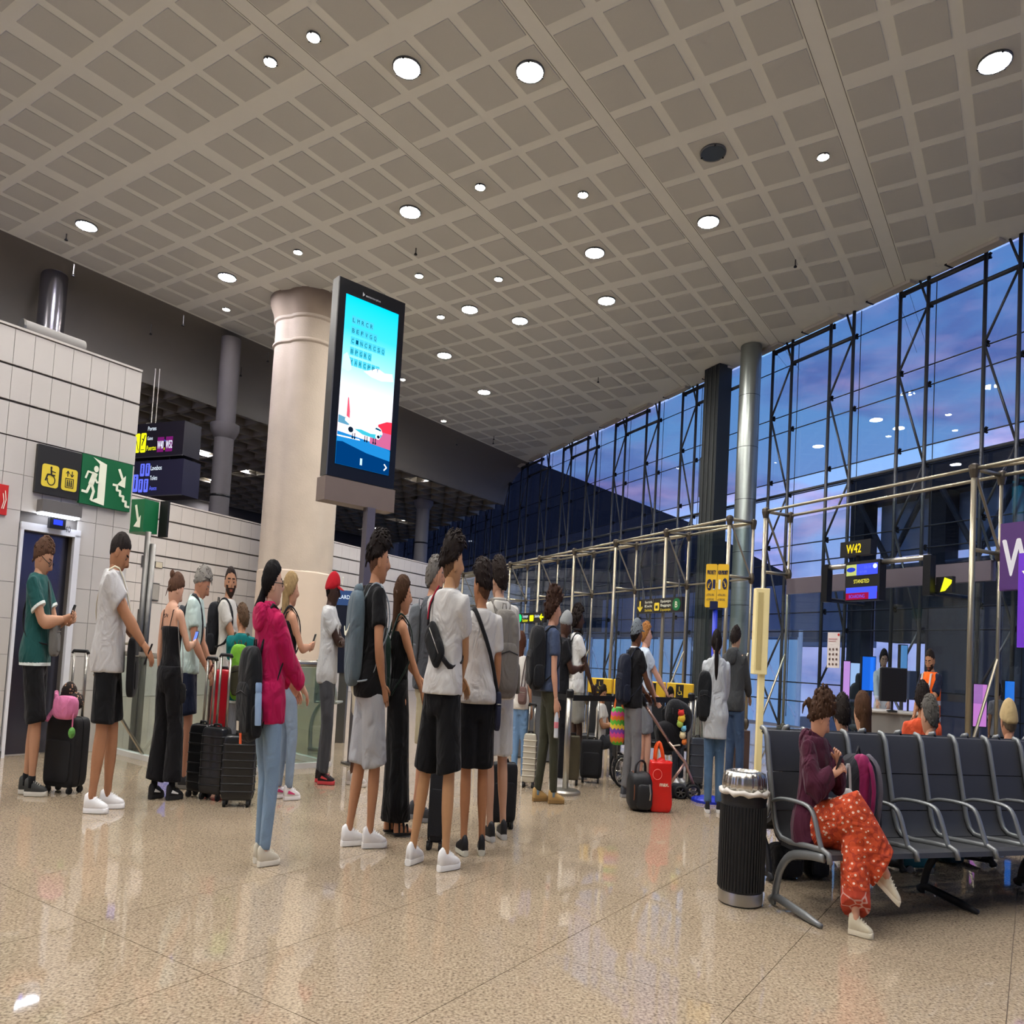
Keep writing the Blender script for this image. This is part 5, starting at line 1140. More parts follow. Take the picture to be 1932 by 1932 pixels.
    HP = head_surface(HD, sex)@HR.T+hc; parts_.append((HP, HF))
    for f in HF:
        d = HD[list(f)].mean(0); m_ = 0
        if len(f) == 4:
            if abs(d[0]) < .26 and -.54 < d[2] < -.41 and d[1] > .5: m_ = 1
            elif .14 < abs(d[0]) < .60 and .20 < d[2] < .285 and d[1] > .4: m_ = 2
            elif beard and d[2] < -.28-.25*(d[1] < .35)+.12*(abs(d[0]) > .5) and d[1] > -.02 and not (abs(d[0]) < .26 and -.54 < d[2] < -.41): m_ = 3
        mi.append(m_)
    for sd in (-1, 1):
        for q, mm in ((scl(ellip((sd*.0335, .0665, .006), .0125, .0105, .0065, 10, 8)), 4), (scl(ellip((sd*.0335, .0745, .006), .0066, .0042, .0066, 8, 6)), 5), (scl(superq((sd*.076, -.006, -.004), (.008*sd, -.006, 0), (0, .019, 0), (0, 0, .032), .9, 12, 8)), 0)):
            parts_.append((q[0]@HR.T+hc, q[1])); mi += [mm]*len(q[1])
    for i, sd in ((0, -1), (1, 1)):
        f = unit(Wr[i]-El[i]); n = A3(-sd, .25, 0) if abs(f[2]) > .75 else A3(-sd*.55, -.2, -1 if arms[i] not in ('phone', 'chin') else .4)
        if arms[i] == 'phone': n = A3(-sd*.6, -.6, .5)
        hn = hand(Wr[i], f, n, 1 if np.dot(np.cross(f, unit(n-f*np.dot(n, f))), A3(-sd if abs(f[2]) < .75 else 0, 1 if abs(f[2]) > .75 else 0, .5)) > 0 else -1, curl[i], 1.08)
        parts_.append(hn); mi += [0]*len(hn[1])
    hcol = hair[1]; lip = mat('lip_'+sk, tuple(int(v*q) for v, q in zip([int(sk[i:i+2], 16) for i in (0, 2, 4)], (.88, .66, .66))), .5)
    Vb, Fb = join(parts_)
    part(root, 'body', (tf(Vb), Fb), [SK, lip, hairmat('hair_'+hcol, hcol), hairmat('hair_'+(beard or hcol), beard or hcol), mat('eye_white', (176, 168, 160), .3), mat('eye_dark', (34, 24, 20), .2)], smooth=True, mi=mi)
    # --- hair
    st = hair[0]; thick = {'short': .017, 'crop': .007, 'fade': .026, 'quiff': .030, 'curly': .040, 'afro': .034, 'long': .018, 'pony': .014, 'lowpony': .016, 'bun': .013, 'balding': .006, 'mop': .030, 'bald': 0, 'bob': .02}[st]
    if thick:
        d = HD; base_ = head_surface(d, sex); line, back, front = 0.0, .62, .80
        if st in ('fade', 'quiff'): line, back = .20, .30
        if st == 'fade': thick = .028
        if st == 'balding': front = .95
        if st in ('long', 'bob'): line, back = -.22, .55
        if st in ('mop', 'curly'): front = .62
        if st == 'balding': tt = ss(d[:, 2]-hairline(d, line, back, .75), -.02, .10)*(1-ss(d[:, 2], .55, .8)*ss(-d[:, 1]+.9, .2, .6)*.98)
        else: tt = ss(d[:, 2]-hairline(d, line, back, front), -.01, .06)
        nzv = np.array([noise.noise(Vector(v*7)) for v in d]); nz3 = np.array([noise.noise(Vector(v*16+A3(3, 1, 2))) for v in d])
        nz5 = np.array([noise.noise(Vector(v*34+A3(1, 5, 2))) for v in d]); amp = {'curly': .75, 'afro': .35, 'mop': .5}.get(st, .38)
        tt = tt if st == 'balding' else ss(d[:, 2]-hairline(d, line, back, front)+.07*nz5+.05*nz3, -.01, .06); T = thick*(tt*(1+.75*ss(d[:, 2], .25, .9)*(st in ('quiff', 'fade', 'mop', 'curly')))*(1+amp*nzv+amp*.6*nz3+amp*.7*nz5))-.006*(1-tt)
        HV = base_+d*T[:, None]; HV2 = HV@HR.T+hc; HL = [(HV2, HF)]
        top_ = lambda q: HR@(A3(*q)*HS)+hc
        if st in ('fade', 'quiff'):      # shaved sides
            sdl = ss(d[:, 2]-hairline(d, -.06, .62, .8), -.02, .08); HV3 = base_+d*(.0035*sdl-.006*(1-sdl))[:, None]
            part(root, 'shaved_hair', (tf(HV3@HR.T+hc), HF), hairmat('fadehair_'+hcol, tuple(int(.55*int(hcol[i:i+2], 16)+.45*int(sk[i:i+2], 16)) for i in (0, 2, 4)), .8), smooth=True)
        if st == 'long':
            R = []
            for k, z in enumerate(np.linspace(.03, -.40, 9)):
                w_ = .082-.012*k/8; dp = .055-.010*k/8; c = A3(0, -.052-.012*math.sin(k/8*3), z)
                hc_ = HR@A3(0, -.03, .0)+hc
                R.append(np.array([hc_+A3(0, 0, z)+(HR@A3(math.cos(t)*w_*(1+.06*math.sin(5*t+k)), -.035-.015*k/8*2+math.sin(t)*dp, 0)) for t in np.arange(16)*2*math.pi/16]))
            HL.append(rings(R))
        if st == 'bob':
            R = []
            for k, z in enumerate(np.linspace(.03, -.18, 6)): R.append(np.array([hc+A3(0, 0, z)+(HR@A3(math.cos(t)*(.088-.004*k), -.05+math.sin(t)*.055, 0)) for t in np.arange(16)*2*math.pi/16]))
            HL.append(rings(R))
        if st == 'pony':
            a0 = top_((0, -.10, .01)); HL.append(tube([top_((0, -.085, .04)), a0, a0+A3(0, -.035, -.06), a0+A3(0, -.05, -.16), a0+A3(0, -.045, -.28), a0+A3(0, -.03, -.38), a0+A3(0, -.03, -.44)], [.026, .024, .034, .038, .034, .024, .008], 12))
        if st == 'lowpony':
            a0 = top_((0, -.085, -.03)); HL.append(tube([top_((0, -.06, 0)), a0, a0+A3(0, -.02, -.05), a0+A3(-.01, -.045, -.11), a0+A3(-.02, -.05, -.19), a0+A3(-.03, -.04, -.25)], [.03, .03, .04, .056, .052, .012], 14))
        if st == 'bun': HL.append(ellip(top_((0, -.105, .055)), .034, .034, .036, 12, 10)); HL.append(tube([top_((.02, -.09, -.02)), top_((.03, -.11, -.07)), top_((.02, -.10, -.12))], [.01, .008, .003], 6)); 
        if st == 'mop':
            HL.append(ellip(top_((-.01, -.135, .005)), .030, .034, .036, 12, 10)); HL.append(tube([top_((-.01, -.16, .0)), top_((-.01, -.175, -.04)), top_((-.01, -.16, -.08))], [.016, .014, .004], 8))
        rng = np.random.RandomState(int(hcol, 16) % 9973+len(label))
        if st in ('short', 'quiff', 'fade', 'curly', 'mop', 'afro'):
            idx = np.where(tt > .75)[0]
            if len(idx):
                curly_ = st in ('curly', 'mop', 'afro'); nt_ = {'curly': 110, 'mop': 120, 'afro': 130, 'quiff': 90, 'fade': 90, 'short': 90}.get(st, 60)
                for k_ in rng.choice(idx, nt_):
                    b0 = HV[k_]; dd_ = d[k_]
                    if curly_: VF = ellip((0, 0, 0), .015, .015, .015, 6, 4); HL.append(((VF[0]*(.7+.6*rng.rand())+b0+dd_*.002)@HR.T+hc, VF[1])); continue
                    fl_ = np.array([rng.uniform(-.5, .5), (.9 if st in ('quiff', 'fade', 'short') and dd_[2] > .6 else -.5)+rng.uniform(-.4, .4), -.55*(1-dd_[2])+rng.uniform(-.2, .1)]); tg = unit(fl_-dd_*np.dot(fl_, dd_)); ln_ = thick*(1.1+.9*rng.rand())
                    VF = tube([b0-dd_*.008, b0+dd_*.002+tg*ln_*.5, b0+dd_*.0015+tg*ln_*1.15], [(.010, .006), (.009, .005), (.001, .001)], 5, ref=dd_); HL.append((VF[0]@HR.T+hc, VF[1]))
        hV, hF = join(HL); part(root, 'hair', (tf(hV), hF), hairmat('hair_'+hcol, hcol), smooth=True)
    if cap:
        cm = cloth('cap_'+cap[0], cap[0], .25); d = HD; B = head_surface(d, sex)
        ln_ = np.where(d[:, 1] > 0, .46*d[:, 1], .18*d[:, 1])+.05; tt = ss(d[:, 2]-ln_, -.01, .06)
        CV = (B+d*(.022*tt-.008*(1-tt))[:, None]+A3(0, 0, 1)*(.012*ss(d[:, 2], .4, 1))[:, None])@HR.T+hc
        c_ = part(root, 'cap', (tf(CV), HF), cm, smooth=True)
        if cap[1]:
            sgn = cap[1]      # +1 peak forward, -1 backwards
            R = []
            for k in range(7):
                a = -1.0+2.0*k/6; q0 = A3(math.sin(a)*.078, sgn*math.cos(a)*.082, .05+.0*k); q1 = A3(math.sin(a)*.072, sgn*(math.cos(a)*.082+.075*math.cos(a*1.1)), .032)
                R.append((q0, q1))
            V = []; 
            for q0, q1 in R: V += [q0+A3(0, 0, .004), q1+A3(0, 0, .003), q1-A3(0, 0, .003), q0-A3(0, 0, .004)]
            Fc = []
            for k in range(6):
                a, bq = 4*k, 4*k+4
                for i in range(4): Fc.append((a+i, a+(i+1) % 4, bq+(i+1) % 4, bq+i))
            Fc += [(3, 2, 1, 0), (24, 25, 26, 27)]
            part(c_, 'peak', (tf((np.array(V)*HS)@HR.T+hc), Fc), cm, smooth=False)
            part(c_, 'button', (tf((ellip((0, 0, .145), .008, .008, .006, 8, 6)[0]*HS)@HR.T+hc), ellip((0, 0, 0), 1, 1, 1, 8, 6)[1]), cm)
    if glasses:
        L = []
        gz = .008 if glasses == 'eyes' else .085; gy = .092 if glasses == 'eyes' else .066; tl_ = 0 if glasses == 'eyes' else .03
        for sd in (-1, 1):
            L.append(tube([A3(sd*.034+math.cos(t)*.022, gy, gz+math.sin(t)*.017) for t in np.arange(12)*2*math.pi/12], .0028, 5, closed=True)); L.append(tube([A3(sd*.056, gy-.004, gz), A3(sd*.078, .05, gz-tl_*.3), A3(sd*.080, -.01, gz-tl_)], .0026, 5))
        L.append(tube([A3(-.012, gy+.004, gz), A3(.012, gy+.004, gz)], .0026, 5)); V, Fc = join(L); g_ = part(root, 'glasses', (tf((V*HS)@HR.T+hc), Fc), BLACK)
        if glasses != 'eyes':
            V, Fc = join([plate(A3(sd*.034, gy, gz), A3(1, 0, 0), A3(0, 0, 1), [(math.cos(t)*.021, math.sin(t)*.016) for t in np.arange(10)*2*math.pi/10], .002) for sd in (-1, 1)]); part(g_, 'lens', (tf((V*HS)@HR.T+hc), Fc), BLACKM)
    # --- clothes
    def torso_rings(z0, z1, ease, flare=0.0):
        zs = np.array([t[0] for t in torso]); out = []
        for z in np.concatenate([[z0], zs[(zs > z0+.02) & (zs < z1-.01)], [z1]]):
            rx = np.interp(z, zs, [t[1] for t in torso]); ry = np.interp(z, zs, [t[2] for t in torso]); yo = np.interp(z, zs, [t[4] for t in torso])
            if z < 1.28: rx = max(rx, np.interp(1.28, zs, [t[1] for t in torso])*.93 if ease > .012 else rx); ry = max(ry, .108*b if ease > .012 else ry)
            if z < 1.02:
                hx = np.interp(z, [.8, .86, .93, 1.0], [.135*hw, .156*hw, .168*hw, .156*hw]); be_ = bottom[3].get('ease', .022 if bottom[0] == 'shorts' else .014) if len(bottom) > 3 else (.022 if bottom[0] == 'shorts' else .014)
                if ease > .012: rx = max(rx, hx+be_+.016-ease); ry = max(ry, np.interp(z, [.8, .93, 1.0], [.11, .118, .110])*b+be_+.016-ease)
            k = flare*ss(1.25-z, 0, .4); out.append((z, rx+ease+k, ry+ease+k, 0, yo))
        return [bend(r) for r in ell_rings(out)]
    tk, tcol = top[0], top[1]; topt = top[2] if len(top) > 2 else {}
    cm = cloth('cloth_'+tcol, tcol, topt.get('wr', .55)); ease = topt.get('ease', .020); hem = topt.get('hem', .86); slv = topt.get('slv', .62)
    L = []
    if tk in ('tee', 'jacket', 'hoodie', 'polo', 'shirt'):
        L.append(rings(torso_rings(hem, 1.468, ease, topt.get('flare', .012))))
        for i in (0, 1):
            e, w_, s = El[i], Wr[i], S[i]; ins = s+(bend(A3(0, -.01, 1.36))-s)*.28
            if slv <= 1.0:
                q = s+(e-s)*slv; L.append(tube([ins, s, s+(q-s)*.5, q], [ar*1.35, ar*1.22+ease*.5, ar*1.15+ease*.8, ar*1.08+ease*1.15], 14, ref=(0, 1, .01)))
            else:
                L.append(tube([ins, s, s+(e-s)*.5, s+(e-s)*.92, e+(w_-e)*.08, e+(w_-e)*.5, e+(w_-e)*.93], [ar*1.35, ar*1.25+ease*.6, ar*1.1+ease, ar*1.0+ease, ar*1.0+ease, ar*.85+ease, ar*.72+ease*.8], 14, ref=(0, 1, .01)))
        if tk in ('jacket', 'hoodie', 'shirt'):
            L.append(tube([bend(A3(0, -.02, 1.44)), bend(A3(0, -.018, 1.475)), bend(A3(0, -.018, 1.505))], [(.10, .085), (.082, .075), (.070, .068)], 16, ref=(1, 0, 0)))
        V, Fc = remesh(join(L), vox*1.0, 5); sh_ = part(root, {'tee': 't_shirt', 'polo': 'polo_shirt', 'shirt': 'shirt', 'jacket': 'jacket', 'hoodie': 'hoodie'}[tk], (tf(V), Fc), cm, smooth=True)
        if tk in ('jacket', 'hoodie'):
            hV = join([superq(bend(A3(0, -.135, 1.41)), (.115, 0, 0), (0, .05, .01), (0, 0, .085), .8, 20, 12), tube([bend(A3(-.085, -.03, 1.475)), bend(A3(-.08, -.10, 1.46)), bend(A3(0, -.15, 1.45)), bend(A3(.08, -.10, 1.46)), bend(A3(.085, -.03, 1.475))], [.02, .03, .035, .03, .02], 10)]); part(sh_, 'hood', (tf(hV[0]), hV[1]), cm, smooth=True)
        if tk == 'polo' or topt.get('collar'):
            cV = tube([bend(A3(math.sin(t)*.078, -.015+math.cos(t)*.070, 1.475-.018*max(0, math.cos(t)))) for t in np.arange(14)*2*math.pi/14], (.010), 8, closed=True); cV = (cV[0], cV[1]); part(sh_, 'collar', (tf(cV[0]), cV[1]), cloth('cloth_'+topt.get('ccol', tcol), topt.get('ccol', tcol)), smooth=True)
        elif tk == 'tee':
            cV = tube([bend(A3(math.sin(t)*.073, -.015+math.cos(t)*.064, 1.468-.012*max(0, math.cos(t)))) for t in np.arange(14)*2*math.pi/14], .006, 6, closed=True); part(sh_, 'neck_band', (tf(cV[0]), cV[1]), cm, smooth=True)
        if topt.get('band'):
            bm = cloth('cloth_'+topt['band'], topt['band']); r_ = torso_rings(hem, 1.4, ease+.004, topt.get('flare', .012)); r0 = r_[0]; R = [r0-A3(0, 0, .004), r0+A3(0, 0, .018)]; part(sh_, 'hem_band', (tf(rings(R)[0]), rings(R)[1]), bm)
            for i in (0, 1):
                e, s = El[i], S[i]; q = s+(e-s)*slv; q0 = s+(e-s)*(slv-.06); V, Fc = tube([q0, q+(e-s)*.01], ar*1.08+ease*1.2+.002, 14, ref=(0, 1, .01)); part(sh_, 'cuff_band', (tf(V), Fc), bm)
    elif tk in ('tank', 'strappy'):
        low = 1.30 if tk == 'strappy' else 1.36
        L.append(rings(torso_rings(hem, low, .008)))
        V, Fc = remesh(join(L), vox, 4); sh_ = part(root, 'camisole' if tk == 'strappy' else 'tank_top', (tf(V), Fc), cm, smooth=True)
        for sd in (-1, 1):
            w_ = .006 if tk == 'strappy' else .018
            V, Fc = tube([bend(A3(sd*.085, .118*b, low-.03)), bend(A3(sd*.095, .085, 1.40)), bend(A3(sd*.10, .0, 1.452)), bend(A3(sd*.10, -.075, 1.415)), bend(A3(sd*.085, -.118*b, low-.03))], [(w_, .005)]*5, 6, ref=(1, 0, 0)); part(sh_, 'shoulder_strap', (tf(V), Fc), cm)
    bk, bcol, bl = bottom[:3]; bo = bottom[3] if len(bottom) > 3 else {}
    bm = cloth('cloth_'+bcol, bcol, bo.get('wr', .5)); L = []
    if bk in ('shorts', 'pants'):
        e = bo.get('ease', .022 if bk == 'shorts' else .014)
        if sit is None: L.append(rings(ell_rings([(.80, .135*hw+e, .098*b+e, 0, 0), (.86, .156*hw+e, .110*b+e, 0, -.005), (.93, .168*hw+e, .118*b+e, 0, -.01), (1.0, .156*hw+e, .110*b+e, 0, -.004)])))
        else: L.append(superq(A3(0, -.01, .95+dz), (.185*hw, 0, 0), (0, .145*b, 0), (0, 0, .14), .7))
        for i in (0, 1):
            h_, k_, a_ = Hip[i], Kn[i], An[i]; lr = (.092 if not fem else .094)*b**.5
            if bk == 'shorts':
                f_ = (h_[2]-bl)/max(h_[2]-k_[2], .05) if sit is None else bl
                f_ = min(f_, 1.12); end = h_+(k_-h_)*min(f_, 1)+(a_-k_)*max(f_-1, 0)*1.0; L.append(tube([h_+A3(0, 0, .02), h_+(end-h_)*.3, h_+(end-h_)*.65, end], [lr+e, lr*1.03+e, lr*.98+e*1.2, lr*bo.get('hemr', .98)+e*1.35], 16, ref=(0, 1, .01)))
            else:
                fl = bo.get('ankle', .62); kn = bo.get('knee', .78); end = a_+(a_-k_)*bo.get('over', -.02)
                L.append(tube([h_+A3(0, 0, .02), h_+(k_-h_)*.3, h_+(k_-h_)*.75, k_, k_+(end-k_)*.3, k_+(end-k_)*.7, end], [lr+e, lr*1.03+e, lr*.86+e, lr*kn+e, lr*(kn*.7+fl*.3)+e, lr*(kn*.3+fl*.7)+e, lr*fl+e], 16, ref=(0, 1, .01)))
        V, Fc = remesh(join(L), vox, 4); part(root, 'shorts' if bk == 'shorts' else bo.get('name', 'trousers'), (tf(V), Fc), bo.get('mat') or bm, smooth=True)
    elif bk == 'skirt':
        spec = [(1.04, .150*hw, .115, 0, 0), (.95, .178*hw, .130, 0, -.01), (.80, .185*hw, .140, 0, 0), (.5, .190, .150, 0, 0), (.25, .200, .165, 0, 0), (bl, .212, .185, 0, 0)]; R = []
        for z, rx, ry, x0, y0 in spec:
            f_ = (1.04-z); R.append(np.array([(math.cos(t)*rx*(1+.06*f_*math.cos(9*t)), y0+math.sin(t)*ry*(1+.06*f_*math.cos(9*t)), z) for t in np.arange(54)*2*math.pi/54]))
        V, Fc = rings(R); part(root, 'skirt', (tf(V), Fc), bm, smooth=True)
    # --- shoes
    for i, sd in ((0, -1), (1, 1)):
        a_ = An[i]; sn = unit(a_-Kn[i]); tilt = 0.0
        if len(feet[i]) > 5: tilt = math.radians(feet[i][5])
        RY = rotz(-FY[i])@rotx(tilt)
        def sf(V): return np.asarray(V)@RY.T+a_
        L0 = .265 if not fem else .245
        prof = [(-.075, .020, .055), (-.068, .034, .085), (-.04, .040, .098), (.0, .040, .095), (.045, .043, .070), (.09, .047, .052), (.135, .046, .038), (.165, .036, .026), (.180, .016, .016)]
        R = []; 
        for y, hw_, hh in prof:
            y = y*L0/.255; R.append(np.array([(math.cos(t)*hw_, y, -.055+max(0, math.sin(t))**.55*hh*.96+min(0, math.sin(t))*.006) for t in np.arange(14)*2*math.pi/14]))
        V, Fc = rings(R)
        if sandals:
            V2 = V.copy(); V2[:, 2] = (V2[:, 2]+.055)*.75-.055; fV, fF = V2, Fc
            sh_ = part(root, 'sandal', (tf(sf(np.array([(0, 0, -.08)])))[:0] if False else tf(sf(superq(A3(0, .05, -.066), (.046, 0, 0), (0, .135, 0), (0, 0, .012), .5, 20, 6)[0])), superq(A3(0, 0, 0), (1, 0, 0), (0, 1, 0), (0, 0, 1), .5, 20, 6)[1]), BLACK, smooth=True)
            part(root, 'foot', (tf(sf(fV)), fF), SK, smooth=True)
            for y in (.10, .05, -.01):
                tV, tF = tube([A3(math.cos(t)*.047, y, -.055+math.sin(t)*(.050+.02*(y < .06)+.02*(y < 0))) for t in np.linspace(0, math.pi, 9)], [(.012, .004)]*9, 6, ref=(0, 1, 0)); part(sh_, 'sandal_strap', (tf(sf(tV)), tF), BLACK)
            continue
        sh_ = part(root, 'shoe', (tf(sf(V)), Fc), mat('shoe_'+shoes[0], tuple(int(shoes[0][q:q+2], 16) for q in (0, 2, 4)), .6, var=.05), smooth=True)
        R = []
        for y, hw_, hh in prof:
            y = y*L0/.255*1.03; R.append(np.array([(math.copysign(abs(math.cos(t))**.5, math.cos(t))*(hw_+.004), y, -.067+math.copysign(abs(math.sin(t))**.4, math.sin(t))*.018) for t in np.arange(12)*2*math.pi/12]))
        V, Fc = rings(R); part(sh_, 'sole', (tf(sf(V)), Fc), mat('shoe_'+shoes[1], tuple(int(shoes[1][q:q+2], 16) for q in (0, 2, 4)), .6, var=.05), smooth=True, auto=.7)
        L = []
        for k in range(4): y = .035+.022*k; hh = np.interp(y, [q[0] for q in prof], [q[2] for q in prof]); L.append(tube([A3(-.026, y, -.055+hh*.86), A3(0, y+.004, -.053+hh*1.01), A3(.026, y, -.055+hh*.86)], .004, 5))
        V, Fc = join(L); part(sh_, 'laces', (tf(sf(V)), Fc), mat('shoe_'+shoes[1], tuple(int(shoes[1][q:q+2], 16) for q in (0, 2, 4)), .6))
        if len(shoes) > 2:
            L = [plate(A3(sd_*.0445, .02, -.03), A3(0, 1, 0), A3(0, 0, 1), [(-.05, .0), (.06, -.012), (.06, -.004), (-.03, .022)], .004*1) for sd_ in (-1, 1)]; V, Fc = join(L); part(sh_, 'shoe_flash', (tf(sf(V)), Fc), mat('shoe_'+shoes[2], tuple(int(shoes[2][q:q+2], 16) for q in (0, 2, 4)), .6))
        if socks:
            V, Fc = tube([a_+sn*.03, a_-sn*.05], (.092 if not fem else .094)*b**.5*.47, 12, ref=(0, 1, .01)); part(root, 'sock', (tf(V), Fc), cloth('cloth_'+socks, socks, .2), smooth=True)
    return p

# ------------------------------------------------------------------ worn and carried things
def strap(p, parent, pts, w_, m, th=.006, name='strap', bendit=True):
    P_ = [p.bend(A3(*q)) if bendit else A3(*q) for q in pts]; V, Fc = tube(smooth_path(P_, 3), [(w_, th)]*(3*(len(P_)-1)+1), 6, ref=(1, 0, 0)); return part(parent, name, (p.tf(V), Fc), m, smooth=True)
def tfp(p, parent, name, VF, m, smooth=True, bendit=True, label=None):
    V = p.bend(VF[0]) if bendit else VF[0]; return part(parent, name, (p.tf(V), VF[1]), m, smooth=smooth, label=label)
def backpack(p, label, col, w_=.15, h_=.235, d_=.085, zc=1.20, accent=None, y0=-.135, kind='pack', x0=0.0, smap=None, straps=(1, 1)):
    m = smap or cloth('bag_'+col, col, .5, .75); m2 = cloth('bag_'+(accent or col), accent or col, .4, .75)
    root = thing('backpack', label, 'backpack', p.tf(p.bend(A3(x0, y0, zc-h_)))); yc = y0-d_
    tfp(p, root, 'main_body', superq(A3(x0, yc, zc), (w_, 0, 0), (0, d_, .01), (0, 0, h_), .55, 28, 16), m)
    if kind == 'pack':
        fp_ = tfp(p, root, 'front_pocket', superq(A3(x0, yc-d_*.82, zc-h_*.30), (w_*.80, 0, 0), (0, d_*.42, 0), (0, 0, h_*.55), .5, 24, 12), m2)
        tfp(p, fp_, 'zip', tube([A3(x0-w_*.7, yc-d_*1.22, zc-h_*.02), A3(x0, yc-d_*1.28, zc+h_*.06), A3(x0+w_*.7, yc-d_*1.22, zc-h_*.02)], .004, 5), BLACK)
        for sd in (-1, 1): tfp(p, root, 'side_pocket', superq(A3(x0+sd*w_*.98, yc, zc-h_*.55), (w_*.12, 0, 0), (0, d_*.75, 0), (0, 0, h_*.35), .6, 14, 8), m2)
    if kind == 'sack':
        tfp(p, root, 'gathered_top', superq(A3(x0, yc+.02, zc+h_*.98), (w_*.55, 0, 0), (0, d_*.6, 0), (0, 0, .04), .9, 18, 8), m)
    tfp(p, root, 'top_handle', tube([A3(x0-.03, yc+d_*.6, zc+h_*.92), A3(x0-.02, yc+d_*.6, zc+h_+.035), A3(x0+.02, yc+d_*.6, zc+h_+.035), A3(x0+.03, yc+d_*.6, zc+h_*.92)], .008, 6), m2)
    for sd, on in ((-1, straps[0]), (1, straps[1])):
        if on: strap(p, root, [(sd*.07, y0-.01, zc+h_*.8), (sd*.105, -.06, 1.463), (sd*.115, .03, 1.455), (sd*.125, .12, 1.36), (sd*.145, .125, 1.22), (sd*.185, .03, 1.10), (sd*.13, y0, zc-h_*.7)], .022 if kind != 'sack' else .006, m2, .008, 'shoulder_strap')
    return root
def phone(p, i, label, col='101014', lit_=None, up=.03, fwd=.09, cat='phone'):
    W, E = p.Wr[i], p.El[i]; f = unit(W-E); c = W+f*fwd+A3(0, 0, up); root = thing('phone' if cat == 'phone' else cat, label, cat, p.tf(c))
    VF = chamfer(c, A3(.036, 0, 0), unit(A3(0, .5, .85))*.075, unit(A3(0, -.85, .5))*.005, .003); part(root, 'phone_body', (p.tf(VF[0]), VF[1]), mat('ph_'+col, tuple(int(col[q:q+2], 16) for q in (0, 2, 4)), .3))
    VF = obox(c+unit(A3(0, -.85, .5))*.0055, A3(.032, 0, 0), unit(A3(0, .5, .85))*.068, unit(A3(0, -.85, .5))*.0008); part(root, 'phone_screen', (p.tf(VF[0]), VF[1]), emitm('ph_screen', (120, 150, 250), .9) if lit_ else BLACK)
    return root
# ================================================================== bench rows and litter bin
BO = A3(1.417, 3.56, 0); BX = np.append(unit([.94, .34]), 0); BF = np.append(unit([.34, -.94]), 0)
SEATM = mat('bench_black_foam', (54, 54, 55), .55, var=.05, vs=30, bump=.05, bs=200); FRAMEM = mat('bench_grey_frame', (128, 130, 130), .4, .5); BEAMM = mat('bench_beam', (40, 41, 44), .45, .4)
PITCHB = .262; DROP = .018
def bench(name, label, o, fdir, n, arms_, near_leg=True, legs=()):
    root = thing(name, label, 'bench', o)
    def q(a, f, z): return o+BX*a+fdir*f+A3(0, 0, z-DROP*max(a, 0)*(z > .1))
    def sheet(a0, a1, prof, th):
        R = []
        for f, z, nf, nz_ in prof: R.append((q(a0, f, z), q(a1, f, z), q(a1, f-nf*th, z-nz_*th), q(a0, f-nf*th, z-nz_*th)))
        V = [v for r in R for v in r]; Fc = []
        for k in range(len(R)-1):
            a, b = 4*k, 4*k+4
            for i in range(4): Fc.append((a+i, a+(i+1) % 4, b+(i+1) % 4, b+i))
        Fc += [(3, 2, 1, 0), tuple(4*(len(R)-1)+i for i in range(4))]
        return np.array(V), Fc
    seatp = [(.195, .312, 1, 0), (.188, .335, .7, .7), (.16, .345, .1, 1), (.06, .338, 0, 1), (-.06, .326, 0, 1), (-.12, .330, .3, .95)]
    lowp = [(-.125, .332, .3, .95), (-.155, .355, .7, .7), (-.175, .40, .9, .4), (-.188, .455, .95, .3)]
    midp = [(-.189, .46, .95, .3), (-.205, .53, .95, .3), (-.228, .645, .97, .25)]
    topp = [(-.229, .65, .97, .25), (-.245, .74, .97, .2), (-.258, .82, .97, .2), (-.272, .848, .5, .85), (-.295, .852, 0, 1), (-.305, .835, -1, 0)]
    for k in range(n):
        a0, a1 = k*PITCHB+.008, (k+1)*PITCHB-.008
        s = part(root, 'seat', sheet(a0, a1, seatp, .028), SEATM, smooth=False); b = part(root, 'backrest', sheet(a0, a1, topp, .024), SEATM, smooth=True, auto=.8)
        part(b, 'back_cushion', sheet(a0, a1, midp, .024), SEATM); part(b, 'lumbar_cushion', sheet(a0, a1, lowp, .024), SEATM, smooth=True, auto=.8)
    for k in range(n+1):
        a = k*PITCHB; pr = [(.205, .300), (.195, .340), (.16, .352), (.06, .346), (-.06, .336), (-.12, .342), (-.15, .37), (-.172, .43), (-.195, .54), (-.222, .68), (-.248, .82), (-.268, .856), (-.295, .862)]
        fr = part(root, 'seat_divider', tube([q(a, f, z) for f, z in pr], [(.011, .014)]*len(pr), 8, ref=BX), FRAMEM, smooth=True)
        if k < arms_:
            part(fr, 'armrest', tube(smooth_path([q(a, -.188, .505), q(a, -.13, .528), q(a, -.02, .536), q(a, .06, .528), q(a, .098, .49), q(a, .132, .40), q(a, .155, .345)], 3), [(.013, .010)]*19, 8, ref=BX), FRAMEM, smooth=True)
    part(root, 'beam', bar(q(.0, -.02, .285), q(n*PITCHB, -.02, .285), .028, 10), BEAMM, smooth=True)
    for a in legs:
        path = [q(a, .17, .318), q(a, .06, .305), q(a, -.05, .27), q(a, -.115, .19), q(a, -.14, .10), q(a, -.15, .04)]
        lg = part(root, 'leg', tube(smooth_path(path, 3), [(.012, .022)]*16, 8, ref=BX), FRAMEM if a == 0 else BEAMM, smooth=True)
        part(lg, 'foot', tube(smooth_path([q(a, -.172, .013), q(a, -.15, .045), q(a, -.10, .045), q(a, .02, .030), q(a, .165, .013)], 3), [(.014, .018), (.014, .03)]+[(.014, .022)]*9+[(.013, .016), (.012, .012)], 8, ref=BX), FRAMEM if a == 0 else BEAMM, smooth=True)
    return root
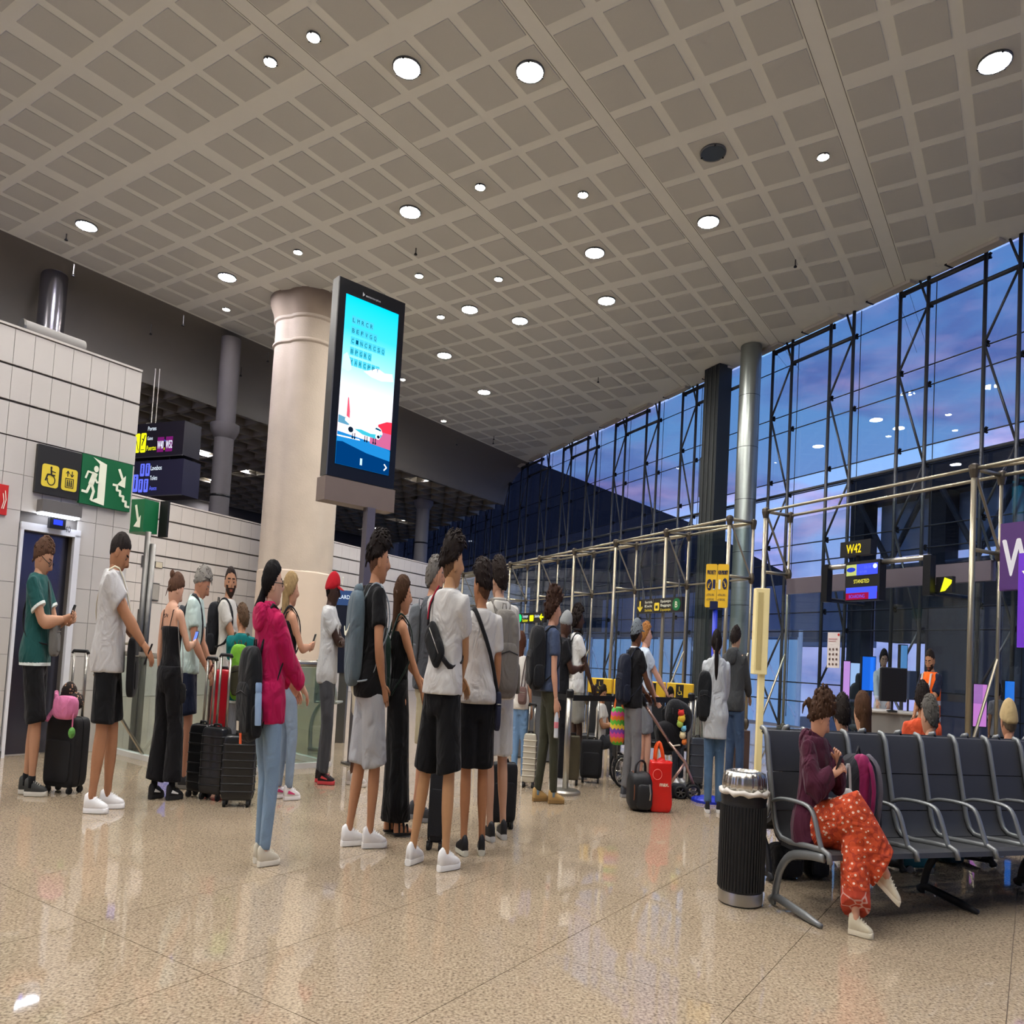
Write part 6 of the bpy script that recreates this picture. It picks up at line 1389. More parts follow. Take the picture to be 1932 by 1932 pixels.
bench('airport_bench', 'front row of black padded airport seats with grey armrests', BO, BF, 9, 9, True, (0.0, .98, 1.72))
bench('airport_bench', 'rear row of black airport seats backing onto the front row', BO-BF*.645+BX*.22, -BF, 8, 0, True, (0.03, .98, 1.72))
# litter bin
q = G(1396, 1702); zt = D(1396, 1453, q[1])[2]; R_ = 42*q[1]/F_PX
bn = thing('litter_bin', 'black ribbed litter bin with a steel dome lid beside the bench', 'litter bin', q)
zr = D(1396, 1490, q[1])[2]
part(bn, 'body', lathe(q, [(R_*.93, .06), (R_*.96, zr-.02)], 40), mat('bin_black', (30, 31, 33), .5), smooth=True, auto=.5)
for k in range(44):
    a = 2*math.pi*k/44; c = q+A3(math.cos(a)*R_*.955, math.sin(a)*R_*.955, 0); part(bn, 'rib', tube([c+A3(0, 0, .075), c+A3(0, 0, zr-.07)], .006, 5), M['bin_black'])
part(bn, 'base_band', lathe(q, [(R_*.86, 0), (R_*.95, .008), (R_*.95, .055), (R_*.93, .065)], 40), STEEL, smooth=True, auto=.5)
part(bn, 'rim', lathe(q, [(R_*.97, zr-.05), (R_*.99, zr-.03), (R_*.97, zr-.005)], 40), BLACK, smooth=True, auto=.5)
ln = [(R_*1.0+.010*math.sin(k*2.1), 0) for k in range(30)]
part(bn, 'liner_bag', tube([q+A3(math.cos(2*math.pi*k/30)*(R_*.98), math.sin(2*math.pi*k/30)*(R_*.98), zr-.005+.006*math.sin(k*1.9)) for k in range(30)], [.014+.004*math.sin(k*2.7) for k in range(30)], 6, closed=True), mat('bin_liner', (206, 200, 190), .5), smooth=True)
Rg = []
for r_, z in ((.92, 0), (.93, .03), (.90, .055), (.80, .072), (.60, .078), (.56, .070), (.1, .062)):
    Rg.append(np.array([q+A3(math.cos(t)*R_*r_*(1+.035*math.cos(t*20)*(r_ > .5)), math.sin(t)*R_*r_*(1+.035*math.cos(t*20)*(r_ > .5)), zr+z*(zt-zr)/.078) for t in np.arange(80)*2*math.pi/80]))
part(bn, 'lid', rings(Rg), mat('bin_lid_steel', (190, 186, 176), .22, .95), smooth=True)
# ================================================================== the crowd
NEAR, MIDV, FARV = .014, .016, .02
p1 = person('man in a dark green T-shirt and glasses looking at his phone by the lift', (58, 1500), (80, 1004), 78, hair=('short', '5a4030'), glasses='eyes', top=('tee', '1f4f4c', {'band': 'dfe6e0', 'hem': .86}), bottom=('shorts', '141416', .48), shoes=('3c3e3c', 'd8d4c8'), arms=('phone', 'phone'), look=(0, 28), sk='b98a6c', socks='141416', lean=.04, feet=((-.07, -.07, 4), (.07, .05, 4)), vox=NEAR)
p2 = person('tall man in a plain white T-shirt and black shorts holding a wallet', (190, 1530), (224, 990), 72, hair=('crop', '2a2320'), top=('tee', 'c0bebc', {'hem': .84, 'ease': .03}), bottom=('shorts', '121214', .53), shoes=('eeeeee', 'f4f4f4'), arms=('hold', 'forward'), look=(0, 30), sk='a97858', bulk=1.15, lean=.06, feet=((-.12, .06, 5), (.12, -.06, 12)), vox=NEAR)
p3 = person('woman in a backless black jumpsuit with a tattoo between her shoulders', (308, 1508), (331, 1070), 28, sex='f', hair=('bun', '5d4232'), top=('strappy', '141316', {'hem': .93}), bottom=('pants', '141316', .1, {'ease': .022, 'knee': .95, 'ankle': 1.15, 'over': -.12, 'name': 'jumpsuit_legs'}), shoes=('1a1a1c', '222224', 'e8e8e8'), arms=('down', 'phone'), look=(8, 32), sk='d6a68a', socks='1a1a1c', feet=((-.13, -.05, 5), (.12, .06, 8)), vox=NEAR)
V, Fc = tube([p3.bend(A3(x, -.118, z)) for x, z in ((-.05, 1.375), (-.02, 1.39), (-.03, 1.36), (.0, 1.37), (.01, 1.39), (.03, 1.365), (.045, 1.385))], .0035, 5); part(p3.root, 'tattoo', (p3.tf(V), Fc), mat('tattoo_ink', (52, 44, 48), .7))
p4 = person('grey-haired man in a pale mint T-shirt with sunglasses on his head', (345, 1486), (382, 1054), 80, hair=('short', '8d8880'), glasses='head', top=('tee', 'bccfc8', {'hem': .86}), bottom=('shorts', '1c2236', .55), shoes=('2a2a2c', '77756f'), arms=('low', 'low'), look=(0, 25), lean=.22, sk='b98468', vox=MIDV)
p5 = person('bearded man in a white T-shirt turning his head to look back', (422, 1468), (434, 1066), 95, hair=('crop', '2a201c'), beard='3a2c24', top=('tee', 'c4c0b7'), bottom=('shorts', '2a2a2e', .55), arms=('relax', 'hold'), look=(58, 2), sk='a87a5c', vox=MIDV)
p6 = person('young boy in a teal football shirt seen from behind', (446, 1500), (458, 1138), -12, hair=('short', '5f4a38'), top=('tee', '0f6c6c', {'band': 'd8dedc', 'hem': .84}), bottom=('pants', '8c8c90', .1), shoes=('3a3a3c', 'c8c8c8'), arms=('hold', 'down'), look=(-55, 0), sk='c08c6c', vox=MIDV)
p7 = person('woman in a bright pink rain jacket and pale jeans seen from behind', (497, 1630), (513, 1055), 42, sex='f', hair=('lowpony', '14100f'), glasses='eyes', top=('jacket', 'b3154f', {'slv': 1.9, 'hem': .80, 'ease': .035, 'flare': .03, 'wr': .9}), bottom=('pants', '7c94ab', .1, {'ease': .010, 'knee': .74, 'ankle': .52, 'name': 'jeans'}), shoes=('cfc8b4', 'e6e0d0'), arms=('hold', 'hold'), look=(18, 0), sk='d0a68c', feet=((-.08, .02, 4), (.08, -.02, 4)), vox=NEAR)
p8 = person('blonde woman in a black sleeveless top holding up a phone', (535, 1508), (547, 1076), 50, sex='f', hair=('long', 'a0855c'), top=('tank', '131315', {'hem': .90}), bottom=('pants', '8697ab', .1, {'ease': .008, 'ankle': .5, 'name': 'jeans'}), shoes=('e6e2e0', 'f4f0f0', 'd6407a'), arms=('relax', 'phone'), look=(6, 8), sk='c99678', vox=MIDV)
p9 = person('man in a red cap and long white T-shirt with folded arms', (607, 1478), (627, 1080), 86, hair=('crop', '120e0c'), cap=('b01824', 1), top=('tee', 'bebebc', {'hem': .82, 'ease': .03}), bottom=('pants', '47484c', .1, {'ease': .02}), shoes=('241a1c', 'd84a50', 'd84a50'), arms=('cross', 'cross'), look=(0, 10), sk='3c2820', vox=MIDV)
V, Fc = tube([A3(.02+.026*math.cos(t)*.8, .122-.006*abs(math.cos(t)), .098+.03*math.sin(t)) for t in np.linspace(.7, 5.6, 10)], .006, 6); part([o for o in p9.root.children if o.name.startswith('cap')][0], 'white_emblem', (p9.tf((V*HS)@p9.HR.T+p9.hc), Fc), SWHT)
p9b = person('person in a beige shirt and shorts mostly hidden behind the grey drawstring bag', (667, 1482), (687, 1102), 82, hair=('crop', '1a1310'), top=('tee', 'cdbfa8'), bottom=('shorts', 'c9bda6', .62), shoes=('b8b0a8', 'd0c8c0'), arms=('relax', 'relax'), sk='5a3a28', vox=MIDV)
p10 = person('teenage boy in a black T-shirt and light grey shorts, hand in pocket', (683, 1597), (714, 1010), 62, hair=('quiff', '221b18'), top=('tee', '111113', {'hem': .83}), bottom=('shorts', 'a9abaf', .45, {'ease': .03}), shoes=('ecebea', 'f0efec'), arms=('relax', 'pocket'), look=(8, 4), sk='b38160', feet=((-.06, -.12, 3), (.09, .07, 6)), vox=NEAR)
p11 = person('woman with long brown hair in a black ankle-length dress and sandals', (745, 1575), (758, 1083), 66, sex='f', hair=('long', '47301f'), top=('tank', '0d0d0f', {'hem': .93}), bottom=('skirt', '0d0d0f', .10), sandals=True, arms=('hold', 'low'), look=(4, 4), sk='c28d6a', vox=MIDV)
p12 = person('man with short grey hair in a charcoal T-shirt and khaki shorts', (790, 1548), (821, 1048), 82, hair=('short', '6d6862'), top=('tee', '4a4d52', {'ease': .03}), bottom=('shorts', 'b0a688', .5, {'ease': .03}), shoes=('3a3c40', '88888a'), arms=('cross', 'cross'), bulk=1.12, sk='bb886a', vox=MIDV)
p13 = person('boy in white T-shirt and black shorts at the front, seen from behind', (811, 1636), (856, 1014), 34, hair=('quiff', '261e1a'), top=('tee', 'c1bfba', {'hem': .91, 'ease': .026}), bottom=('shorts', '0f0f11', .50, {'ease': .030}), shoes=('ecebe8', 'f2f2ee'), arms=('hipfront', 'hipfront'), look=(28, 0), sk='b78a62', feet=((-.20, -.04, 8), (.19, .02, 14)), vox=NEAR)
p14 = person('boy in white T-shirt wearing black shorts with a white side stripe', (889, 1612), (912, 1063), -14, hair=('fade', '261d19'), top=('tee', 'bfbcb7', {'hem': .90}), bottom=('shorts', '101013', .52, {'ease': .028}), shoes=('17171b', 'cfcdbd'), arms=('chin', 'relax'), look=(-34, 0), sk='a87450', feet=((-.10, .0, 10), (.12, .02, 10)), vox=NEAR)
for sd in (-1,): strap(p14, p14.root, [(-.185, .0, .90), (-.20, .01, .78), (-.205, .015, .66), (-.20, .02, .56)], .012, SWHT, .004, 'side_stripe', False)
p15 = person('dark-haired man in a white polo shirt and pale grey shorts', (934, 1584), (943, 1048), -24, hair=('short', '2b221d'), top=('polo', 'bebab1', {'hem': .86, 'ccol': 'bebab1'}), bottom=('shorts', 'c1c1bf', .52, {'ease': .026}), shoes=('1b1c20', 'c0c0be'), arms=('hold', 'relax'), look=(-20, 0), sk='c0967c', feet=((-.09, -.03, 6), (.11, .04, 10)), vox=NEAR)
p16 = person('woman with long brown hair in a cream T-shirt and blue jeans', (978, 1482), (984, 1190), 22, sex='f', hair=('long', '4d2f22'), top=('tee', 'dcd7cd'), bottom=('pants', '6f90b4', .1, {'ease': .01, 'ankle': .55, 'name': 'jeans'}), shoes=('e6e2d6', 'f0ece2'), arms=('relax', 'relax'), sk='c8977a', vox=FARV)
p17 = person('curly-haired man in a slate blue T-shirt and olive trousers', (1030, 1514), (1044, 1119), 72, hair=('curly', '3a261c'), top=('tee', '3d4860', {'hem': .92}), bottom=('pants', '38382b', .1, {'ease': .012, 'ankle': .55}), shoes=('b5935c', '8a6c40'), arms=('relax', 'down'), look=(4, 2), sk='c6957a', socks='7f9db4', feet=((-.10, -.10, 4), (.10, .10, 6)), vox=MIDV)
p18 = person('man in a grey skull cap and black top standing behind the curly-haired man', (1050, 1484), (1066, 1150), 82, hair=('bald', '120e0c'), cap=('8d8f8e', 0), top=('tee', '17171a'), bottom=('pants', '1c1c20', .1), shoes=('e8e8e6', 'f0f0ee'), arms=('phone', 'phone'), look=(0, 22), sk='4a3024', vox=FARV)
p19 = person('man with short twisted hair and headphones in a white T-shirt', (1083, 1468), (1090, 1143), 78, hair=('afro', '261e1a'), top=('tee', 'd8d7d2'), bottom=('shorts', '8f8d86', .56), shoes=('d8d8d4', 'e4e4e0'), arms=('relax', 'low'), sk='3f2a20', vox=FARV)
p21 = person('man in a grey baseball cap and black polo shirt with white trim', (1187, 1506), (1201, 1169), 66, hair=('short', '120e0c'), cap=('6c7378', 1), top=('polo', '17171a', {'ccol': 'd8d8d8', 'hem': .88}), bottom=('pants', '77777a', .1, {'ease': .02}), shoes=('4a4e56', '9a9a9a'), arms=('hold', 'hold'), sk='6b4630', vox=MIDV)
p22 = person('blond man in a pale blue T-shirt pushing the stroller', (1214, 1480), (1218, 1173), 84, hair=('short', 'a5713f'), top=('tee', 'c1ccd8'), bottom=('shorts', '7d7f84', .55), shoes=('c0c0c0', 'dcdcdc'), arms=('low', 'forward'), sk='d8a58b', vox=MIDV)
p24 = person('woman with a long dark ponytail in an oversized grey shirt', (1345, 1533), (1353, 1186), 14, sex='f', hair=('pony', '1b1411'), top=('shirt', 'b1b5b8', {'slv': 1.9, 'hem': .70, 'ease': .045, 'flare': .03, 'wr': .8}), bottom=('pants', '486380', .1, {'ease': .012, 'ankle': .6, 'name': 'jeans'}), shoes=('17181c', 'dededc'), arms=('hold', 'hold'), sk='c8a086', vox=MIDV)
p25 = person('man in a charcoal hooded top and dark jeans beside the cream post', (1384, 1496), (1387, 1177), 48, hair=('short', '2a2320'), top=('hoodie', '3f4142', {'slv': 1.9, 'hem': .84, 'ease': .03}), bottom=('pants', '3a4c66', .1, {'ease': .016, 'name': 'jeans'}), shoes=('303236', 'a8a8a6'), arms=('hold', 'hold'), look=(0, 18), sk='c09a7c', vox=MIDV)
# ================================================================== seated people, staff
def batik():
    m = bpy.data.materials.new('orange_print'); t, b = nodes(m); b.inputs['Roughness'].default_value = .85
    tc = t.nodes.new('ShaderNodeTexCoord'); v = t.nodes.new('ShaderNodeTexVoronoi'); v.inputs['Scale'].default_value = 44; t.links.new(tc.outputs['Object'], v.inputs['Vector'])
    r = t.nodes.new('ShaderNodeValToRGB'); r.color_ramp.interpolation = 'CONSTANT'; e = r.color_ramp.elements; e[0].position = 0; e[0].color = lin((226, 190, 170)); e[1].position = .26; e[1].color = lin((196, 72, 30)); q = e.new(.62); q.color = lin((168, 54, 26))
    t.links.new(v.outputs['Distance'], r.inputs['Fac'])
    wv = t.nodes.new('ShaderNodeTexVoronoi'); wv.feature = 'DISTANCE_TO_EDGE'; wv.inputs['Scale'].default_value = 13; t.links.new(tc.outputs['Object'], wv.inputs['Vector'])
    r3 = t.nodes.new('ShaderNodeValToRGB'); e = r3.color_ramp.elements; e[0].position = .02; e[0].color = lin((204, 160, 150)); e[1].position = .05; e[1].color = lin((178, 60, 34)); t.links.new(wv.outputs['Distance'], r3.inputs['Fac'])
    sp_ = t.nodes.new('ShaderNodeSeparateXYZ'); t.links.new(tc.outputs['Object'], sp_.inputs[0])
    bn = t.nodes.new('ShaderNodeValToRGB'); bn.color_ramp.interpolation = 'CONSTANT'; e = bn.color_ramp.elements; e[0].position = 0; e[0].color = lin((198, 66, 26)); e[1].position = .07; e[1].color = (0, 0, 0, 1)
    f1 = t.nodes.new('ShaderNodeMath'); f1.operation = 'LESS_THAN'; f1.inputs[1].default_value = .20; t.links.new(sp_.outputs['Z'], f1.inputs[0])
    f2 = t.nodes.new('ShaderNodeMath'); f2.operation = 'LESS_THAN'; f2.inputs[1].default_value = .065; t.links.new(sp_.outputs['Z'], f2.inputs[0])
    m1 = t.nodes.new('ShaderNodeMixRGB'); t.links.new(f1.outputs[0], m1.inputs['Fac']); t.links.new(r.outputs[0], m1.inputs['Color1']); t.links.new(r3.outputs[0], m1.inputs['Color2'])
    m2 = t.nodes.new('ShaderNodeMixRGB'); t.links.new(f2.outputs[0], m2.inputs['Fac']); t.links.new(m1.outputs[0], m2.inputs['Color1']); m2.inputs['Color2'].default_value = lin((196, 66, 28)); t.links.new(m2.outputs[0], b.inputs['Base Color'])
    n = t.nodes.new('ShaderNodeTexNoise'); n.inputs['Scale'].default_value = 9; n.inputs['Distortion'].default_value = 1.5; t.links.new(tc.outputs['Object'], n.inputs['Vector']); bp = t.nodes.new('ShaderNodeBump'); bp.inputs['Strength'].default_value = .6; bp.inputs['Distance'].default_value = .04; t.links.new(n.outputs['Fac'], bp.inputs['Height']); t.links.new(bp.outputs[0], b.inputs['Normal'])
    return m
sb = BO+BX*(PITCHB*.36)+BF*(-.01)
HW = 1.40
p26 = person('seated woman in a maroon hooded top and orange printed trousers using her phone', base=sb[:2], H_=HW, hd=138, sex='f', hair=('mop', '4a3426'), sit=.53, lean=.10, look=(-42, 26), top=('hoodie', '4a1e30', {'slv': 1.9, 'hem': .82, 'ease': .045, 'flare': .02, 'wr': .9}),
             bottom=('pants', 'c4481e', .1, {'ease': .05, 'knee': 1.0, 'ankle': 1.1, 'over': -.12, 'mat': batik(), 'name': 'trousers'}), shoes=('cfc6ac', 'ded6be'), arms=(((.02, .30, .93), (1, -.2, -1)), ((.10, .30, .86), (1, -.3, -1))),
             feet=((.22, .62, 10, (.0, .50, .53), .085), (-.10, .82, -10, (.05, .52, .65), .32, -25)), sk='cf9a7c', vox=.012, dxy=A3(-.03, 0, 0))
ph = phone(p26, 1, 'dark phone held by the seated woman in maroon', up=.02, fwd=.06)
def seatback(label, x, y, Y, H_, hd, **k):
    q = D(x, y, Y); sitc = 1.75-.43     # seated head-top height of a 1.75 m figure
    z = q[2]; Hh = z/sitc*1.75 if H_ is None else H_; k.setdefault('bottom', ('pants', '2c2e36', .1)); k.setdefault('arms', ('lap', 'lap'))
    Hh = 1.62; return person(label, base=q[:2], H_=Hh, hd=hd, sit=z/(Hh/1.75)-.82, feet=((-.12, .45, 5, (-.12, .44, .48), .085), (.12, .45, 5, (.12, .44, .48), .085)), vox=FARV, **k)
YB = 4.36
p29 = seatback('seated man with a bald patch in his black hair, back turned, behind the bench', 1593, 1306, YB+.05, None, -24, hair=('short', '261f1b'), top=('tee', '8a857c'), sk='c08f70', look=(30, 10))
p30 = seatback('seated woman with a long brown ponytail, back turned, behind the bench', 1630, 1303, YB+.25, None, -16, sex='f', hair=('long', '4e3524'), top=('tee', '6c6058'), sk='c89a7c')
p31 = seatback('black-haired boy in a coral red T-shirt sitting behind the bench', 1742, 1284, YB+.75, None, 20, hair=('short', '241d1a'), top=('tee', 'c9502f'), arms=('relax', 'lap'), sk='9c6a48')
p32 = seatback('seated man with short grey hair, back turned, below the orange vest', 1757, 1311, YB+.35, None, -20, hair=('short', '5a5650'), top=('tee', 'b8a890'), sk='b98a6e')
p33 = seatback('seated man in a beige baseball cap seen from behind at the bench end', 1905, 1322, YB+.45, None, 8, hair=('crop', '6a5a48'), cap=('b39c70', 1), top=('tee', 'c6bca8'), sk='b88466')
def stander(label, x, y, Y, H_, hd, **k):
    q = D(x, y, Y); return person(label, base=q[:2], H_=q[2] if H_ is None else H_, hd=hd, vox=FARV, **k)
p27 = stander('female gate agent in a white blouse behind the black screen', 1668, 1222, 8.6, None, 205, sex='f', hair=('bob', '231c19'), top=('shirt', 'd2d2d6', {'slv': 1.9}), bottom=('pants', '22242c', .1), arms=('desk', 'desk'), look=(-10, 18), sk='c89c84')
p28 = stander('dark-haired man wearing an orange high-visibility vest at the desk', 1757, 1219, 6.9, None, 246, hair=('crop', '2a221d'), beard='3a2c24', top=('tee', '1d2236', {'slv': .7}), bottom=('pants', '22242c', .1), arms=('low', 'low'), look=(-10, 22), sk='a87858')
# hi-vis vest as a garment over the shirt
zs_ = [(.84, .222, .175), (1.0, .212, .168), (1.15, .208, .165), (1.28, .214, .165), (1.38, .205, .145), (1.462, .13, .10)]
V, Fc = rings([p28.bend(r) for r in ell_rings([(z, rx, ry, 0, 0) for z, rx, ry in zs_])]); vv = part(p28.root, 'safety_vest', (p28.tf(V), Fc), cloth('hi_vis_orange', 'f0661e', .4), smooth=True)
REFL = mat('reflective_band', (188, 184, 180), .4)
for z, rx, ry in ((.92, .221, .176), (1.10, .214, .170)): V, Fc = rings([p28.bend(r) for r in ell_rings([(z, rx, ry, 0, 0), (z+.05, rx-.001, ry, 0, 0)])], False); part(vv, 'reflective_band', (p28.tf(V), Fc), REFL, smooth=True)
for sd in (-1, 1): V, Fc = tube([p28.bend(A3(sd*.09, .178, .98)), p28.bend(A3(sd*.095, .172, 1.28)), p28.bend(A3(sd*.10, .12, 1.44)), p28.bend(A3(sd*.10, -.09, 1.45)), p28.bend(A3(sd*.095, -.172, 1.28)), p28.bend(A3(sd*.09, -.178, .98))], [(.022, .005)]*6, 6, ref=(1, 0, 0)); part(vv, 'reflective_band', (p28.tf(V), Fc), REFL)
p34 = stander('person in a grey top behind the glass at the right edge', 1884, 1288, 8.2, None, 30, hair=('short', '1b1613'), top=('tee', '6c6c72'), bottom=('pants', '1a1a1e', .1), sk='8a6448')
# children and a woman waiting behind the belt
def bseat(label, x, y, Y, hd, s, **k):
    q = D(x, y, Y); return person(label, base=q[:2], H_=q[2]/(1.32)*1.75*s, hd=hd, sit=.50, feet=((-.10, .45, 5, (-.10, .42, .50), .085), (.10, .45, 5, (.10, .42, .50), .085)), vox=FARV, **k)
p20 = bseat('boy in a white T-shirt sitting behind the queue belt', 1137, 1290, 7.6, 120, 1.0, hair=('short', '261f1b'), top=('tee', 'd6d2c8'), bottom=('pants', '33353a', .1), arms=('phone', 'phone'), look=(20, 15), sk='b07f5e', shoes=('26304a', 'c8c8c8'))
p23 = bseat('dark-haired woman sitting behind the stroller hood', 1264, 1293, 7.4, 150, 1.0, sex='f', hair=('long', '14100f'), top=('tee', '1a1a1c'), bottom=('pants', '2a2c34', .1), arms=('lap', 'lap'), look=(10, 20), sk='c49a80')
# ================================================================== bags worn and carried
def sling(p, label, col, c, half, s_pts, sc=None, name='shoulder_bag', sw_=.012, e=.45, bendit=True, tilt=0.0, cat='bag'):
    m = cloth('bag_'+col, col, .3, .7); root = thing(name, label, cat, p.tf(p.bend(A3(*c)) if bendit else A3(*c)))
    RZ = rotz(0); ax = A3(math.cos(tilt), 0, math.sin(tilt))*half[0]; az = A3(-math.sin(tilt), 0, math.cos(tilt))*half[2]
    b_ = tfp(p, root, 'bag_body', superq(A3(*c), ax, (0, half[1], 0), az, e, 24, 12), m, True, bendit)
    sgn = -1 if c[1] < 0 else 1
    tfp(p, b_, 'zip', tube([A3(*c)-ax*.75+A3(0, sgn*half[1]*1.02, 0)+az*.35, A3(*c)+ax*.75+A3(0, sgn*half[1]*1.02, 0)+az*.35], .004, 5), STEEL, True, bendit)
    tfp(p, root, 'front_pocket', superq(A3(*c)+A3(0, sgn*half[1]*.9, 0)-az*.25, ax*.75, (0, half[1]*.3, 0), az*.5, .5, 16, 8), m, True, bendit)
    strap(p, root, s_pts, sw_, cloth('bag_'+(sc or col), sc or col, .2, .7), .005, 'strap', bendit)
    return root
phone(p1, 1, 'phone in the hands of the man in green'); sling(p1, 'grey sling bag worn at the front by the man in green', '6c6a66', (.06, .235, 1.05), (.075, .05, .13), [(.10, .20, 1.16), (.03, .13, 1.36), (-.10, .03, 1.47), (-.10, -.10, 1.40), (.06, -.145, 1.20), (.17, -.05, 1.04), (.13, .18, 1.0)], '141416', sw_=.016)
w2 = phone(p2, 1, 'dark wallet in the hand of the tall man in white', cat='wallet', up=-.01, fwd=.07)
sling(p2, 'black tote bag hanging in front of the tall man in white', '141416', (-.02, .26, .88), (.15, .05, .19), [(-.03, .24, 1.06), (.02, .19, 1.26), (.12, .06, 1.48), (.12, -.08, 1.43), (.02, -.17, 1.25), (-.14, -.15, 1.1), (-.2, .05, 1.02), (-.12, .22, 1.03)], 'c9bfa4', 'tote_bag', .012)
phone(p3, 1, 'lit phone in the hand of the woman in the backless jumpsuit', lit_=True)
sling(p3, 'small black quilted purse on a chain at the hip of the woman in black', '18181a', (.22, .06, .80), (.05, .035, .075), [(.21, .06, .88), (.20, .05, 1.1), (.15, .02, 1.40), (.16, -.04, 1.40), (.22, -.02, 1.1), (.23, .04, .88)], '8c8a86', 'purse', .006, .6, False)
sling(p4, 'dark grey sling bag on the back of the man in mint', '3a3d42', (-.05, -.19, 1.22), (.09, .05, .13), [(-.05, -.17, 1.33), (.10, -.06, 1.47), (.12, .06, 1.43), (.05, .14, 1.27), (-.10, .12, 1.10), (-.17, -.05, 1.12), (-.10, -.15, 1.16)], '26282c', sw_=.02)
pass_ = phone(p4, 1, 'dark red passport held by the grey-haired man', '5a1820', cat='passport', up=.02, fwd=.08)
backpack(p5, 'black backpack on the back of the bearded man', '15161a', .14, .22, .09, 1.22)
bp6 = backpack(p6, 'green and camouflage school backpack worn by the young boy', '6ea832', .16, .25, .08, 1.12, accent='3c3a2a')
bp7 = backpack(p7, 'large black backpack with a side bottle on the woman in pink', '17181a', .17, .27, .085, .97, y0=-.14)
q_ = A3(.19, -.225, .92); bt = thing('water_bottle', 'pale blue flask in the side pocket of the large black backpack', 'bottle', p7.tf(q_-A3(0, 0, .12))); V, Fc = lathe(q_-A3(0, 0, .12), [(.034, 0), (.036, .01), (.036, .17), (.030, .185)], 16); part(bt, 'flask', (p7.tf(V), Fc), mat('flask_blue', (150, 176, 206), .35), smooth=True, auto=.6); V, Fc = lathe(q_+A3(0, 0, .065), [(.034, 0), (.034, .045), (.028, .052)], 16); part(bt, 'cap', (p7.tf(V), Fc), mat('flask_cap', (132, 158, 190), .35), smooth=True, auto=.6)
tfp(p7, bp7, 'brand_patch', obox(A3(-.02, -.345, .79), (.022, 0, 0), (0, .004, 0), (0, 0, .026)), mat('patch_cream', (206, 196, 176), .7), False); tfp(p7, bp7, 'orange_tag', obox(A3(.02, -.33, .72), (.02, 0, 0), (0, .004, 0), (0, 0, .03)), mat('tag_orange', (224, 92, 44), .6), False)
backpack(p8, 'slim black backpack on the back of the blonde woman', '1a1a20', .13, .23, .075, 1.18); phone(p8, 1, 'phone with a pale case raised by the blonde woman', 'c8c2a8')
bp10 = backpack(p10, 'grey drawstring sports bag with a white curved stripe on the boy in black', '55646c', .17, .27, .075, 1.16, kind='sack', accent='8a949a'); 
V, Fc = tube([p10.bend(A3(x, -.302, z)) for x, z in ((-.09, 1.22), (-.06, 1.185), (-.02, 1.18), (.04, 1.20), (.11, 1.235))], [(.010, .004), (.015, .004), (.013, .004), (.008, .004), (.002, .002)], 6, ref=(0, 0, 1)); part(bp10, 'white_stripe', (p10.tf(V), Fc), SWHT)
strap(p10, bp10, [(.16, -.20, .92), (.20, -.06, .95), (.21, .02, 1.10), (.18, .08, 1.30), (.12, .02, 1.47)], .008, cloth('bag_8a949a', '8a949a'), .006, 'cord')
backpack(p11, 'dark green backpack on the woman in the black dress', '14281f', .15, .24, .085, 1.10)
backpack(p12, 'grey backpack on the man with short grey hair', '5c6064', .14, .22, .08, 1.2); sling(p12, 'black camera bag hanging in front of the man in charcoal', '141518', (.05, .28, 1.02), (.11, .07, .11), [(.0, .26, 1.12), (-.08, .16, 1.36), (-.10, .0, 1.48), (-.02, -.13, 1.40), (.08, -.05, 1.47), (.10, .16, 1.34), (.08, .25, 1.12)], '26282c', 'camera_bag', .014)
s13 = sling(p13, 'black sling bag worn across the back of the boy at the front', '18191a', (-.02, -.165, 1.17), (.13, .035, .075), [(-.13, -.155, 1.27), (-.14, -.13, 1.38), (-.11, -.03, 1.478), (-.07, .09, 1.42), (.05, .15, 1.25), (.17, .09, 1.10), (.17, -.08, 1.05), (.10, -.16, 1.10)], '1c1a1c', sw_=.018, tilt=-.75)
strap(p13, s13, [(-.137, -.160, 1.30), (-.142, -.135, 1.39), (-.113, -.045, 1.486)], .007, cloth('bag_a01830', 'a01830'), .008, 'red_stripe')
sling(p14, 'navy shoulder bag on a wide black strap worn by the boy with the striped shorts', '23263a', (.235, -.04, .86), (.035, .075, .12), [(.22, -.07, .97), (.10, -.15, 1.20), (-.06, -.13, 1.42), (-.11, -.02, 1.475), (-.06, .11, 1.40), (.08, .15, 1.15), (.20, .03, .97)], '18181a', sw_=.02, bendit=False)
backpack(p15, 'taupe canvas backpack on the man in the white polo', '77726a', .16, .27, .09, 1.14)
sling(p16, 'dusty brown tote bag carried by the woman in jeans', '6e5550', (.12, -.18, 1.02), (.10, .04, .10), [(.08, -.17, 1.1), (.14, -.10, 1.40), (.16, .0, 1.46), (.18, -.08, 1.40), (.16, -.17, 1.1)], '4a3834', 'tote_bag')
backpack(p17, 'big black travel backpack on the curly-haired man', '17181b', .165, .27, .12, 1.20)
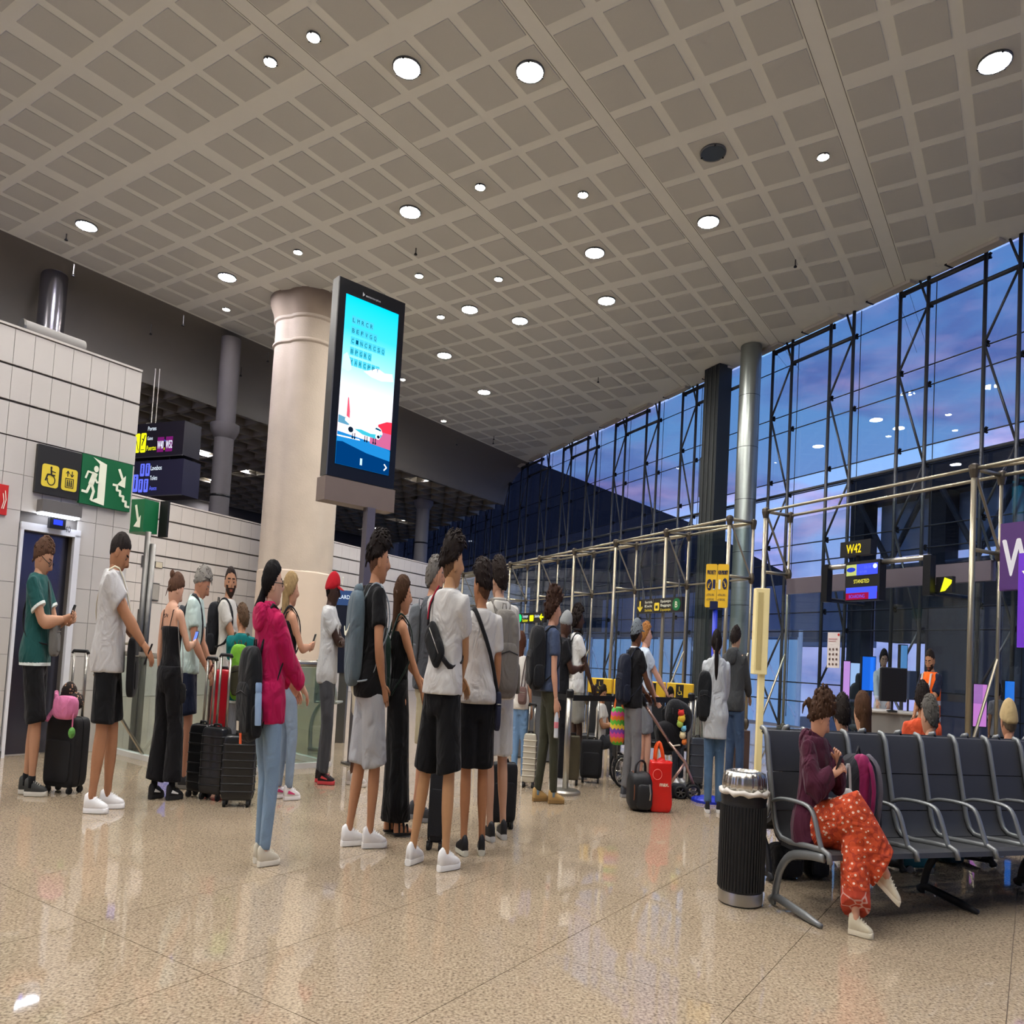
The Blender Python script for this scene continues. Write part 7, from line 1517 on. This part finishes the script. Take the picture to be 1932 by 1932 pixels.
W = p17.Wr[1]; q_ = W+A3(0, .02, -.17); bt = thing('water_bottle', 'clear plastic water bottle held by the curly-haired man', 'bottle', p17.tf(q_-A3(0, 0, .14))); V, Fc = lathe(q_-A3(0, 0, .14), [(.034, 0), (.036, .01), (.034, .09), (.036, .16), (.014, .22), (.014, .235)], 14); part(bt, 'bottle_body', (p17.tf(V), Fc), mat('bottle_clear', (196, 200, 206), .15), smooth=True); V, Fc = lathe(q_+A3(0, 0, .095), [(.016, 0), (.016, .02)], 12); part(bt, 'bottle_cap', (p17.tf(V), Fc), WHITEP); V, Fc = lathe(q_-A3(0, 0, .06), [(.0365, 0), (.0365, .05)], 14); part(bt, 'bottle_label', (p17.tf(V), Fc), mat('bottle_label', (206, 120, 130), .5), smooth=True, auto=.6)
backpack(p19, 'small black backpack on the man with headphones', '19191c', .13, .2, .07, 1.22)
hp_ = thing('headphones', 'black headphones around the neck of the man in white', 'headphones', p19.tf(p19.bend(A3(0, .05, 1.46)))); V, Fc = tube([p19.bend(A3(math.sin(t)*.085, -.01+math.cos(t)*.08, 1.505)) for t in np.linspace(.6, 5.7, 14)], .011, 8); part(hp_, 'head_band', (p19.tf(V), Fc), BLACK, smooth=True)
for sd in (-1, 1): V, Fc = ellip(p19.bend(A3(sd*.055, .09, 1.485)), .035, .028, .038, 12, 8); part(hp_, 'ear_cup', (p19.tf(V), Fc), BLACK, smooth=True)
backpack(p21, 'navy blue backpack on the man in the grey cap', '171c2c', .15, .25, .10, 1.16)
backpack(p24, 'plain black backpack on the woman with the long ponytail', '15171a', .13, .24, .08, 1.10, x0=-.20, y0=-.02, straps=(1, 0))
phone(p19, 1, 'phone in the lowered hand of the man with headphones')
# colourful carrier bag
def wavy():
    m = bpy.data.materials.new('zigzag_print'); t, b = nodes(m); b.inputs['Roughness'].default_value = .5
    tc = t.nodes.new('ShaderNodeTexCoord'); s = t.nodes.new('ShaderNodeSeparateXYZ'); t.links.new(tc.outputs['Generated'], s.inputs[0])
    pp_ = t.nodes.new('ShaderNodeMath'); pp_.operation = 'PINGPONG'; pp_.inputs[1].default_value = .12; t.links.new(s.outputs['X'], pp_.inputs[0])
    m1 = t.nodes.new('ShaderNodeMath'); m1.operation = 'MULTIPLY_ADD'; m1.inputs[1].default_value = .5; t.links.new(pp_.outputs[0], m1.inputs[0]); t.links.new(s.outputs['Z'], m1.inputs[2])
    r = t.nodes.new('ShaderNodeValToRGB'); r.color_ramp.interpolation = 'CONSTANT'; e = r.color_ramp.elements; cs = [(104, 196, 60), (232, 130, 40), (226, 70, 140), (132, 70, 170), (236, 200, 60), (104, 196, 60), (232, 120, 40), (226, 80, 150), (90, 190, 80)]
    e[0].color = lin(cs[0]); e[1].position = .12; e[1].color = lin(cs[1])
    for k, c in enumerate(cs[2:]): q = e.new(.24+k*.11); q.color = lin(c)
    t.links.new(m1.outputs[0], r.inputs['Fac']); t.links.new(r.outputs[0], b.inputs['Base Color']); return m
q = D(1163, 1420, 6.5); s_ = 6.5/F_PX; cb = thing('carrier_bag', 'bright zigzag striped carrier bag beside the navy backpack', 'bag', q)
part(cb, 'bag_body', superq(q+A3(0, 0, 50*s_), (14*s_, 0, 0), (0, .05, 0), (0, 0, 36*s_), .5), wavy(), smooth=True)
for dy in (-.03, .03): part(cb, 'bag_handle', tube([q+A3(-8*s_, dy, 80*s_), q+A3(-5*s_, dy*.5, 104*s_), q+A3(5*s_, dy*.5, 104*s_), q+A3(8*s_, dy, 80*s_)], .006, 6), mat('handle_orange', (226, 110, 50), .6))
text(cb, 'M', q+A3(3*s_, -.052, 52*s_), A3(1, 0, 0), UZ, .05, .03, mat('letter_green', (60, 150, 60), .6), .004)

# ================================================================== luggage on the floor
def suitcase(label, x, y, wpx, ytop, col, hd=0.0, ribs=5, yh=None, soft=False, metal=False, dep=.62, e=.22, rough=.3):
    q = G(x, y); s = q[1]/F_PX; w_ = wpx*s/2; z1 = D(x, ytop, q[1])[2]; z0 = .045; d_ = w_*dep
    a = math.radians(hd); ax = A3(math.cos(a), -math.sin(a), 0); ay = A3(math.sin(a), math.cos(a), 0); q = q+ay*d_
    root = thing('suitcase', label, 'suitcase', q); m = mat('case_'+col, tuple(int(col[i:i+2], 16) for i in (0, 2, 4)), .75 if soft else rough, .0, .06, 30, .15 if soft else .03, 120, coat=0 if soft else .3)
    sh = part(root, 'shell', superq(q+A3(0, 0, (z0+z1)/2), ax*w_, ay*d_, (0, 0, (z1-z0)/2), e, 32, 20), m, smooth=True)
    dark = mat('case_trim', (20, 20, 22), .5)
    if ribs:
        for k in range(ribs):
            z = z0+(z1-z0)*(.14+.72*k/(ribs-1)); R_ = [q+ax*w_*1.012*math.copysign(abs(math.cos(t))**.25, math.cos(t))+ay*d_*1.012*math.copysign(abs(math.sin(t))**.25, math.sin(t))+A3(0, 0, z) for t in np.arange(28)*2*math.pi/28]
            part(sh, 'rib', tube(R_, [(.006, .004)]*28, 6, closed=True), m, smooth=True)
    part(sh, 'zip_seam', tube([q+ax*w_*1.0*math.copysign(abs(math.cos(t))**.22, math.cos(t))+A3(0, 0, (z0+z1)/2+(z1-z0)/2*1.0*math.copysign(abs(math.sin(t))**.22, math.sin(t))) for t in np.arange(32)*2*math.pi/32], .0045, 5, closed=True), dark)
    if soft:
        part(root, 'front_pocket', superq(q-ay*d_*.95+A3(0, 0, z0+(z1-z0)*.38), ax*w_*.82, ay*d_*.2, (0, 0, (z1-z0)*.3), .25, 24, 10), m, smooth=True)
    for i in (-1, 1):
        for j in (-1, 1):
            c = q+ax*w_*.72*i+ay*d_*.62*j; wh = part(root, 'wheel', lathe(c+A3(0, 0, .024)-ax*.010, [(.012, 0), (.024, .002), (.024, .018), (.012, .02)], 14, axis=ax), RUBBER, smooth=True, auto=.6); part(wh, 'wheel_fork', obox(c+A3(0, 0, .042), ax*.010, ay*.012, (0, 0, .012)), dark)
    part(root, 'top_handle', tube([q-ax*w_*.35+A3(0, 0, z1-.01), q-ax*w_*.28+A3(0, 0, z1+.018), q+ax*w_*.28+A3(0, 0, z1+.018), q+ax*w_*.35+A3(0, 0, z1-.01)], .009, 8), dark, smooth=True)
    if yh:
        zh = D(x, yh, q[1])[2]; hh = part(root, 'telescopic_handle', join([bar(q+ax*w_*.45*i+ay*d_*.7+A3(0, 0, z1-.05), q+ax*w_*.42*i+ay*d_*.7+A3(0, 0, zh), .009, 8) for i in (-1, 1)]), STEEL, smooth=True); part(hh, 'grip', tube([q-ax*w_*.52+ay*d_*.7+A3(0, 0, zh-.01), q-ax*w_*.45+ay*d_*.7+A3(0, 0, zh+.008), q+ax*w_*.45+ay*d_*.7+A3(0, 0, zh+.008), q+ax*w_*.52+ay*d_*.7+A3(0, 0, zh-.01)], .013, 8), dark, smooth=True)
    return root, q, ax, ay, w_, d_, z1, s
r1 = suitcase('large black fabric suitcase with a pink bag hung on it', 103, 1498, 66, 1352, '1b1b1d', 12, 0, 1228, True)
root, q, ax, ay, w_, d_, z1, s = r1
pk = thing('pink_bag', 'small pink pouch bag hanging from the black fabric suitcase', 'bag', q-ay*(d_+.07)+ax*.06+A3(0, 0, z1-.02)); c = q-ay*(d_+.05)+ax*w_*.62+A3(0, 0, z1+.075)
part(pk, 'pouch', superq(c, ax*.085, ay*.05, (0, 0, .085), .6, 24, 12), cloth('pink_fabric', 'd77aa4', .6), smooth=True); part(pk, 'pouch_strap', tube([c-ax*.08+A3(0, 0, .06), c-ax*.13+A3(0, .06, .10), c-ax*.16+A3(0, .1, -.02), c-ax*.15+A3(0, 0, -.10)], .014, 8), M['pink_fabric'], smooth=True)
kc = c+ax*.08+A3(0, -.02, -.17); ky = thing('keyring_charm', 'green round charm dangling from the pink pouch', 'charm', kc-A3(0, 0, .04)); part(ky, 'charm', ellip(kc, .022, .022, .04, 12, 10), mat('charm_green', (98, 160, 74), .6, bump=.6, bs=60), smooth=True); part(ky, 'charm_cord', tube([kc+A3(0, 0, .035), kc+A3(0, 0, .12), c+ax*.07], .005, 5), mat('cord_pink', (206, 110, 150), .6))
sc_ = q+A3(0, 0, z1+.06); sf_ = thing('printed_scarf', 'bundled dark leopard print scarf on top of the black fabric suitcase', 'scarf', sc_-A3(0, 0, .05))
def leop():
    m = bpy.data.materials.new('leopard_print'); t, b = nodes(m); v = t.nodes.new('ShaderNodeTexVoronoi'); v.inputs['Scale'].default_value = 45; tc = t.nodes.new('ShaderNodeTexCoord'); t.links.new(tc.outputs['Object'], v.inputs['Vector']); r = t.nodes.new('ShaderNodeValToRGB'); e = r.color_ramp.elements; e[0].position = .2; e[0].color = lin((196, 150, 118)); e[1].position = .35; e[1].color = lin((34, 24, 22)); t.links.new(v.outputs['Distance'], r.inputs['Fac']); t.links.new(r.outputs[0], b.inputs['Base Color']); b.inputs['Roughness'].default_value = .9; return m
LEO = leop(); V, Fc = join([superq(sc_+A3(0, 0, .05), (.085, 0, 0), (0, .07, 0), (0, 0, .07), .8), superq(sc_+A3(-.01, -.02, .12), (.05, 0, .01), (0, .05, 0), (0, 0, .07), .9, 16, 10)]); V += np.array([[noise.noise(Vector(v*14))*.012]*3 for v in V]); part(sf_, 'scarf_folds', (V, Fc), LEO, smooth=True)
suitcase('black ribbed hard suitcase behind, left of the ribbed pair', 364, 1506, 44, 1366, '17181a', 20, 6, 1242)
suitcase('black ribbed hard suitcase with tall silver handle, middle of three', 391, 1511, 48, 1372, '1a1b1d', 15, 7, 1236)
suitcase('glossy black ribbed suitcase standing beside the pink jacket', 443, 1524, 58, 1388, '161719', -10, 7)
suitcase('tall bright red suitcase behind the ribbed black cases', 404, 1474, 36, 1262, 'a51322', 0, 0, None, False, e=.25)
suitcase('narrow black soft case standing between the legs of the front boy', 818, 1606, 32, 1440, '16181d', 10, 0, None, True, e=.5)
suitcase('black wheeled case behind the boys in white', 948, 1566, 50, 1440, '141519', -15, 0, None, True)
suitcase('cream ribbed hard suitcase beside the blue jeans', 995, 1487, 24, 1384, 'c2bba8', 10, 7, 1330)
suitcase('olive green hard suitcase behind the barrier post', 1077, 1482, 30, 1388, '4c4634', 0, 0, None)
suitcase('black cabin suitcase standing alone behind the queue belt', 1113, 1478, 40, 1396, '1b1c20', 8, 0, 1320, True)
suitcase('slate grey hard suitcase behind the stroller', 1314, 1488, 25, 1392, '3b4048', 0, 4, 1318)
# black duffel and red shopping bag
q = G(1209, 1532); s_ = q[1]/F_PX; q = q+A3(0, .1, 0); df_ = thing('duffel_bag', 'black leather duffel bag with brown piping on the floor', 'bag', q); BL = mat('duffel_black', (26, 26, 29), .55, bump=.1, bs=80)
part(df_, 'bag_body', superq(q+A3(0, 0, .15), (23*s_, 0, 0), (0, .12, 0), (0, 0, .15), .5), BL, smooth=True); part(df_, 'end_pocket', superq(q+A3(.02, -.11, .12), (15*s_, 0, 0), (0, .03, 0), (0, 0, .10), .5, 20, 10), BL, smooth=True)
for dx in (-.06, .0): part(df_, 'piping', tube([q+A3(dx, .121*math.cos(t), .15+.151*math.sin(t)) for t in np.arange(20)*2*math.pi/20], .004, 5, closed=True), mat('piping_brown', (120, 72, 48), .5))
part(df_, 'bag_handle', tube(smooth_path([q+A3(-.05, -.05, .28), q+A3(-.04, -.04, .36), q+A3(.0, 0, .385), q+A3(.04, .03, .36), q+A3(.05, .05, .28)], 3), .009, 8), BL, smooth=True); part(df_, 'clasp', tube([q+A3(.055, -.13, .22), q+A3(.06, -.15, .15), q+A3(.058, -.14, .10)], .006, 6), STEEL)
q = G(1247, 1535); s_ = q[1]/F_PX; q = q+A3(0, .08, 0); rb = thing('shopping_bag', 'glossy red plastic shopping bag with white lettering on the floor', 'bag', q); RDP = mat('red_plastic', (206, 30, 26), .28, bump=.5, bs=16)
V, Fc = superq(q+A3(0, 0, .215), (20*s_, 0, 0), (0, .06, 0), (0, 0, .215), .22, 32, 20); V[:, 0] += .010*np.sin(V[:, 2]*16); V[:, 2] -= np.where(V[:, 2] > .40, .05*np.abs(np.sin((V[:, 0]-q[0])*22)), 0); part(rb, 'bag_body', (V, Fc), RDP, smooth=True)
for dy in (-.03, .03): part(rb, 'bag_handle', tube(smooth_path([q+A3(-.05, dy, .40), q+A3(-.045, dy, .50), q+A3(-.02, dy*.5, .545), q+A3(.0, dy, .49), q+A3(.02, dy, .40)], 3), [(.010, .003)]*13, 6, ref=(1, 0, 0)), mat('handle_red_orange', (226, 84, 30), .35), smooth=True)
text(rb, 'max.', q+A3(-.02, -.077, .21), A3(.97, .1, 0), UZ, .035, .075, SWHT, .006, .001); part(rb, 'ring_print', tube([q+A3(-.04+.035*math.cos(t), -.078, .30+.04*math.sin(t)) for t in np.arange(16)*2*math.pi/16], .0025, 4, closed=True), mat('print_pink', (232, 120, 110), .5))
# items under and behind the bench
def floorbag(label, x, y, wpx, hpx, col, dep=.1, name='floor_bag'):
    q = G(x, y); s = q[1]/F_PX; q = q+A3(0, dep, 0); r = thing(name, label, 'bag', q); m = cloth('bag_'+col, col, .5, .7); part(r, 'bag_body', superq(q+A3(0, 0, hpx*s/2), (wpx*s/2, 0, 0), (0, dep, 0), (0, 0, hpx*s/2), .55), m, smooth=True); part(r, 'bag_handle', tube([q+A3(-.03, 0, hpx*s*.96), q+A3(0, 0, hpx*s+.03), q+A3(.03, 0, hpx*s*.96)], .007, 6), m); part(r, 'front_pocket', superq(q+A3(0, -dep*.95, hpx*s*.4), (wpx*s*.36, 0, 0), (0, dep*.2, 0), (0, 0, hpx*s*.28), .5, 18, 8), m, smooth=True); return r
floorbag('black bag on the floor under the bench end', 1492, 1662, 60, 60, '131417'); floorbag('second black bag under the bench beside the orange trousers', 1548, 1662, 44, 58, '17181c')
floorbag('dark teal bag on the floor under the middle seats', 1800, 1632, 50, 34, '123a40'); 
q = G(1735, 1648); tc_ = thing('kids_case', 'small teal wheeled case with grey wheels under the bench', 'suitcase', q); s_ = q[1]/F_PX; part(tc_, 'case_body', superq(q+A3(0, .08, .075), (34*s_, 0, 0), (0, .08, 0), (0, 0, .05), .35), mat('case_teal', (30, 110, 128), .35), smooth=True)
for dx in (-.06, .06): part(tc_, 'wheel', lathe(q+A3(dx, -.01, .022), [(.008, 0), (.022, .002), (.022, .016), (.008, .018)], 14, axis=(0, 1, 0)), mat('wheel_grey', (126, 126, 124), .5))
# purple backpack and white bag on the bench seat beside the woman
o_ = BO+BX*(PITCHB*1.45)+BF*(-.03)+A3(0, 0, .345); MG = cloth('bag_magenta', '8a1f52', .4, .7); DGY = cloth('bag_darkgrey', '26262c', .4, .75)
mb = thing('backpack', 'magenta and dark grey backpack propped on the bench seat', 'backpack', o_)
part(mb, 'main_body', superq(o_+A3(0, 0, .21), BX*.075, BF*.085, (0, 0, .21), .55), DGY, smooth=True); part(mb, 'magenta_panel', superq(o_+BF*.05-BX*.03+A3(0, 0, .26), BX*.03, BF*.05, (0, 0, .165), .6, 20, 12), MG, smooth=True); part(mb, 'side_pocket', superq(o_+BX*.07+BF*.02+A3(0, 0, .10), BX*.028, BF*.06, (0, 0, .085), .6, 16, 10), DGY, smooth=True)
for k in (-.022, .022): part(mb, 'shoulder_strap', tube(smooth_path([o_+BX*k+BF*.04+A3(0, 0, .42), o_+BX*k+BF*.10+A3(0, 0, .37), o_+BX*k+BF*.125+A3(0, 0, .25), o_+BX*k+BF*.11+A3(0, 0, .10)], 3), [(.013, .007)]*10, 8, ref=BX), MG if k < 0 else cloth('bag_greymid', '5a565e'), smooth=True)
part(mb, 'top_loop', tube([o_-BX*.015+A3(0, 0, .41), o_+A3(0, 0, .455), o_+BX*.015+A3(0, 0, .41)], .006, 6), DGY)
o2 = BO+BX*(PITCHB*1.02)+BF*.02+A3(0, 0, .345); wb = thing('plastic_bag', 'white plastic carrier bag hanging by the seated woman', 'bag', o2)
V, Fc = superq(o2+A3(0, 0, .13), BX*.045, BF*.035, (0, 0, .13), .7, 22, 14); V[:, 0] += (.36-(V[:, 2]-o2[2]))*.05*np.sin(V[:, 2]*30); part(wb, 'bag_body', (V, Fc), mat('white_plastic', (206, 204, 200), .35, bump=.6, bs=22), smooth=True); part(wb, 'bag_handle', tube(smooth_path([o2-BX*.02+A3(0, 0, .24), o2-BX*.01+A3(0, 0, .36), o2+BX*.01+A3(0, 0, .36), o2+BX*.02+A3(0, 0, .24)], 3), [(.008, .003)]*10, 6), M['white_plastic'])
# ================================================================== stroller
q = G(1268, 1502); s_ = q[1]/F_PX; st = thing('stroller', 'black baby stroller with rose gold frame and soft toys', 'stroller', q)
def sq(x, y, dy=0.0): return D(x, y, q[1]+dy)
RG = mat('rose_gold', (196, 160, 146), .3, .8); SBK = cloth('stroller_black', '17171a', .4); GRIP = mat('stroller_grip', (24, 24, 26), .6)
for dy, nm in ((-.12, 0), (.12, 1)):
    part(st, 'push_arm', tube([sq(1217, 1330, dy), sq(1240, 1365, dy), sq(1262, 1400, dy)], .013, 10), RG, smooth=True); part(st, 'frame_leg', tube([sq(1262, 1400, dy), sq(1292, 1437, dy), sq(1308, 1480, dy)], .013, 10), RG, smooth=True); part(st, 'frame_leg', tube([sq(1262, 1482, dy), sq(1292, 1440, dy)], .013, 10), RG, smooth=True); part(st, 'frame_leg', tube([sq(1262, 1482, dy), sq(1240, 1500, dy)], .012, 8), RG)
part(st, 'push_bar', tube(smooth_path([sq(1217, 1332, -.12), sq(1213, 1312, -.12), sq(1225, 1310, 0), sq(1213, 1312, .12), sq(1217, 1332, .12)], 4), .017, 10), GRIP, smooth=True)
c = sq(1262, 1388, 0); part(st, 'seat', superq(c, (24*s_, 0, .03), (0, .12, 0), (-.03, 0, 28*s_), .6), SBK, smooth=True)
c = sq(1280, 1352, 0); hood = part(st, 'hood', superq(c, (24*s_, 0, -.05), (0, .13, 0), (.02, 0, 30*s_), .8), SBK, smooth=True)
for k in (-.06, 0, .06): part(hood, 'hood_rib', tube([c+A3(k+.1*math.cos(t)*.2, .131*math.cos(t), .12*math.sin(t)) for t in np.linspace(.2, 2.9, 8)], .004, 5), BLACK)
part(st, 'basket', superq(sq(1274, 1492, 0), (20*s_, 0, 0), (0, .12, 0), (0, 0, 13*s_), .5), SBK, smooth=True)
part(st, 'footrest', chamfer(sq(1271, 1405, -.05), (9*s_, 0, .008), (0, .08, 0), (-.002, 0, .006), .004), mat('footrest', (196, 190, 176), .5))
for x, y, dy, r in ((1284, 1505, -.13, 12), (1307, 1505, -.13, 14), (1306, 1500, .13, 13), (1246, 1505, -.12, 15), (1246, 1500, .12, 15)):
    r_ = r*s_; p0 = sq(x, y, dy); cz = A3(p0[0], p0[1], r_); wl_ = part(st, 'wheel', tube([cz+A3(math.cos(t)*r_*.82, 0, math.sin(t)*r_*.82) for t in np.arange(20)*2*math.pi/20], r_*.18, 8, closed=True), RUBBER, smooth=True); part(wl_, 'hub', lathe(cz-A3(0, .012, 0), [(r_*.25, 0), (r_*.25, .024)], 12, axis=(0, 1, 0)), STEELD)
    part(wl_, 'spokes', join([bar(cz, cz+A3(math.cos(t)*r_*.75, 0, math.sin(t)*r_*.75), .005, 5) for t in np.arange(6)*math.pi/3]), STEELD)
for x, y, col, r in ((1285, 1346, (206, 50, 44), 6), (1286, 1356, (232, 190, 60), 7), (1283, 1366, (180, 206, 90), 6), (1290, 1375, (120, 190, 220), 5), (1288, 1388, (226, 206, 160), 6), (1291, 1400, (220, 120, 50), 5)):
    pos = sq(x, y, -.14); t_ = thing('soft_toy', 'small %s soft toy clipped to the stroller hood' % {206: 'red', 232: 'yellow', 180: 'lime green', 120: 'sky blue', 226: 'cream', 220: 'orange'}[col[0]], 'toy', pos-A3(0, 0, r*s_)); part(t_, 'toy_body', ellip(pos, r*s_, r*s_*.9, r*s_*1.1, 12, 10), mat('toy_%d' % col[0], col, .9, bump=.4, bs=90), smooth=True); part(t_, 'toy_ears', join([ellip(pos+A3(sd*r*s_*.6, 0, r*s_*.9), r*s_*.3, r*s_*.25, r*s_*.35, 8, 6) for sd in (-1, 1)]), M['toy_%d' % col[0]], smooth=True)
# ================================================================== priority seats with yellow bands
PSB = mat('priority_seat_black', (30, 31, 34), .5)
a0, a1 = D(1096, 1400, 8.0), D(1300, 1415, 7.5); ux = unit(np.append(a1[:2]-a0[:2], 0)); uy = np.array([-ux[1], ux[0], 0]); L = np.linalg.norm(a1[:2]-a0[:2]); n_ = 4
zy0, zy1 = D(1118, 1308, 7.9)[2], D(1118, 1279, 7.9)[2]; zs_ = D(1118, 1398, 7.5)[2]
pr_ = thing('seat_row', 'row of black reserved seats with yellow wheelchair-marked headrests', 'seating', (a0[0], a0[1], 0))
for k in range(n_):
    c = np.append(a0[:2], 0)+ux*L*(k+.5)/n_; w_ = L/n_*.46
    part(pr_, 'seat', chamfer(c-uy*.02+A3(0, 0, .36), ux*w_, uy*.14, (0, 0, .022), .01), PSB); part(pr_, 'backrest', chamfer(c+uy*.14+A3(0, 0, (.38+zy0)/2), ux*w_, uy*.018, (0, 0, (zy0-.38)/2), .008), PSB)
    yb = part(pr_, 'yellow_headrest', chamfer(c+uy*.135+A3(0, 0, (zy0+zy1)/2), ux*(w_+.004), uy*.025, (0, 0, (zy1-zy0)/2), .008), mat('headrest_yellow', (222, 178, 40), .5))
    bd_ = Board(yb, c+uy*.109-ux*.05+A3(0, 0, zy0+.01), ux, UZ, .1, zy1-zy0-.02); bd_.root = yb
    part(yb, 'wheelchair_badge', plate(c+uy*.1085-ux*.04+A3(0, 0, zy0+.015), ux, UZ, [(0, 0), (.08, 0), (.08, zy1-zy0-.03), (0, zy1-zy0-.03)], .002), SBLK)
    hh = zy1-zy0-.03
    part(yb, 'wheelchair_mark', join([tube([c+uy*.105-ux*.04+ux*(.04+.018*math.cos(t))+A3(0, 0, zy0+.015+hh*.35+.018*math.sin(t)) for t in np.linspace(2.6, 6.6, 9)], .0025, 4), tube([c+uy*.105-ux*.04+ux*.034+A3(0, 0, zy0+.015+hh*.85), c+uy*.105-ux*.04+ux*.036+A3(0, 0, zy0+.015+hh*.5), c+uy*.105-ux*.04+ux*.056+A3(0, 0, zy0+.015+hh*.48), c+uy*.105-ux*.04+ux*.064+A3(0, 0, zy0+.015+hh*.2)], .003, 4)]), YEL)
    part(pr_, 'leg', bar(c-uy*.02+A3(0, 0, 0), c-uy*.02+A3(0, 0, .35), .016, 8), STEELD)
part(pr_, 'beam', bar(np.append(a0[:2], .32), np.append(a1[:2], .32), .022, 8), STEELD)
# long dark counter behind the queue
c0, c1 = D(975, 1400, 8.8), D(1080, 1400, 8.3); zc = D(1040, 1302, 8.3)[2]; ct = thing('low_counter', 'long dark grey counter behind the queue belt', 'counter', (c0[0], c0[1], 0)); vv_ = unit(np.append(c1[:2]-c0[:2], 0)); mm_ = (c0+c1)/2; part(ct, 'counter_front', obox((mm_[0], mm_[1], zc/2), vv_*np.linalg.norm(c1[:2]-c0[:2])/2, A3(-vv_[1], vv_[0], 0)*.14, (0, 0, zc/2-.015)), mat('counter_grey', (74, 76, 80), .55)); part(ct, 'counter_top', chamfer((mm_[0], mm_[1], zc), vv_*(np.linalg.norm(c1[:2]-c0[:2])/2+.03), A3(-vv_[1], vv_[0], 0)*.17, (0, 0, .015), .006), mat('counter_top', (60, 61, 64), .4))
# wheelchair partly hidden behind the man in the cap
q = G(1172, 1486); s_ = q[1]/F_PX; wc = thing('wheelchair', 'folded wheelchair partly hidden behind the grey trousers', 'wheelchair', q)
for dy in (.02, .26):
    cz = A3(q[0], q[1]+dy, 30*s_); wl_ = part(wc, 'large_wheel', tube([cz+A3(math.cos(t)*24*s_*.62, 0, math.sin(t)*28*s_) for t in np.arange(28)*2*math.pi/28], .010, 8, closed=True), RUBBER, smooth=True); part(wl_, 'push_rim', tube([cz+A3(math.cos(t)*20*s_*.62, -.02, math.sin(t)*24*s_) for t in np.arange(24)*2*math.pi/24], .005, 6, closed=True), STEEL, smooth=True); part(wl_, 'spokes', join([bar(cz, cz+A3(math.cos(t)*23*s_*.62, 0, math.sin(t)*27*s_), .003, 4) for t in np.arange(10)*math.pi/5]), STEEL)
    part(wc, 'side_frame', tube([cz+A3(-.06, 0, .35), cz+A3(-.05, 0, .1), cz+A3(.10, 0, .1), cz+A3(.13, 0, -.12)], .009, 8), STEELD, smooth=True)
part(wc, 'seat', obox((q[0]+.03, q[1]+.14, 30*s_+.10), (.08, 0, 0), (0, .11, 0), (0, 0, .01)), BLACK); part(wc, 'backrest', obox((q[0]-.055, q[1]+.14, 30*s_+.23), (.008, 0, 0), (0, .11, 0), (0, 0, .11)), BLACK)
# steel seats beyond the balustrade
q = G(585, 1428)+A3(0, .5, 0); s_ = q[1]/F_PX; sc2 = thing('steel_seat', 'pale steel waiting chair seen through the balustrade glass', 'chair', q); PS = mat('pale_steel', (168, 172, 160), .35, .6)
part(sc2, 'armrest', tube(smooth_path([q+A3(-18*s_, 0, 105*s_), q+A3(-10*s_, 0, 122*s_), q+A3(14*s_, 0, 122*s_), q+A3(20*s_, 0, 95*s_)], 4), .014, 8), PS, smooth=True); part(sc2, 'leg_frame', tube(smooth_path([q+A3(18*s_, 0, 92*s_), q+A3(-6*s_, 0, 88*s_), q+A3(-22*s_, 0, 60*s_), q+A3(-24*s_, 0, 20*s_), q+A3(-22*s_, 0, 2*s_)], 4), .022, 8), PS, smooth=True); part(sc2, 'foot', tube([q+A3(-26*s_, 0, .02), q+A3(16*s_, -.1, .02)], .02, 8), PS, smooth=True); part(sc2, 'seat', chamfer(q+A3(0, .15, 90*s_), (22*s_, 0, 0), (0, .15, 0), (0, 0, .012), .006), PS); part(sc2, 'backrest', chamfer(q+A3(-20*s_, .15, 130*s_), (.015, 0, 0), (0, .15, 0), (0, 0, 40*s_), .006), PS)
# blue airport screen board beyond the red-capped man
q = D(652, 1180, 9.0); s_ = 9.0/F_PX; fb = thing('info_kiosk', 'dark information screen with a pale lettered header behind the crowd', 'display', (q[0], q[1], 0)); part(fb, 'cabinet', chamfer((q[0], q[1]+.1, q[2]/1.0-.1), (22*s_, 0, 0), (0, .08, 0), (0, 0, 75*s_), .01), mat('kiosk_navy', (20, 26, 44), .4)); part(fb, 'header', box(q[0]-22*s_, q[0]+22*s_, q[1]+.012, q[1]+.02, q[2]+38*s_, q[2]+66*s_), emitm('header_blue', (60, 84, 130), .7)); text(fb, 'LARDAM', A3(q[0]-16*s_, q[1]+.01, q[2]+50*s_), A3(1, 0, 0), UZ, .05, 32*s_, LW, .003); part(fb, 'pedestal', box(q[0]-.05, q[0]+.05, q[1]+.05, q[1]+.15, 0, q[2]-.55), STEELD)

bpy.data.scenes.remove(TMP)
